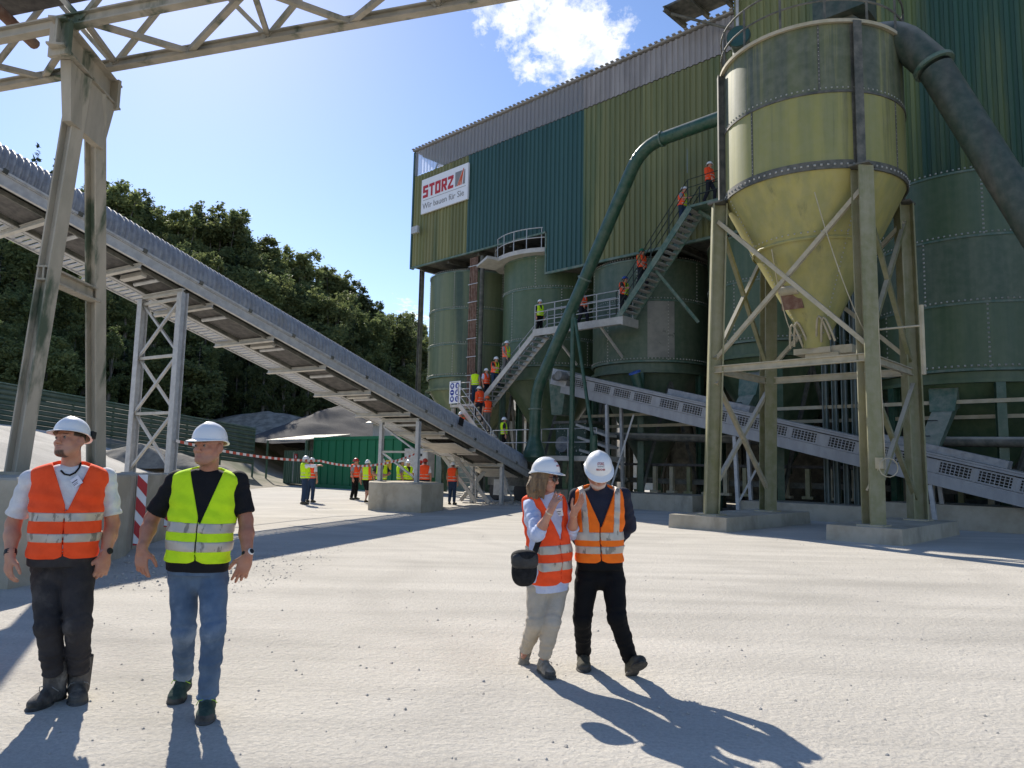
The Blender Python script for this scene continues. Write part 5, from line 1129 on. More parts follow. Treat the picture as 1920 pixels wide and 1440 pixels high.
m_refl = nmat('reflective_tape', (.56, .50, .42), (.44, .40, .34), 5, (1, 1, 1), .4, metal=.15, c3=(.22, .2, .17), s3=14, t3=(.57, .61), st3=(1, 1, .3))  # darker marks paint the shade of kinks and creases into the tape
m_wtee = cloth('white_cotton', (.70, .70, .71)); m_btee = cloth('black_cotton', (.012, .012, .014)); m_blueshirt = cloth('pale_blue_shirt', (.46, .52, .70), (.54, .59, .74), 20); m_navy = cloth('navy_shirt', (.022, .026, .045))
m_workp = cloth('dusty_black_work_trousers', (.028, .026, .028), (.048, .044, .045), 5, c3=(.11, .098, .09), s3=3.0, t3=(.54, .74)); m_blackp = cloth('black_trousers', (.006, .006, .007))
m_beige = cloth('beige_trousers', (.40, .35, .28), (.46, .41, .34), 6)
m_jean = cloth('faded_blue_jeans', (.065, .105, .17), (.12, .175, .255), 4, c3=(.24, .30, .38), s3=2.6, t3=(.5, .72))
m_boot = cloth('dusty_black_boots', (.055, .05, .046), (.14, .125, .11), 9, .5, c3=(.26, .235, .2), s3=6, t3=(.5, .7)); m_gshoe = cloth('green_hiking_shoes', (.03, .055, .045), (.06, .09, .07), 20); m_tshoe = cloth('grey_beige_walking_shoes', (.20, .17, .13), (.30, .27, .22), 24); m_dshoe = cloth('olive_brown_shoes', (.055, .05, .035), (.10, .09, .065), 16)
m_sole = nmat('rubber_sole', (.025, .024, .022), (.09, .085, .075), 10, (1, 1, 1), .8)
m_helm = nmat('white_helmet_plastic', (.78, .77, .75), None, rough=.28, spec=.5); m_helmi = nmat('helmet_lining', (.50, .42, .30), None, rough=.6)
m_hairb = nmat('brown_hair', (.12, .07, .035), (.26, .165, .085), 30, (1, 1, .12), .6, bump=.8, bscale=60); m_hairs = nmat('short_dark_hair', (.05, .032, .022), (.09, .06, .04), 50, (1, 1, 1), .8); m_hairg = nmat('grey_hair', (.25, .23, .21), None, rough=.8)
m_card = nmat('badge_card', (.66, .69, .80), None, rough=.3); m_print = nmat('badge_print', (.08, .09, .13), None, rough=.6); m_lens = nmat('dark_lens', (.01, .01, .012), None, rough=.1, spec=.6)
m_gold = nmat('bracelet_metal', (.6, .5, .36), None, rough=.3, metal=.8); m_lime = nmat('lime_laces', (.35, .55, .06), None, rough=.8); m_lace = nmat('grey_laces', (.25, .24, .22), None, rough=.8); m_bag = cloth('black_bag_cloth', (.010, .010, .011), (.022, .022, .023), 20)

def helmet_mesh(hc, hf, hu, tilt=0.0, sc_=1.0, seg=36):
    """hard hat shell with peak, rain rim and crown ridge, plus the lining inside"""
    hc = np.array(hc); hf, hu, hl = orth(hf, hu)[0], orth(hf, hu)[1], None
    f = hf*math.cos(tilt)+hu*math.sin(tilt); u = hu*math.cos(tilt)-hf*math.sin(tilt); l = np.cross(f, u)
    c0 = hc+u*.047-f*.008; vs = []; fs = []; rows = []
    def ring(fn):
        i0 = len(vs)
        for k in range(seg):
            a = 2*math.pi*k/seg; x, y, z = fn(a); vs.append(c0+(l*x+f*y+u*z)*sc_)
        rows.append(i0)
    def dome(e, g=0.0):
        def fn(a):
            ca, sa = math.cos(a), math.sin(a); r = math.cos(e)**.92; x = (.107+g)*sa*r; y = (.128+g)*ca*r; z = (.118+g)*math.sin(e)
            z += .007*math.exp(-(x/.018)**2)*math.sin(e)**.5*(1 if g > -.001 else 0); return x, y, z
        return fn
    def rim(out, dz):
        def fn(a):
            ca, sa = math.cos(a), math.sin(a); w = .010+.040*max(0, ca)**1.6+.012*max(0, -ca)**3; x = (.107+(w if out else 0))*sa; y = (.128+(w if out else 0))*ca
            return x, y, dz-(.016*max(0, ca)**2 if out else 0)-(.022*max(0, -ca)**1.5)
        return fn
    for e in np.linspace(1.5, 0.0, 12): ring(dome(float(e)))
    ring(rim(True, -.004)); ring(rim(True, -.009)); ring(rim(False, -.010))
    n_out = len(rows)
    for e in np.linspace(0.02, 1.5, 6): ring(dome(float(e), -.006))
    for i in range(len(rows)-1):
        for k in range(seg): fs.append((rows[i]+k, rows[i+1]+k, rows[i+1]+(k+1) % seg, rows[i]+(k+1) % seg))
    fs.append(tuple(rows[0]+k for k in range(seg))); fs.append(tuple(rows[-1]+k for k in range(seg))[::-1])
    mi = [0]*((n_out-1)*seg)+[1]*((len(rows)-n_out)*seg)+[0, 1]
    return vs, fs, mi, (c0, f, u, l)

def torso(Fd, J, prof, g=0.0, z0=None, z1=None, k=.02, xlim=None, slope=.36, cut_soft=.012, wr=0.0, band=None, neckr=None, vneck=None, armcut=None, seam=False, zr=None, ex=2.5, backv=None):
    P, Nk = NPV(J['pelvis']), NPV(J['neck']); Z = unit(Nk-P); X = unit(NPV(J['shL'])-NPV(J['shR'])); X = unit(X-Z*(X@Z)); Fw = np.cross(X, Z); Ht = np.linalg.norm(Nk-P)
    m = .42; sl_, x_, y_, z_ = Fd.sub(np.minimum(P, Nk)-m, np.maximum(P, Nk)+m)
    qx = (x_-P[0])*X[0]+(y_-P[1])*X[1]+(z_-P[2])*X[2]; qy = (x_-P[0])*Fw[0]+(y_-P[1])*Fw[1]+(z_-P[2])*Fw[2]; qz = (x_-P[0])*Z[0]+(y_-P[1])*Z[1]+(z_-P[2])*Z[2]
    T = np.array(prof); t = qz/Ht
    a = np.interp(t, T[:, 0], T[:, 1])+g; b = np.interp(t, T[:, 0], T[:, 2])+g; yc = np.interp(t, T[:, 0], T[:, 3])
    e = ((np.abs(qx)/a)**ex+(np.abs(qy-yc)/b)**ex)**(1/ex); d = (e-1)*np.minimum(a, b)
    if wr: d = d + wr*(1.3*np.sin(qx*23+qz*31+1.3*np.sin(qz*17))*np.sin(qz*19-qx*11+2*np.sin(qx*13))+.7*np.abs(np.sin(qx*9-qz*14+1.5*np.sin(qx*12+qz*5)))-.4+.6*np.sin(qx*61+2.2*np.sin(qz*11))*np.clip(.7-t, 0, .6))
    top = qz-(Ht*1.0+g*1.2+.015-slope*np.maximum(np.abs(qx)-.075, 0)); 
    def smax(p, q, kk): hh = np.clip(.5-.5*(q-p)/kk, 0, 1); return q*(1-hh)+p*hh+kk*hh*(1-hh)
    d = smax(d, top, .03)
    if z1 is not None: d = smax(d, qz-z1*Ht, .006)
    if z0 is not None: d = smax(d, z0*Ht-qz-(.018*np.exp(-(qx/.03)**2)*(qy > 0) if seam else 0)*-1, .006)
    if xlim: d = smax(d, np.abs(qx)-xlim, .01)
    if neckr: d = smax(d, neckr-np.sqrt((qx)**2+(qy-.012)**2)+0*qz, .006)
    if vneck:
        zv, w0 = vneck; d = smax(d, np.where(qy > -.02, (np.clip((qz-zv*Ht), 0, 1)*w0)-np.abs(qx), -1.0)*.8, .004)
    if seam: d = smax(d, np.where(qy > .0, .0035-np.abs(qx+.012*np.sin(qz*6)), -1.0), .003)
    if armcut:
        for s_ in ('L', 'R'):
            A, B = NPV(J['sh'+s_]), NPV(J['el'+s_]); dd = B-A; L2 = dd@dd; px_, py_, pz_ = x_-A[0], y_-A[1], z_-A[2]; tt = np.clip((px_*dd[0]+py_*dd[1]+pz_*dd[2])/L2, .33, .7)
            dist = np.sqrt((px_-tt*dd[0])**2+(py_-tt*dd[1])**2+(pz_-tt*dd[2])**2); d = smax(d, armcut-dist, .008)
    if band: 
        bd = None
        for bb_ in band:
            if bb_[0] == 'h': q = np.maximum(bb_[1]*Ht-qz, qz-bb_[2]*Ht)
            else: q = np.maximum(np.maximum(np.abs(np.abs(qx)-bb_[1]-(bb_[4] if len(bb_) > 4 else 0)*(qz/Ht-bb_[3]))-bb_[2], bb_[3]*Ht-qz), 0*qz-1)
            bd = q if bd is None else np.minimum(bd, q)
        d = np.maximum(d, bd)
    Fd.put(sl_, d, k); return X, Fw, Z, Ht

PROF_M = [(-.3, .165, .115, 0), (0, .178, .122, 0), (.22, .170, .118, .008), (.45, .176, .122, .008), (.7, .192, .128, 0), (.86, .196, .116, -.008), (.97, .190, .10, -.014), (1.02, .182, .088, -.018), (1.1, .10, .07, -.02)]
def scaled(prof, sx, sy, belly=0.0): return [(t, a*sx, b*sy+(belly*math.exp(-((t-.25)/.28)**2)), y+belly*math.exp(-((t-.25)/.28)**2)) for t, a, b, y in prof]

def hand(Fd, wr, dr, pn, th, sc_=1.0, curl=.35, fing=True, spread=.0, curls=None, k=.006):
    dr = unit(dr); pn = unit(np.array(pn, float)-dr*(np.array(pn, float)@dr)); lat = np.cross(dr, pn); lat = lat if lat@np.array(th, float) > 0 else -lat; wr = np.array(wr, float)
    Fd.cone(wr-dr*.02*sc_, wr+dr*.02*sc_, .027*sc_, .026*sc_, .015)
    Fd.ell(wr+dr*.055*sc_, [dr, lat, pn], (.054*sc_, .043*sc_, .018*sc_), .012, p=2.6)
    if not fing:
        Fd.cone(wr+dr*.09*sc_, wr+dr*.15*sc_+pn*.03*sc_, .03*sc_, .02*sc_, .02); Fd.cone(wr+dr*.03*sc_+lat*.035*sc_, wr+dr*.08*sc_+lat*.065*sc_, .016*sc_, .013*sc_, .01); return
    for i, (ofs, L) in enumerate(((.031, .074), (.0105, .083), (-.0105, .077), (-.030, .061))):
        c = curls[i] if curls else curl*(1+.12*i); b0 = wr+dr*(.098-.004*abs(i-1))*sc_+lat*ofs*sc_; sp = spread*(1.5-i)/1.5
        d0 = unit(dr+lat*sp); d1 = d0*math.cos(c)+pn*math.sin(c); d2 = d0*math.cos(2.0*c)+pn*math.sin(2.0*c); d3 = d0*math.cos(2.7*c)+pn*math.sin(2.7*c)
        p1 = b0+d1*L*.46*sc_; p2_ = p1+d2*L*.32*sc_; p3 = p2_+d3*L*.24*sc_
        Fd.cone(b0-d0*.02, p1, .0105*sc_, .0098*sc_, k); Fd.cone(p1, p2_, .0098*sc_, .009*sc_, .004); Fd.cone(p2_, p3, .009*sc_, .0078*sc_, .004)
    t0 = wr+dr*.022*sc_+lat*.024*sc_+pn*.006; td = unit(dr*.62+lat*.72+pn*.28); t1 = t0+td*.048*sc_; t2 = t1+unit(dr*.85+lat*.35+pn*.3)*.034*sc_; t3 = t2+unit(dr*.92+lat*.15+pn*.35)*.024*sc_
    Fd.cone(t0, t1, .0165*sc_, .0125*sc_, .012); Fd.cone(t1, t2, .0120*sc_, .0110*sc_, .005); Fd.cone(t2, t3, .0105*sc_, .009*sc_, .004)

def head(Fd, J, sc_=1.0, lod=0, jaw=1.0, open_=0.0, beardout=0.0, nose=1.0):
    hc = NPV(J['head']); f, u, l = orth(J['hf'], J['hu']); H_ = lambda x, y, z: hc+(l*x+f*y+u*z)*sc_; s_ = sc_; R = [l, f, u]
    nk = NPV(J['neck']); Fd.cone(nk-np.array([0, 0, .03]), H_(0, -.028, -.055), .066*s_, .056*s_, .03)
    Fd.ell(H_(0, -.014, .035), R, (.077*s_, .098*s_, .090*s_), .02)
    Fd.ell(H_(0, .022, -.045), R, (.063*s_*jaw, .066*s_, .080*s_), .03)
    Fd.ell(H_(0, .056, -.098), R, (.030*s_*jaw, .026*s_, .022*s_), .03)
    if beardout: Fd.ell(H_(0, .050, -.092), R, (.05*s_*jaw, .042*s_, .034*s_), .02)
    if lod: Fd.cone(H_(0, .085, .0), H_(0, .105, -.032), .012*s_, .015*s_, .01); return H_, R
    for sg in (-1, 1):
        Fd.cone(H_(sg*.058, .0, -.05), H_(sg*.036, .045, -.092), .020*s_, .018*s_, .03)       # jaw line
        Fd.ell(H_(sg*.043, .058, -.028), R, (.024*s_, .022*s_, .018*s_), .02)                  # cheekbone
        Fd.ell(H_(sg*.033, .097, .004), R, (.018*s_, .018*s_, .013*s_), .014, cut=True)        # eye socket
        Fd.cone(H_(sg*.014, .087, .020), H_(sg*.050, .074, .020), .010*s_, .008*s_, .010)      # brow
        Fd.ell(H_(sg*.032, .0785, .003), R, (.015*s_, .013*s_, .0115*s_), .004)                # lids
        Fd.ell(H_(sg*.083, -.010, -.010), [unit(l+f*sg*.35), unit(f-l*sg*.35), u], (.014*s_, .025*s_, .035*s_), .006)   # ear
        Fd.ell(H_(sg*.097, -.002, -.008), [unit(l+f*sg*.35), unit(f-l*sg*.35), u], (.006*s_, .011*s_, .018*s_), .004, cut=True)
        Fd.ell(H_(sg*.013, .099, -.038), R, (.010*s_, .010*s_, .009*s_), .006)                 # nostril wing
    Fd.cone(H_(0, .086, .012), H_(0, .108*nose, -.030), .0095*s_, .0125*s_, .010); Fd.ell(H_(0, .108*nose, -.034), R, (.0125*s_, .012*s_, .0105*s_), .008)
    Fd.cone(H_(-.020, .079, -.0645), H_(.020, .079, -.0645), .0085*s_, None, .008); Fd.cone(H_(-.017, .078, -.078), H_(.017, .078, -.078), .0085*s_, None, .008)
    Fd.cone(H_(-.024, .090, -.0712), H_(.024, .090, -.0712), .0030*s_+open_*.006, None, .004, cut=True)
    return H_, R

def leg_wob(amp, ph):
    def w(t, X, Y, Z): return amp*(np.sin(t*34+ph+2*np.sin(X*20+Y*14))*np.exp(-((t-.98)/.16)**2)+.8*np.sin(t*26+ph*2+3*np.sin(X*17-Y*21))*np.exp(-((t-.06)/.18)**2)+.35*np.sin(t*15+X*24+ph))
    return w
def shoe(J, s_, mats, o, h, par, size=1.0, boot=False, name='shoe', lace=None):
    an, toe, kn = NPV(J['an'+s_]), NPV(J['toe'+s_]), NPV(J['kn'+s_]); f0 = toe-an; shin = unit(kn-an)
    up = J.get('fu'+s_); 
    if up is None: f = f0.copy(); f[2] = 0; f = unit(f); up = np.array([0, 0, 1.0])
    else: up = unit(up); f = unit(f0-up*(f0@up))
    l = np.cross(f, up); S_ = size; F = Field(np.minimum(an, toe)-.16, np.maximum(an, toe)+.16, h); A = lambda x, y, z: an+(l*x+f*y+up*z)*S_; R = [l, f, up]
    F.ell(A(0, -.035, -.048), R, (.042*S_, .056*S_, .054*S_), .02); F.cone(A(0, 0, -.040), A(0, .10, -.048), .044*S_, .046*S_, .02)
    F.ell(A(0, .130, -.052), R, (.052*S_, .074*S_, .042*S_), .02); F.cone(A(0, .0, .0 if not boot else .20), A(0, .0, -.03), .046*S_ if not boot else .070*S_, .046*S_ if not boot else .060*S_, .02)
    F.cone(A(0, .055, -.012), A(0, .12, -.040), .030*S_, .028*S_, .025)
    F.half(A(0, 0, -.088), -up); F.half(A(0, 0, .035 if not boot else .20), up, .01)
    if not boot: F.cone(A(0, -.01, .07), A(0, -.005, .04), .034*S_, .034*S_, .006, cut=True)
    def zone(c): q = ((c-an)@up)/S_; y = ((c-an)@f)/S_; return np.where(q < -.064, 1, np.where((y > .155) & (q < -.035), 1, 0))
    F2 = F; F2.ell(A(0, .12, -.078), R, (.058*S_, .098*S_, .018*S_), .004); F2.ell(A(0, -.02, -.078), R, (.048*S_, .078*S_, .018*S_), .004); F2.half(A(0, 0, -.088), -up)
    me = F2.mesh(name, o, mats, zone); ob = link(name, me, par)
    if lace is not None:
        b = MB()
        for k in range(5):
            y = .045+.018*k; z = .020-.0118*k-.012*(k > 2); b.tube([A(-.028, y, z-.012), A(0, y+.006*(-1)**k, z+.006), A(.028, y, z-.012)], .0035, 5)
        b.tube([A(.006, .05, .018), A(.045, .07, .014), A(.058, .05, -.015)], .003, 5); b.tube([A(-.006, .05, .018), A(-.045, .07, .010), A(-.056, .045, -.012)], .003, 5)
        b.build('laces', lace, par, smooth=60)
    return ob
m_flap = nmat('black_bag_flap', (.018, .018, .019), (.035, .034, .033), 12, (1, 1, 1), .5, bump=.5, bscale=30)
def snap(objs, p, d, off=.004):
    """first point of the given meshes met from p along d"""
    best = None; d = (Vector(p)-Vector((0, 0, EYE))).normalized() if d is None else Vector(d).normalized()
    for ob in objs:
        hit, loc, nr, _ = ob.ray_cast(Vector(p)-ORG[ob.name], d)
        if hit:
            w = loc+ORG[ob.name]; t = (w-Vector(p)).length
            if best is None or t < best[0]: best = (t, w-d*off, nr)
    return (best[1], best[2]) if best else (Vector(p)+d*.1, -d)

def figure(root, o, J, S, h=.005, lod=0):
    """S: dict of looks.  Builds body, clothes, shoes and helmet as children of root; o is the root's place"""
    o = NPV(o); hs = S.get('hs', 1.0); P, Nk = NPV(J['pelvis']), NPV(J['neck'])
    pts = np.array([NPV(J[k]) for k in J if k not in ('hf', 'hu', 'fuL', 'fuR') and not k.startswith(('hd', 'hp', 'ht'))]); lo, hi = pts.min(0)-.2, pts.max(0)+.24
    prof = S['prof']; ar = S.get('arm', 1.0); lg = S.get('leg', 1.0); out = {}
    F = Field(lo, hi, h)
    torso(F, J, prof, -.012, z0=-.04, k=.0)
    for s_ in 'LR':
        sh, el, wr = NPV(J['sh'+s_]), NPV(J['el'+s_]), NPV(J['wr'+s_])
        F.ell(sh, np.eye(3), (.044*ar,)*3, .02); F.cone(sh, el, .050*ar, .042*ar, .02); F.cone(el+(el-sh)*.0, el.copy()*.62+wr*.38, .042*ar, .044*ar, .02); F.cone(el*.62+wr*.38, wr, .044*ar, .027*ar, .02)
        dr = J['hd'+s_]; 
        hand(F, wr, dr, J['hp'+s_], J['ht'+s_], S.get('hand', 1.0), S.get('curl'+s_, .35), fing=lod == 0, spread=S.get('spread'+s_, 0.0), curls=S.get('curls'+s_))
        hp_, kn, an = NPV(J['hip'+s_]), NPV(J['kn'+s_]), NPV(J['an'+s_]); cr = S.get('calf', .046)
        F.cone(hp_, kn, .07*lg, .048*lg, .04); F.cone(kn, an+(kn-an)*.5, .045*lg, .040*lg, .02); F.cone(an+(kn-an)*.5, an, .036*lg, .032, .02)
        if S.get('shorts'): F.cone(kn, an*.3+kn*.7, .055, .058, .02)
        F.cone(an, an+(NPV(J['toe'+s_])-an)*.35, .030, .020, .02)
    H_, R = head(F, J, hs, lod, S.get('jaw', 1.0), S.get('open', 0.0), S.get('beardout', 0.0))
    hc = NPV(J['head'])
    bd = S.get('beard')
    me_b = F.mesh('body', o, [S.get('skin', m_skin)]); nv = len(me_b.vertices); co = np.zeros(nv*3, np.float32); me_b.vertices.foreach_get('co', co); q = (co.reshape(-1, 3)+o-hc)/hs
    x, y, z = q@R[0], q@R[1], q@R[2]; near = np.linalg.norm(q, axis=1) < .2; pig = np.zeros((nv, 4), np.float32)
    ss = lambda v, a_, b_: (lambda t: t*t*(3-2*t))(np.clip((v-a_)/(b_-a_), 0, 1))
    def tint(colr, m):
        m = np.clip(np.where(near, m, 0), 0, 1)[:, None]; pig[:, :3] = pig[:, :3]*(1-m)+np.array(colr)*m; pig[:, 3:] = 1-(1-pig[:, 3:])*(1-m)
    pig[:, :3] = S.get('skinc', (.48, .25, .17)); nz_ = .5+.5*np.sin(x*310+np.sin(z*290)*2)*np.sin(y*270+z*330)
    if lod == 0:
        tint((.42, .15, .10), .45*np.exp(-((np.abs(x)-.045)/.022)**2-((z+.03)/.022)**2)*(y > .03)); tint((.45, .17, .12), .4*np.exp(-(x/.016)**2-((z+.032)/.016)**2)*(y > .09))
        tint((.12, .06, .045), .55*np.exp(-((np.abs(x)-.033)/.02)**4-((z-.004)/.012)**2)*(y > .05))  # brown darkening over the eye sockets
        bc = S.get('beardc', (.05, .03, .02))
        if bd == 'goatee': tint(bc, (.85+.15*nz_)*np.maximum(ss(-z, .080, .092)*ss(z, -.15, -.125)*ss(-np.abs(x), -.042, -.030)*(y > .02), .8*np.exp(-(x/.030)**6-((z+.0535)/.006)**2)*(y > .06))); tint(bc, .25*ss(-z, .045, .075)*(y > -.02)*ss(z, -.15, -.11))
        elif bd: tint(bc, S.get('bstr', .8)*(.75+.25*nz_)*ss(-z, S.get('bz', .050), S.get('bz', .050)+.022)*ss(y, -.030, .012)*ss(z, -.16, -.13)); tint(bc, S.get('bstr', .8)*np.exp(-(x/.032)**6-((z+.0535)/.008)**2)*(y > .06))
        tint((.36, .13, .105), .75*np.exp(-(x/.022)**4-((z+.0715)/.0085)**2)*(y > .07))
        tint(S.get('browc', (.05, .032, .022)), .9*np.exp(-((np.abs(x)-.034)/.019)**4-((z-.0235-.06*(.034-np.abs(x)))/.0055)**2)*(y > .05))
    ear = (np.abs(x) > .078) & (y > -.034) & (z < .022)
    tint(S.get('hairc', (.05, .032, .022)), np.where(ear, 0, np.maximum(np.maximum(ss(z, .040, .050)*(y < .078), ss(-y, .026, .036)*ss(z+.6*y, -.10, -.085)), ss(z, .012, .024)*ss(-y, -.05, -.04))))
    ca_ = me_b.attributes.new('colouring', 'FLOAT_COLOR', 'POINT'); ca_.data.foreach_set('color', pig.ravel())
    body = link('body', me_b, root); out['body'] = body
    if lod == 0 and not S.get('noeyes'):
        for sg in (-1, 1):
            b = MB(); c = Vector(H_(sg*.0325, .0785, .0025)); f = Vector(R[1]); n_ = 10; vs = []; fs = []; mi = []
            b.lathe([(0, .0128*hs), (.0052*hs, .0117*hs)], c, 12, axis=f); b.cur = 1; n0 = len(b.f); b.lathe([(.0052*hs, .0117*hs), (.0095*hs, .0085*hs), (.0122*hs, .003*hs)], c, 12, axis=f)
            b.mi = [1]*n0+[0]*(len(b.f)-n0); b.build('eye', [m_eyew, m_iris], root, smooth=60)
    # shirt
    hh = h*1.35; F = Field(lo, hi, hh); wr_ = S.get('wr', .004) if lod == 0 else 0
    torso(F, J, prof, S.get('shirt_g', .002), z0=S.get('shirt_z', -.08), k=0, wr=wr_, neckr=None)
    if S.get('collar'): F.cone(Nk-np.array([0, 0, .03]), Nk*.75+NPV(J['head'])*.25, .078*hs, .070*hs, .02)
    for s_ in 'LR':
        sh, el, wr = NPV(J['sh'+s_]), NPV(J['el'+s_]), NPV(J['wr'+s_]); sl_ = S.get('sleeve', .75)
        wob = (lambda t, X, Y, Z: .003*np.sin(t*19+X*40+np.sin(Z*33)*1.5)+.002*np.sin(Z*70+X*31)) if lod == 0 else None
        A_ = Field(lo, hi, hh)
        if sl_ > 1:
            c = el+(wr-el)*(sl_-1); n = unit(wr-el); A_.cone(el, c+n*.02, .060*ar, .052*ar if sl_ > 1.8 else .058*ar, 0, wob=wob); A_.half(c, n, .004, (c-.16, c+.16)); A_.cone(sh, el, .060*ar, .062*ar, .015, wob=wob)
        else: c = sh+(el-sh)*sl_; n = unit(el-sh); A_.cone(sh, el, .060*ar, .064*ar, 0, wob=wob); A_.half(c, n, .004, (c-.16, c+.16))
        A_.ell(sh, np.eye(3), (.062*ar,)*3, .02); F.put(tuple(slice(None) for _ in range(3)), A_.d, .018)
    if S.get('shirt'): out['shirt'] = link('shirt', F.mesh('shirt', o, [S['shirt']]), root)
    # vest with reflective strips
    vz0, vz1 = S.get('vest_z', (-.02, None)); vg = .023 if lod == 0 else .024
    arg = dict(z0=vz0, wr=(.006 if lod == 0 else 0), xlim=S.get('vx', .22), neckr=S.get('vneckr', .075), vneck=S.get('vn', (.56, .42)), armcut=S.get('ac', .082)*ar, seam=lod == 0)
    F = Field(lo, hi, hh); torso(F, J, prof, vg, k=0, **arg); vest = link('vest', F.mesh('vest', o, [S['vest']]), root); out['vest'] = vest
    F = Field(lo, hi, hh*.85); torso(F, J, prof, vg+.0045, k=0, band=S.get('bands', [('h', .24, .33), ('h', .04, .13)]), **arg)
    out['strip'] = link('reflective_strip', F.mesh('reflective_strip', o, [m_refl]), vest)
    # trousers
    if S.get('trousers'):
        F = Field(lo, hi, hh); torso(F, J, prof, S.get('tg', .010), z0=-.07, z1=.08, k=0); F.ell((NPV(J['hipL'])+NPV(J['hipR']))/2-np.array([0, 0, .03]), np.eye(3), (.10, .10, .09), .05)
        for s_ in 'LR':
            hp_, kn, an = NPV(J['hip'+s_]), NPV(J['kn'+s_]), NPV(J['an'+s_]); w = S.get('tw', (.098, .074, .066, .058)); ph = 1.0 if s_ == 'L' else 3.1
            mid = kn+(an-kn)*.45; amp = S.get('tamp', .006) if lod == 0 else 0; end = an+(kn-an)*S.get('tcut', .02)
            A_ = Field(lo, hi, hh); A_.cone(hp_, kn, w[0], w[1], 0, wob=leg_wob(amp, ph) if amp else None)
            if not S.get('shorts'): A_.cone(kn, mid, w[1], w[2], .02, wob=leg_wob(amp*.7, ph) if amp else None); A_.cone(mid, end, w[2], w[3], .02, wob=leg_wob(amp*1.2, ph+1) if amp else None); A_.half(end, an-kn, .004, (end-.16, end+.16))
            else: A_.half(kn, an-kn, .004, (kn-.16, kn+.16))
            F.put(tuple(slice(None) for _ in range(3)), A_.d, .02)
        out['trousers'] = link('trousers', F.mesh('trousers', o, [S['trousers']]), root)
    for s_ in 'LR': shoe(J, s_, [S['shoe'], S.get('sole', m_sole)], o, h*1.1 if lod == 0 else h, root, S.get('ss', 1.0), S.get('boot', False), lace=S.get('lace') if lod == 0 else None)
    if S.get('helm', m_helm):
        vs, fs, mi, fr = helmet_mesh(hc, J['hf'], J['hu'], S.get('tilt', 0.0), hs, 36 if lod == 0 else 16); b = MB(); b.add(vs, fs); b.mi = mi
        out['helmet'] = b.build('helmet', [S.get('helm', m_helm), m_helmi], root, smooth=50); out['hfr'] = fr
    out['H'] = H_; out['R'] = R; return out
def badge(par, objs, p, look, w, h_, rot, dark=True, mat=None, lift=.008):
    """small card lying on the vest with illegible print"""
    pos, nr = snap(objs, p, None, lift); nr = Vector(look)*-1; X = nr.cross(UP)*-1; X.normalize(); Yd = nr.cross(X)*1; Yd = Yd if Yd.z > 0 else -Yd
    c, s_ = math.cos(rot), math.sin(rot); X2 = X*c+Yd*s_; Y2 = Yd*c-X*s_
    b = MB(); b.box(pos, w, h_, .003, X2, Y2, nr); card = b.build('name_badge', mat or m_card, par)
    b = MB()
    for k, (y, x0, x1, t) in enumerate(((.12, -.3, .3, .10), (-.1, -.22, .22, .05), (-.24, -.18, .2, .05))): b.box(pos+nr*.0022+Y2*(y*h_)+X2*((x0+x1)/2*w), (x1-x0)*w, t*h_, .001, X2, Y2, nr)
    b.build('badge_print', m_print, card)
def band_at(par, J, s_, t, r, name, mat, w=.014, face=None, facem=None):
    el, wr = Vector(J['el'+s_]), Vector(J['wr'+s_]); d = (wr-el).normalized(); c = el.lerp(wr, t)
    b = MB(); b.lathe([(r-.002, -w), (r+.004, -w), (r+.006, 0), (r+.004, w), (r-.002, w)], c, 18, axis=d); ob = b.build(name, mat, par, smooth=60)
    if face is not None:
        fv = (Vector(face)-d*Vector(face).dot(d)).normalized(); b = MB(); b.lathe([(0, .012), (.019, .012), (.022, .008), (.022, 0), (0, 0)], c+fv*(r+.001), 18, axis=fv); wf = b.build('watch_case', facem or m_galv, ob, smooth=40)
        b = MB(); b.lathe([(0, .0135), (.017, .0135), (.017, .0125)], c+fv*(r+.001), 18, axis=fv); b.build('dial', m_black, ob)
def flat(p, z): p = Vector(p); p.z = z; return p

# --- man in orange vest, far left
J = dict(head=at(131, 826, 4.98), neck=at(134, 876, 5.06), pelvis=at(117, 1046, 5.06), shR=at(58, 900, 4.96), shL=at(198, 896, 5.18), elR=at(25, 982, 4.98), elL=at(211, 982, 5.2), wrR=at(19, 1042, 4.88), wrL=at(197, 1042, 5.08),
  hipR=at(90, 1066, 5.06), hipL=at(146, 1066, 5.06), knR=at(92, 1172, 4.97), knL=at(146, 1172, 4.98), anR=flat(at(103, 1285, 5.10), .09), anL=flat(at(148, 1280, 5.2), .09), toeR=flat(at(66, 1312, 4.92), .035), toeL=flat(at(146, 1312, 4.98), .035),
  hf=Vector((-.20, -.95, .20)), hu=Vector((-.10, -.02, 1)), hdR=Vector((.02, -.12, -1)), hpR=Vector((.55, .8, 0)), htR=Vector((.9, -.5, 0)), hdL=Vector((-.10, -.1, -1)), hpL=Vector((-.6, .75, 0)), htL=Vector((-.8, -.6, 0)))
PR1 = scaled(PROF_M, 1.08, 1.2, .02)
o1 = Vector((-2.9, 5.03, 0)); p1 = thing('person', 'bearded man in orange red vest and white T-shirt looking up at the far left', 'person', o1, 'visitors walking in the foreground')
S1 = dict(prof=PR1, arm=1.06, leg=1.1, hs=.96, jaw=1.1, shirt=m_wtee, sleeve=.82, vest=m_vo, vest_z=(.02, None), vx=.235, ac=.085, vn=(.53, .36), bands=[('h', .42, .515), ('h', .20, .295)], trousers=m_workp, tw=(.104, .082, .070, .062), tamp=.006, tcut=.20, shirt_z=.0, shoe=m_boot, boot=True, ss=1.12, lace=m_lace, beard='goatee', tilt=.03, curlR=.42, curlL=.48, spreadR=.12, spreadL=.12, hand=1.05, skin=m_skin)
a1 = figure(p1, o1, J, S1); J1 = J
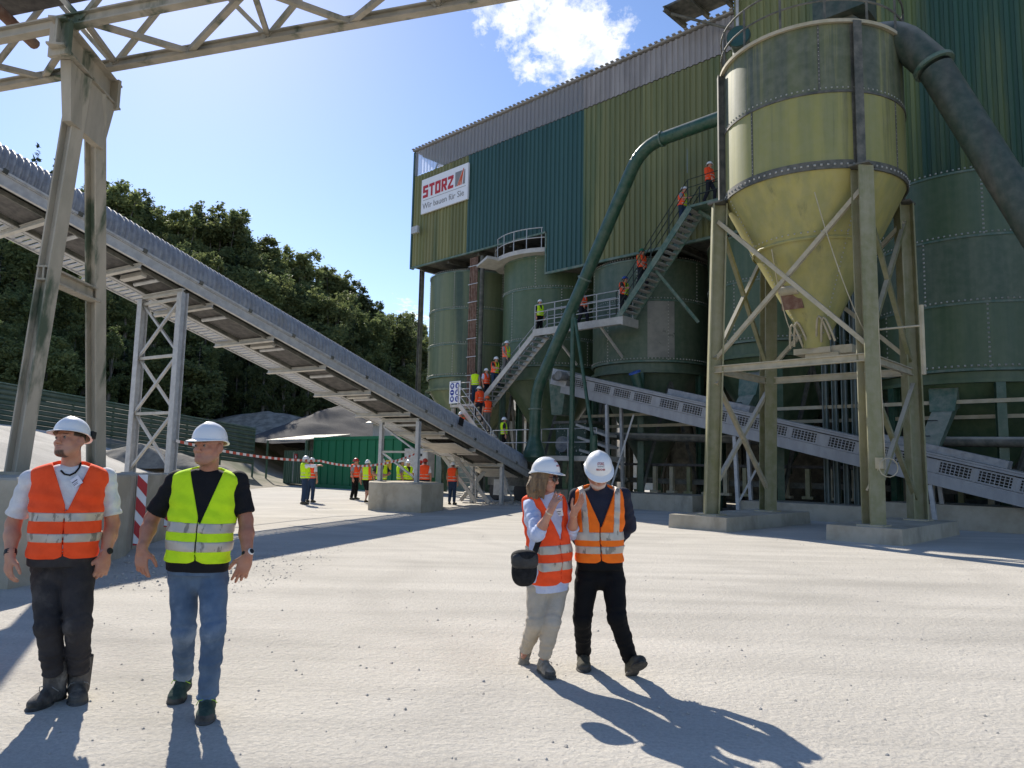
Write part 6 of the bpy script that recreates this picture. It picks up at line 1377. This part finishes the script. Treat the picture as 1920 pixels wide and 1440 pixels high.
badge(p1, [a1['vest'], a1['shirt']], at(140, 905, 4.0), FWD, .092, .06, .62)
cpts = [snap([a1['shirt'], a1['body'], a1['vest']], at(u, v, 4.2), None, .006)[0] for u, v in ((152, 868), (148, 878), (141, 886), (131, 891), (121, 889), (114, 882))]
b = MB(); b.tube(cpts, .006, 6); b.build('neck_cord', m_btee, p1, smooth=60)
band_at(p1, J, 'R', .9, .032, 'wristband', m_black, .016); band_at(p1, J, 'L', .9, .032, 'wrist_watch', m_galv, .009, Vector((1, -.4, .2)), m_black)
fr = a1['hfr']; b = MB(); q = Vector(fr[0]-fr[2]*.0*1-fr[1]*.085+np.cross(fr[1], fr[2])*-.09+fr[2]*.008); b.box(q, .035, .02, .05, Vector(fr[1]), Vector(np.cross(fr[1], fr[2])), Vector(fr[2])); b.build('helmet_clip', m_black, p1)

# --- man in lime vest
J = dict(head=at(391, 838, 4.90), neck=at(390, 888, 4.98), pelvis=at(371, 1062, 4.98), shR=at(331, 902, 4.93), shL=at(446, 902, 5.04), elR=at(285, 972, 4.95), elL=at(461, 975, 5.02), wrR=at(266, 1030, 4.80), wrL=at(464, 1043, 4.9),
  hipR=at(345, 1078, 4.98), hipL=at(400, 1078, 4.98), knR=at(345, 1182, 4.98), knL=at(400, 1182, 4.84), anR=flat(at(344, 1272, 5.24), .125), anL=flat(at(390, 1298, 4.90), .09), toeR=flat(at(326, 1308, 5.06), .03), toeL=flat(at(384, 1340, 4.72), .035),
  fuR=Vector((.1, -.25, 1)), hf=Vector((-.27, -.96, .06)), hu=Vector((-.02, -.0, 1)), hdR=Vector((.10, -.15, -1)), hpR=Vector((.2, 1, 0)), htR=Vector((.9, -.2, 0)), hdL=Vector((-.28, -.1, -1)), hpL=Vector((-.3, .95, 0)), htL=Vector((-.9, -.3, 0)))
o2 = Vector((-2.02, 4.97, 0)); p2_ = thing('person', 'man in a lime yellow vest, black T-shirt and faded jeans walking at the left', 'person', o2, 'visitors walking in the foreground')
PR2 = scaled(PROF_M, 1.03, 1.12, .03)
S2 = dict(prof=PR2, arm=1.08, leg=1.08, hs=.97, jaw=1.06, shirt=m_btee, sleeve=.84, shirt_z=-.03, shirt_g=.011, tg=.0, vest=m_vy, vest_z=(.07, None), vx=.215, ac=.08, vn=(.47, .30), bands=[('h', .385, .49), ('h', .195, .30)], trousers=m_jean, tw=(.096, .074, .064, .062), tamp=.006, tcut=.02, shoe=m_gshoe, ss=1.06, lace=m_lime, beard='full', beardc=(.20, .15, .125), bstr=.6, hairc=(.42, .21, .145), browc=(.10, .065, .045), tilt=-.02, curlsR=(.2, .4, .5, .55), curlsL=(.25, .3, .4, .5), spreadR=.14, spreadL=.14, hand=1.05, skin=m_skin2)
a2 = figure(p2_, o2, J, S2); J2 = J
badge(p2_, [a2['vest'], a2['strip']], at(376, 974, 4.0), FWD, .056, .088, 0.05)
band_at(p2_, J, 'L', .93, .030, 'wrist_watch', m_black, .012, Vector((.9, -.6, .1)), m_helm)

# --- woman in orange vest
J = dict(head=at(1024, 895, 5.92), neck=at(1022, 932, 6.0), pelvis=at(1028, 1078, 6.0), shR=at(996, 950, 5.90), shL=at(1052, 946, 6.10), elR=at(1008, 1003, 5.70), elL=at(1073, 1000, 6.0), wrR=at(1031, 960, 5.64), wrL=at(1076, 962, 5.80),
  hipR=at(1008, 1094, 5.98), hipL=at(1046, 1094, 6.04), knR=at(1004, 1168, 5.92), knL=at(1034, 1168, 5.90), anR=at(984, 1222, 6.26), anL=flat(at(1019, 1250, 5.98), .09), toeR=at(976, 1248, 6.14), toeL=flat(at(1036, 1268, 5.80), .035),
  fuR=Vector((-.15, -.85, .45)), hf=Vector((.88, -.46, -.10)), hu=Vector((.08, -.02, 1)), hdR=Vector((.42, -.1, 1)), hpR=Vector((.75, .55, -.2)), htR=Vector((-.65, .2, .6)), hdL=Vector((.55, -.2, .9)), hpL=Vector((-.6, .6, .4)), htL=Vector((-.5, -.2, .7)))
o3 = Vector((.25, 5.98, 0)); p3 = thing('person', 'woman with sunglasses in an orange vest and pale blue shirt, both hands raised', 'person', o3, 'visitors walking in the foreground')
PR3 = scaled(PROF_M, .90, .95, .02)
S3 = dict(prof=PR3, arm=.86, leg=.95, hs=.93, jaw=.92, open=1.0, shirt=m_blueshirt, sleeve=1.32, shirt_z=-.20, shirt_g=.009, tg=-.004, collar=1, vest=m_vo, vest_z=(-.10, None), vx=.165, ac=.074, vn=(.45, .36), bands=[('h', .29, .40), ('h', .08, .19)], trousers=m_beige, tw=(.090, .070, .060, .047), tamp=.006, tcut=.10, shoe=m_tshoe, ss=.93, lace=m_lace, tilt=.05, hand=.92, curlsR=(.12, .2, .3, .35), spreadR=.22, curlsL=(.15, .2, .25, .3), spreadL=.18, hairc=(.15, .09, .045), skin=m_skin)
a3 = figure(p3, o3, J, S3); J3 = J; H_, R_h = a3['H'], a3['R']
F = Field(NPV(J['head'])-.26, NPV(J['head'])+.2, .006)     # shoulder length wavy hair below the helmet
for k in range(46):
    t = k/45; a = -2.55+t*5.1; ca, sa = math.cos(a+math.pi), math.sin(a+math.pi); rng_ = np.random.RandomState(k)
    x0, y0 = .078*sa, -.012+.092*ca
    if y0 > .035: continue
    L_ = .10+.10*rng_.rand()-.05*(y0 > .0); p = [H_(x0, y0, .03), H_(x0*1.16, y0*1.14-.006, -.02), H_(x0*1.26+.01*rng_.randn(), y0*1.22-.012, -.03-L_*.5), H_(x0*1.25+.018*rng_.randn(), y0*1.15-.016+.012*rng_.randn(), -.03-L_)]
    for q in range(3): F.cone(p[q], p[q+1], (.021, .021, .019)[q], (.021, .019, .008)[q], .006)
hair = link('hair', F.mesh('hair', NPV(o3), [m_hairb]), p3)
b = MB()
for sg in (-1, 1):
    c = Vector(H_(sg*.033, .100, .0)); b.lathe([(0, .004), (.022, .003), (.026, -.004), (.02, -.006)], c, 16, axis=Vector(R_h[1])+Vector(R_h[0])*sg*.3); b.tube([Vector(H_(sg*.058, .088, .008)), Vector(H_(sg*.080, .02, .008)), Vector(H_(sg*.082, -.02, -.002))], .004, 5)
b.tube([Vector(H_(-.015, .108, .006)), Vector(H_(.015, .108, .006))], .004, 5); b.build('sunglasses', m_lens, p3, smooth=50)
badge(p3, [a3['vest'], a3['shirt'], a3['strip']], at(1047, 961, 5.0), FWD, .07, .062, .2, mat=m_white)
band_at(p3, J, 'R', .96, .026, 'bracelet', m_gold, .005); band_at(p3, J, 'L', .94, .025, 'bracelet', m_gold, .006)
# her bag: hangs from her shoulder, a thing of its own
bagc = at(983, 1064, 5.70); bagt = thing('shoulder_bag', 'black cloth shoulder bag hanging at the side of the woman with raised hands', 'bag', bagc)
F = Field(NPV(bagc)-.22, NPV(bagc)+.22, .008); Rb = [unit((.9, .25, 0)), unit((-.25, .9, 0)), np.array([0, 0, 1.0])]
F.ell(bagc+Vector((0, 0, -.02)), Rb, (.098, .060, .120), .0, p=2.5); F.ell(bagc+Vector((.0, -.01, .075)), Rb, (.104, .068, .058), .008, p=2.5); F.cone(bagc+Vector((-.09, -.045, .04)), bagc+Vector((.09, -.02, .05)), .012, .012, .01)
link('pouch', F.mesh('pouch', NPV(bagc), [m_bag]), bagt)
F = Field(NPV(bagc)-.2, NPV(bagc)+.2, .008); F.ell(bagc+Vector((.002, -.022, .055)), Rb, (.104, .056, .072), 0, p=2.8); F.half(bagc+Vector((0, 0, .0)), (0, 0, -1)); link('flap', F.mesh('flap', NPV(bagc), [m_flap]), bagt)
sp_ = [at(1003, 1034, 5.68)]+[snap([a3['vest']], at(u, v, 5.0), None, .012)[0] for u, v in ((1010, 1015), (1017, 998), (1025, 982))]+[at(1029, 972, 6.0)]
b = MB()
for i in range(len(sp_)-1): b.bar(sp_[i], sp_[i+1], .042, .006, (.2, -1, .2))
b.build('strap', m_bag, bagt)

# --- man looking down
J = dict(head=at(1122, 884, 5.88), neck=at(1122, 918, 6.06), pelvis=at(1124, 1056, 6.06), shR=at(1082, 930, 6.06), shL=at(1168, 928, 6.06), elR=at(1064, 990, 6.20), elL=at(1180, 985, 6.2), wrR=at(1105, 1030, 6.30), wrL=at(1146, 1028, 6.30),
  hipR=at(1101, 1078, 6.06), hipL=at(1149, 1078, 6.05), knR=at(1092, 1158, 6.02), knL=at(1157, 1158, 5.92), anR=flat(at(1094, 1236, 6.25), .09), anL=flat(at(1183, 1240, 5.98), .105), toeR=flat(at(1095, 1250, 6.0), .035), toeL=at(1205, 1256, 5.76),
  fuL=Vector((-.12, .55, .82)), hf=Vector((.02, -.80, -.60)), hu=Vector((0, -.60, .80)), hdR=Vector((.9, .1, -.5)), hpR=Vector((0, 1, 0)), htR=Vector((0, 0, 1)), hdL=Vector((-.9, .1, -.5)), hpL=Vector((0, 1, 0)), htL=Vector((0, 0, 1)))
o4 = Vector((.82, 6.03, 0)); p4 = thing('person', 'white bearded man with lowered head in an orange vest and black trousers', 'person', o4, 'visitors walking in the foreground')
PR4 = scaled(PROF_M, .98, 1.05, .012)
S4 = dict(prof=PR4, arm=.98, leg=1.0, hs=.99, jaw=1.04, shirt=m_navy, sleeve=1.9, shirt_z=-.05, collar=1, vest=m_vo2, vest_z=(.03, None), vx=.205, ac=.083, vn=(.50, .42), bands=[('h', .33, .44), ('h', .155, .255), ('v', .118, .025, .43, .04)], trousers=m_blackp, tw=(.098, .074, .064, .060), tamp=.006, tcut=.03, shoe=m_dshoe, ss=1.08, beard='full', beardc=(.58, .53, .48), bz=.058, bstr=.9, beardout=1, hairc=(.26, .24, .22), browc=(.3, .28, .26), tilt=-.02, skin=m_skin2)
a4 = figure(p4, o4, J, S4); J4 = J
def helmet_print(par, fr, lines, sc_):
    """lettering wrapped on the front of a hard hat"""
    c0, f, u, l = fr
    left = -l
    for txt, size, el0, mat, half in lines:
        vs, fs = text_mesh(txt, size, Vector((1, 0, 0)), Vector((0, 1, 0)), (0, 0, 0), .0, bold=.0006); xs_ = [v[0] for v in vs]; w = max(xs_)-min(xs_); k = 2*half/w; ym = max(v[1] for v in vs)
        out = []
        for v in vs:
            x = (v[0]-min(xs_))*k-half; e = el0+(v[1])/(.12); a = x/.128; ca, sa = math.cos(a), math.sin(a); r = math.cos(e)**.92; g = .0022
            out.append(c0+((left)*((.107+g)*sa*r)+f*((.128+g)*ca*r)+u*((.118+g)*math.sin(e)+.007*math.exp(-(((.107)*sa*r)/.018)**2)*max(0, math.sin(e))**.5))*sc_)
        b = MB(); b.add([tuple(q) for q in out], fs); b.build('helmet_lettering', mat, par)
m_hred = nmat('dark_red_print', (.33, .02, .03), None, rough=.5)
helmet_print(a4['helmet'], a4['hfr'], [('STORZ', .030, .74, m_hred, .046), ('Wir bauen für Sie', .010, .62, m_grey, .040), ('BESUCHER', .020, .40, m_hred, .046)], .99)
helmet_print(a3['helmet'], a3['hfr'], [('STORZ', .028, .74, m_hred, .042), ('BESUCHER', .020, .40, m_hred, .042)], .93)
# ------------------------------------------------------------------ visitors further back and on the stairs
def pose(**k):
    """joints of a 1.76 m person facing -Y, standing at the origin"""
    d = dict(pelvis=(0, 0, .96), neck=(0, .01, 1.48), head=(0, -.02, 1.605), shL=(.175, .01, 1.42), shR=(-.175, .01, 1.42), elL=(.235, .03, 1.14), elR=(-.235, .03, 1.14), wrL=(.23, -.05, .90), wrR=(-.23, -.05, .90),
        hipL=(.085, 0, .90), hipR=(-.085, 0, .90), knL=(.10, -.02, .49), knR=(-.10, -.02, .49), anL=(.11, .02, .09), anR=(-.11, .02, .09), toeL=(.14, -.17, .035), toeR=(-.14, -.17, .035),
        hf=(0, -1, .0), hu=(0, 0, 1), hdL=(0, -.1, -1), hdR=(0, -.1, -1), hpL=(-1, 0, 0), hpR=(1, 0, 0), htL=(0, -1, 0), htR=(0, -1, 0)); d.update(k)
    return {q: Vector(v) for q, v in d.items()}
POSES = {
 'stand': pose(anR=(-.13, .06, .09), toeR=(-.17, -.13, .035)),
 'walk': pose(knL=(.09, -.20, .53), anL=(.10, -.16, .12), toeL=(.11, -.35, .08), knR=(-.09, .03, .50), anR=(-.09, .22, .13), toeR=(-.10, .06, .03), elL=(.24, .12, 1.16), wrL=(.23, .08, .92), elR=(-.24, -.06, 1.16), wrR=(-.20, -.24, .98)),
 'point': pose(elR=(-.42, -.16, 1.40), wrR=(-.62, -.34, 1.44), hdR=(-.75, -.6, .05), hpR=(0, 0, -1), htR=(0, -1, .2), hf=(-.55, -.8, .1), wrL=(.20, -.12, .98)),
 'climb': pose(pelvis=(0, 0, .99), knL=(.09, -.30, .72), anL=(.10, -.22, .33), toeL=(.11, -.41, .275), knR=(-.09, -.02, .53), anR=(-.10, .10, .12), toeR=(-.10, -.08, .03), neck=(0, -.06, 1.50), head=(0, -.10, 1.625), shL=(.175, -.05, 1.44), shR=(-.175, -.05, 1.44), elR=(-.28, -.16, 1.22), wrR=(-.30, -.38, 1.16), hdR=(0, -1, -.1), elL=(.25, .04, 1.16), wrL=(.24, -.10, .96)),
 'arms': pose(elL=(.30, .02, 1.18), elR=(-.30, .02, 1.18), wrL=(.10, -.22, 1.10), wrR=(-.10, -.22, 1.05), hdL=(-1, -.2, .2), hdR=(1, -.2, .2), hpL=(0, 1, 0), hpR=(0, 1, 0), hf=(.2, -1, -.1))}
PRS = scaled(PROF_M, 1.04, 1.1, .02)
m_green_h = nmat('green_helmet_plastic', (.01, .14, .06), None, rough=.3); m_blue_h = nmat('blue_helmet_plastic', (.02, .06, .28), None, rough=.3); m_red_h = nmat('red_helmet_plastic', (.42, .035, .02), None, rough=.3); m_or_h = nmat('orange_helmet_plastic', (.75, .13, .03), None, rough=.3)
m_vmix = bpy.data.materials.new('hi_vis_lime_orange'); m_vmix.use_nodes = True      # lime vest with orange side panels
_n = m_vmix.node_tree.nodes; _l = m_vmix.node_tree.links; _t = _n.new('ShaderNodeTexCoord'); _s = _n.new('ShaderNodeSeparateXYZ'); _l.new(_t.outputs['Object'], _s.inputs[0])
_a = _n.new('ShaderNodeMath'); _a.operation = 'ABSOLUTE'; _l.new(_s.outputs[0], _a.inputs[0]); _g = _n.new('ShaderNodeMath'); _g.operation = 'GREATER_THAN'; _g.inputs[1].default_value = .125; _l.new(_a.outputs[0], _g.inputs[0])
_m = _n.new('ShaderNodeMix'); _m.data_type = 'RGBA'; _m.inputs[6].default_value = (.60, .88, .02, 1); _m.inputs[7].default_value = (.96, .10, .028, 1); _l.new(_g.outputs[0], _m.inputs[0]); _l.new(_m.outputs[2], _n['Principled BSDF'].inputs['Base Color']); _n['Principled BSDF'].inputs['Roughness'].default_value = .85
m_dkp = cloth('dark_work_trousers', (.022, .024, .032)); m_dj = cloth('dark_blue_jeans', (.025, .045, .085)); m_gtr = cloth('grey_trousers', (.14, .135, .13)); m_gtee = cloth('grey_shirt', (.30, .30, .31)); m_tan = cloth('ochre_shirt', (.38, .24, .08)); m_dtee = cloth('dark_shirt', (.03, .03, .035)); m_pat = nmat('patterned_shirt', (.35, .35, .38), (.06, .06, .08), 60, (1, 1, 1), .9)
protos = {}
def proto(pn, shorts=False, sleeve=.75):
    key = (pn, shorts, sleeve)
    if key not in protos:
        hold = bpy.data.objects.new('holder', None); ORG[hold.name] = Vector((0, 0, 0))
        S = dict(prof=PRS, shirt=m_gtee, sleeve=sleeve, vest=m_vo, vest_z=(-.03, None), vx=.20, ac=.08, vn=(.5, .3), bands=[('h', .30, .42), ('h', .06, .18)], trousers=m_dkp, shorts=shorts, tw=(.10, .078, .07, .066), tcut=.03, shoe=m_dshoe, skin=m_skin, hand=1.1, noeyes=True)
        figure(hold, (0, 0, 0), POSES[pn], S, h=.021, lod=1)
        for ob in list(bpy.data.objects):
            if ob.parent == hold or (ob.parent and ob.parent.parent == hold): COL.objects.unlink(ob)
        protos[key] = hold
    return protos[key]
def visitor(lab, loc, face, pn, vest, shirt, trous, helm=m_helm, shorts=False, sleeve=.75, hgt=1.0, grp='visitors further back', hair=False):
    src = proto(pn, shorts, sleeve); r = thing('person', lab, 'person', loc, grp); d = Vector(face); r.rotation_euler = (0, 0, math.atan2(d.x, -d.y)); r.scale = (hgt*random.uniform(.93, 1.1), hgt*random.uniform(.95, 1.1), hgt)
    def cp_(o, par):
        n = o.name.split('.')[0]
        if n == 'helmet' and helm is None: return
        c = o.copy(); COL.objects.link(c); c.parent = par
        m = dict(vest=vest, shirt=shirt, trousers=trous, helmet=helm).get(n)
        if m is not None and c.material_slots: c.material_slots[0].link = 'OBJECT'; c.material_slots[0].material = m
        for ch in src_children[o.name]: cp_(ch, c)
    src_children = {}
    for o in bpy.data.objects:
        src_children.setdefault(o.name, [])
        if o.parent: src_children.setdefault(o.parent.name, []).append(o)
    for o in src_children[src.name]: cp_(o, r)
    return r
g1, g2 = 'visitors standing in the yard', 'visitors climbing the stairs'
gp = lambda u, v: flat(at(u, v, 1) if False else Vector((0, 0, EYE))+(FWD+CR*((u-960)/FPX)-CU*((v-720)/FPX))*(EYE/-(FWD+CR*((u-960)/FPX)-CU*((v-720)/FPX)).z), 0)
V_ = visitor
V_('man in lime vest and white shirt pointing to the right with outstretched arm', gp(569, 946), (.75, .4, 0), 'point', m_vy, m_wtee, m_dj, grp=g1, sleeve=1.7, hgt=1.03)
V_('person in orange vest half hidden behind the pointing man', gp(581, 942), (.3, .9, 0), 'stand', m_vo, m_wtee, m_dj, grp=g1)
V_('person in orange vest with red helmet and black trousers before the container', gp(664, 937), (.8, -.3, 0), 'stand', m_vo, m_gtee, m_blackp, m_red_h, grp=g1, hgt=1.02)
V_('person in lime and orange vest wearing black shorts, seen from behind', gp(686, 944), (.3, .95, 0), 'walk', m_vmix, m_gtee, m_blackp, shorts=True, grp=g1, hgt=.98)
V_('man in lime vest and black T-shirt just left of the concrete foundation block', gp(713, 945), (.3, -.9, 0), 'arms', m_vy, m_dtee, m_dkp, grp=g1, hgt=1.02)
V_('man in lime vest and patterned shirt behind the foundation block', Vector((-4.45, 30.4, 0)), (.8, .3, 0), 'stand', m_vy, m_pat, m_dkp, grp=g1, hgt=1.02)
V_('white helmeted person mostly hidden behind the man in the patterned shirt', Vector((-4.3, 31.4, 0)), (.5, -.8, 0), 'stand', m_vy, m_dtee, m_dkp, grp=g1)
V_('person in lime vest with brown helmet behind the right trestle post', Vector((-3.65, 30.2, 0)), (-.2, .9, 0), 'arms', m_vy, m_wtee, m_dkp, m_red_h, grp=g1)
V_('person in orange vest and white shirt with brown helmet behind the block', Vector((-3.42, 29.9, 0)), (.1, .95, 0), 'stand', m_vo, m_wtee, m_dkp, m_red_h, grp=g1, hgt=1.04)
V_('person in orange vest and jeans standing beside the open steel stair', gp(847, 946), (.3, .9, 0), 'stand', m_vo, m_tan, m_dj, grp=g1, hgt=.98)
ns = NSt+.48
def on1(s): return 4.72+(s+26.55)*(7.78-4.72)/(26.55-22.98)+.08
def on3(s): return 7.9+(s+18.25)*(12.0-7.9)/(18.25-14.75)+.1
def on0(s): return 4.55+(s+27.0)*(2.35-4.55)/(27.0-24.7)+.08
AL = SV
V_('bareheaded person in lime vest and jeans on the landing beside the safety sign', W(-27.15, ns-.25, 4.68), (.2, .9, 0), 'stand', m_vy, m_gtee, m_dj, None, grp=g2)
V_('person in orange vest turning onto the lower flight at the landing', W(-26.65, ns, 4.72), AL, 'stand', m_vo, m_blueshirt, m_dkp, grp=g2)
V_('person in orange vest on the lowest treads of the galvanised flight', W(-26.05, ns, on1(-26.05)), AL, 'climb', m_vmix, m_dtee, m_dj, grp=g2)
V_('person in lime and orange vest and grey trousers midway up the galvanised flight', W(-25.25, ns, on1(-25.25)), AL, 'walk', m_vmix, m_gtee, m_gtr, grp=g2, hgt=1.04)
V_('person in lime vest at the top of the galvanised flight', W(-23.1, ns, on1(-23.1)), (.5, -.8, 0), 'stand', m_vy, m_dtee, m_blackp, grp=g2)
V_('person in orange vest and pale shirt on the platform behind the green pipe', W(-20.75, ns+.3, 7.95), AL, 'walk', m_vo, m_wtee, m_dkp, grp=g2)
V_('person with blue helmet at the foot of the upper staircase', W(-18.3, ns, on3(-18.2)), AL, 'climb', m_vmix, m_dtee, m_dkp, m_blue_h, grp=g2)
V_('person in orange vest and ochre shirt with green helmet on the upper staircase', W(-17.35, ns, on3(-17.35)), AL, 'walk', m_vo, m_tan, m_dkp, m_green_h, grp=g2, hgt=1.05)
V_('person in lime and orange vest near the top of the upper staircase', W(-15.4, ns, on3(-15.4)), AL, 'climb', m_vmix, m_gtee, m_dj, grp=g2)
V_('person in orange jacket on the top landing beside the hopper column', W(-14.15, ns, 12.1), AL, 'walk', m_vo, m_vo, m_dkp, grp=g2, sleeve=1.8)
V_('person in orange jacket with white helmet on the middle of the lower flight', W(-26.0, NSt-.5, on0(-26.0)), -SV, 'climb', m_vo, m_vo, m_dkp, grp=g2, sleeve=1.8)
V_('person in orange vest with orange helmet on the lower flight, seen from behind', W(-25.5, NSt-.5, on0(-25.5)), (-.5, .85, 0), 'stand', m_vo, m_dtee, m_gtr, m_or_h, grp=g2)
V_('person in lime vest and dark shirt waiting on the low platform', W(-24.35, NSt-.5, 2.12), (.9, .2, 0), 'stand', m_vy, m_dtee, m_blackp, grp=g2)
V_('person in orange vest, only white helmet showing above the conveyor hood', W(-26.6, 24.2, 2.4), (-.4, -.9, 0), 'stand', m_vo, m_vo, m_dkp, grp=g2, sleeve=1.8)
b = MB(); b.wbox(-28.0, -24.72, 23.8, 25.2, 2.2, 2.34); b.build('low_platform_deck', m_galvd, st)
for hold in list(protos.values()):      # the patterns themselves are not part of the scene
    for ob in [o for o in bpy.data.objects if o.parent == hold or (o.parent and o.parent.parent == hold)]: bpy.data.objects.remove(ob)
    bpy.data.objects.remove(hold)
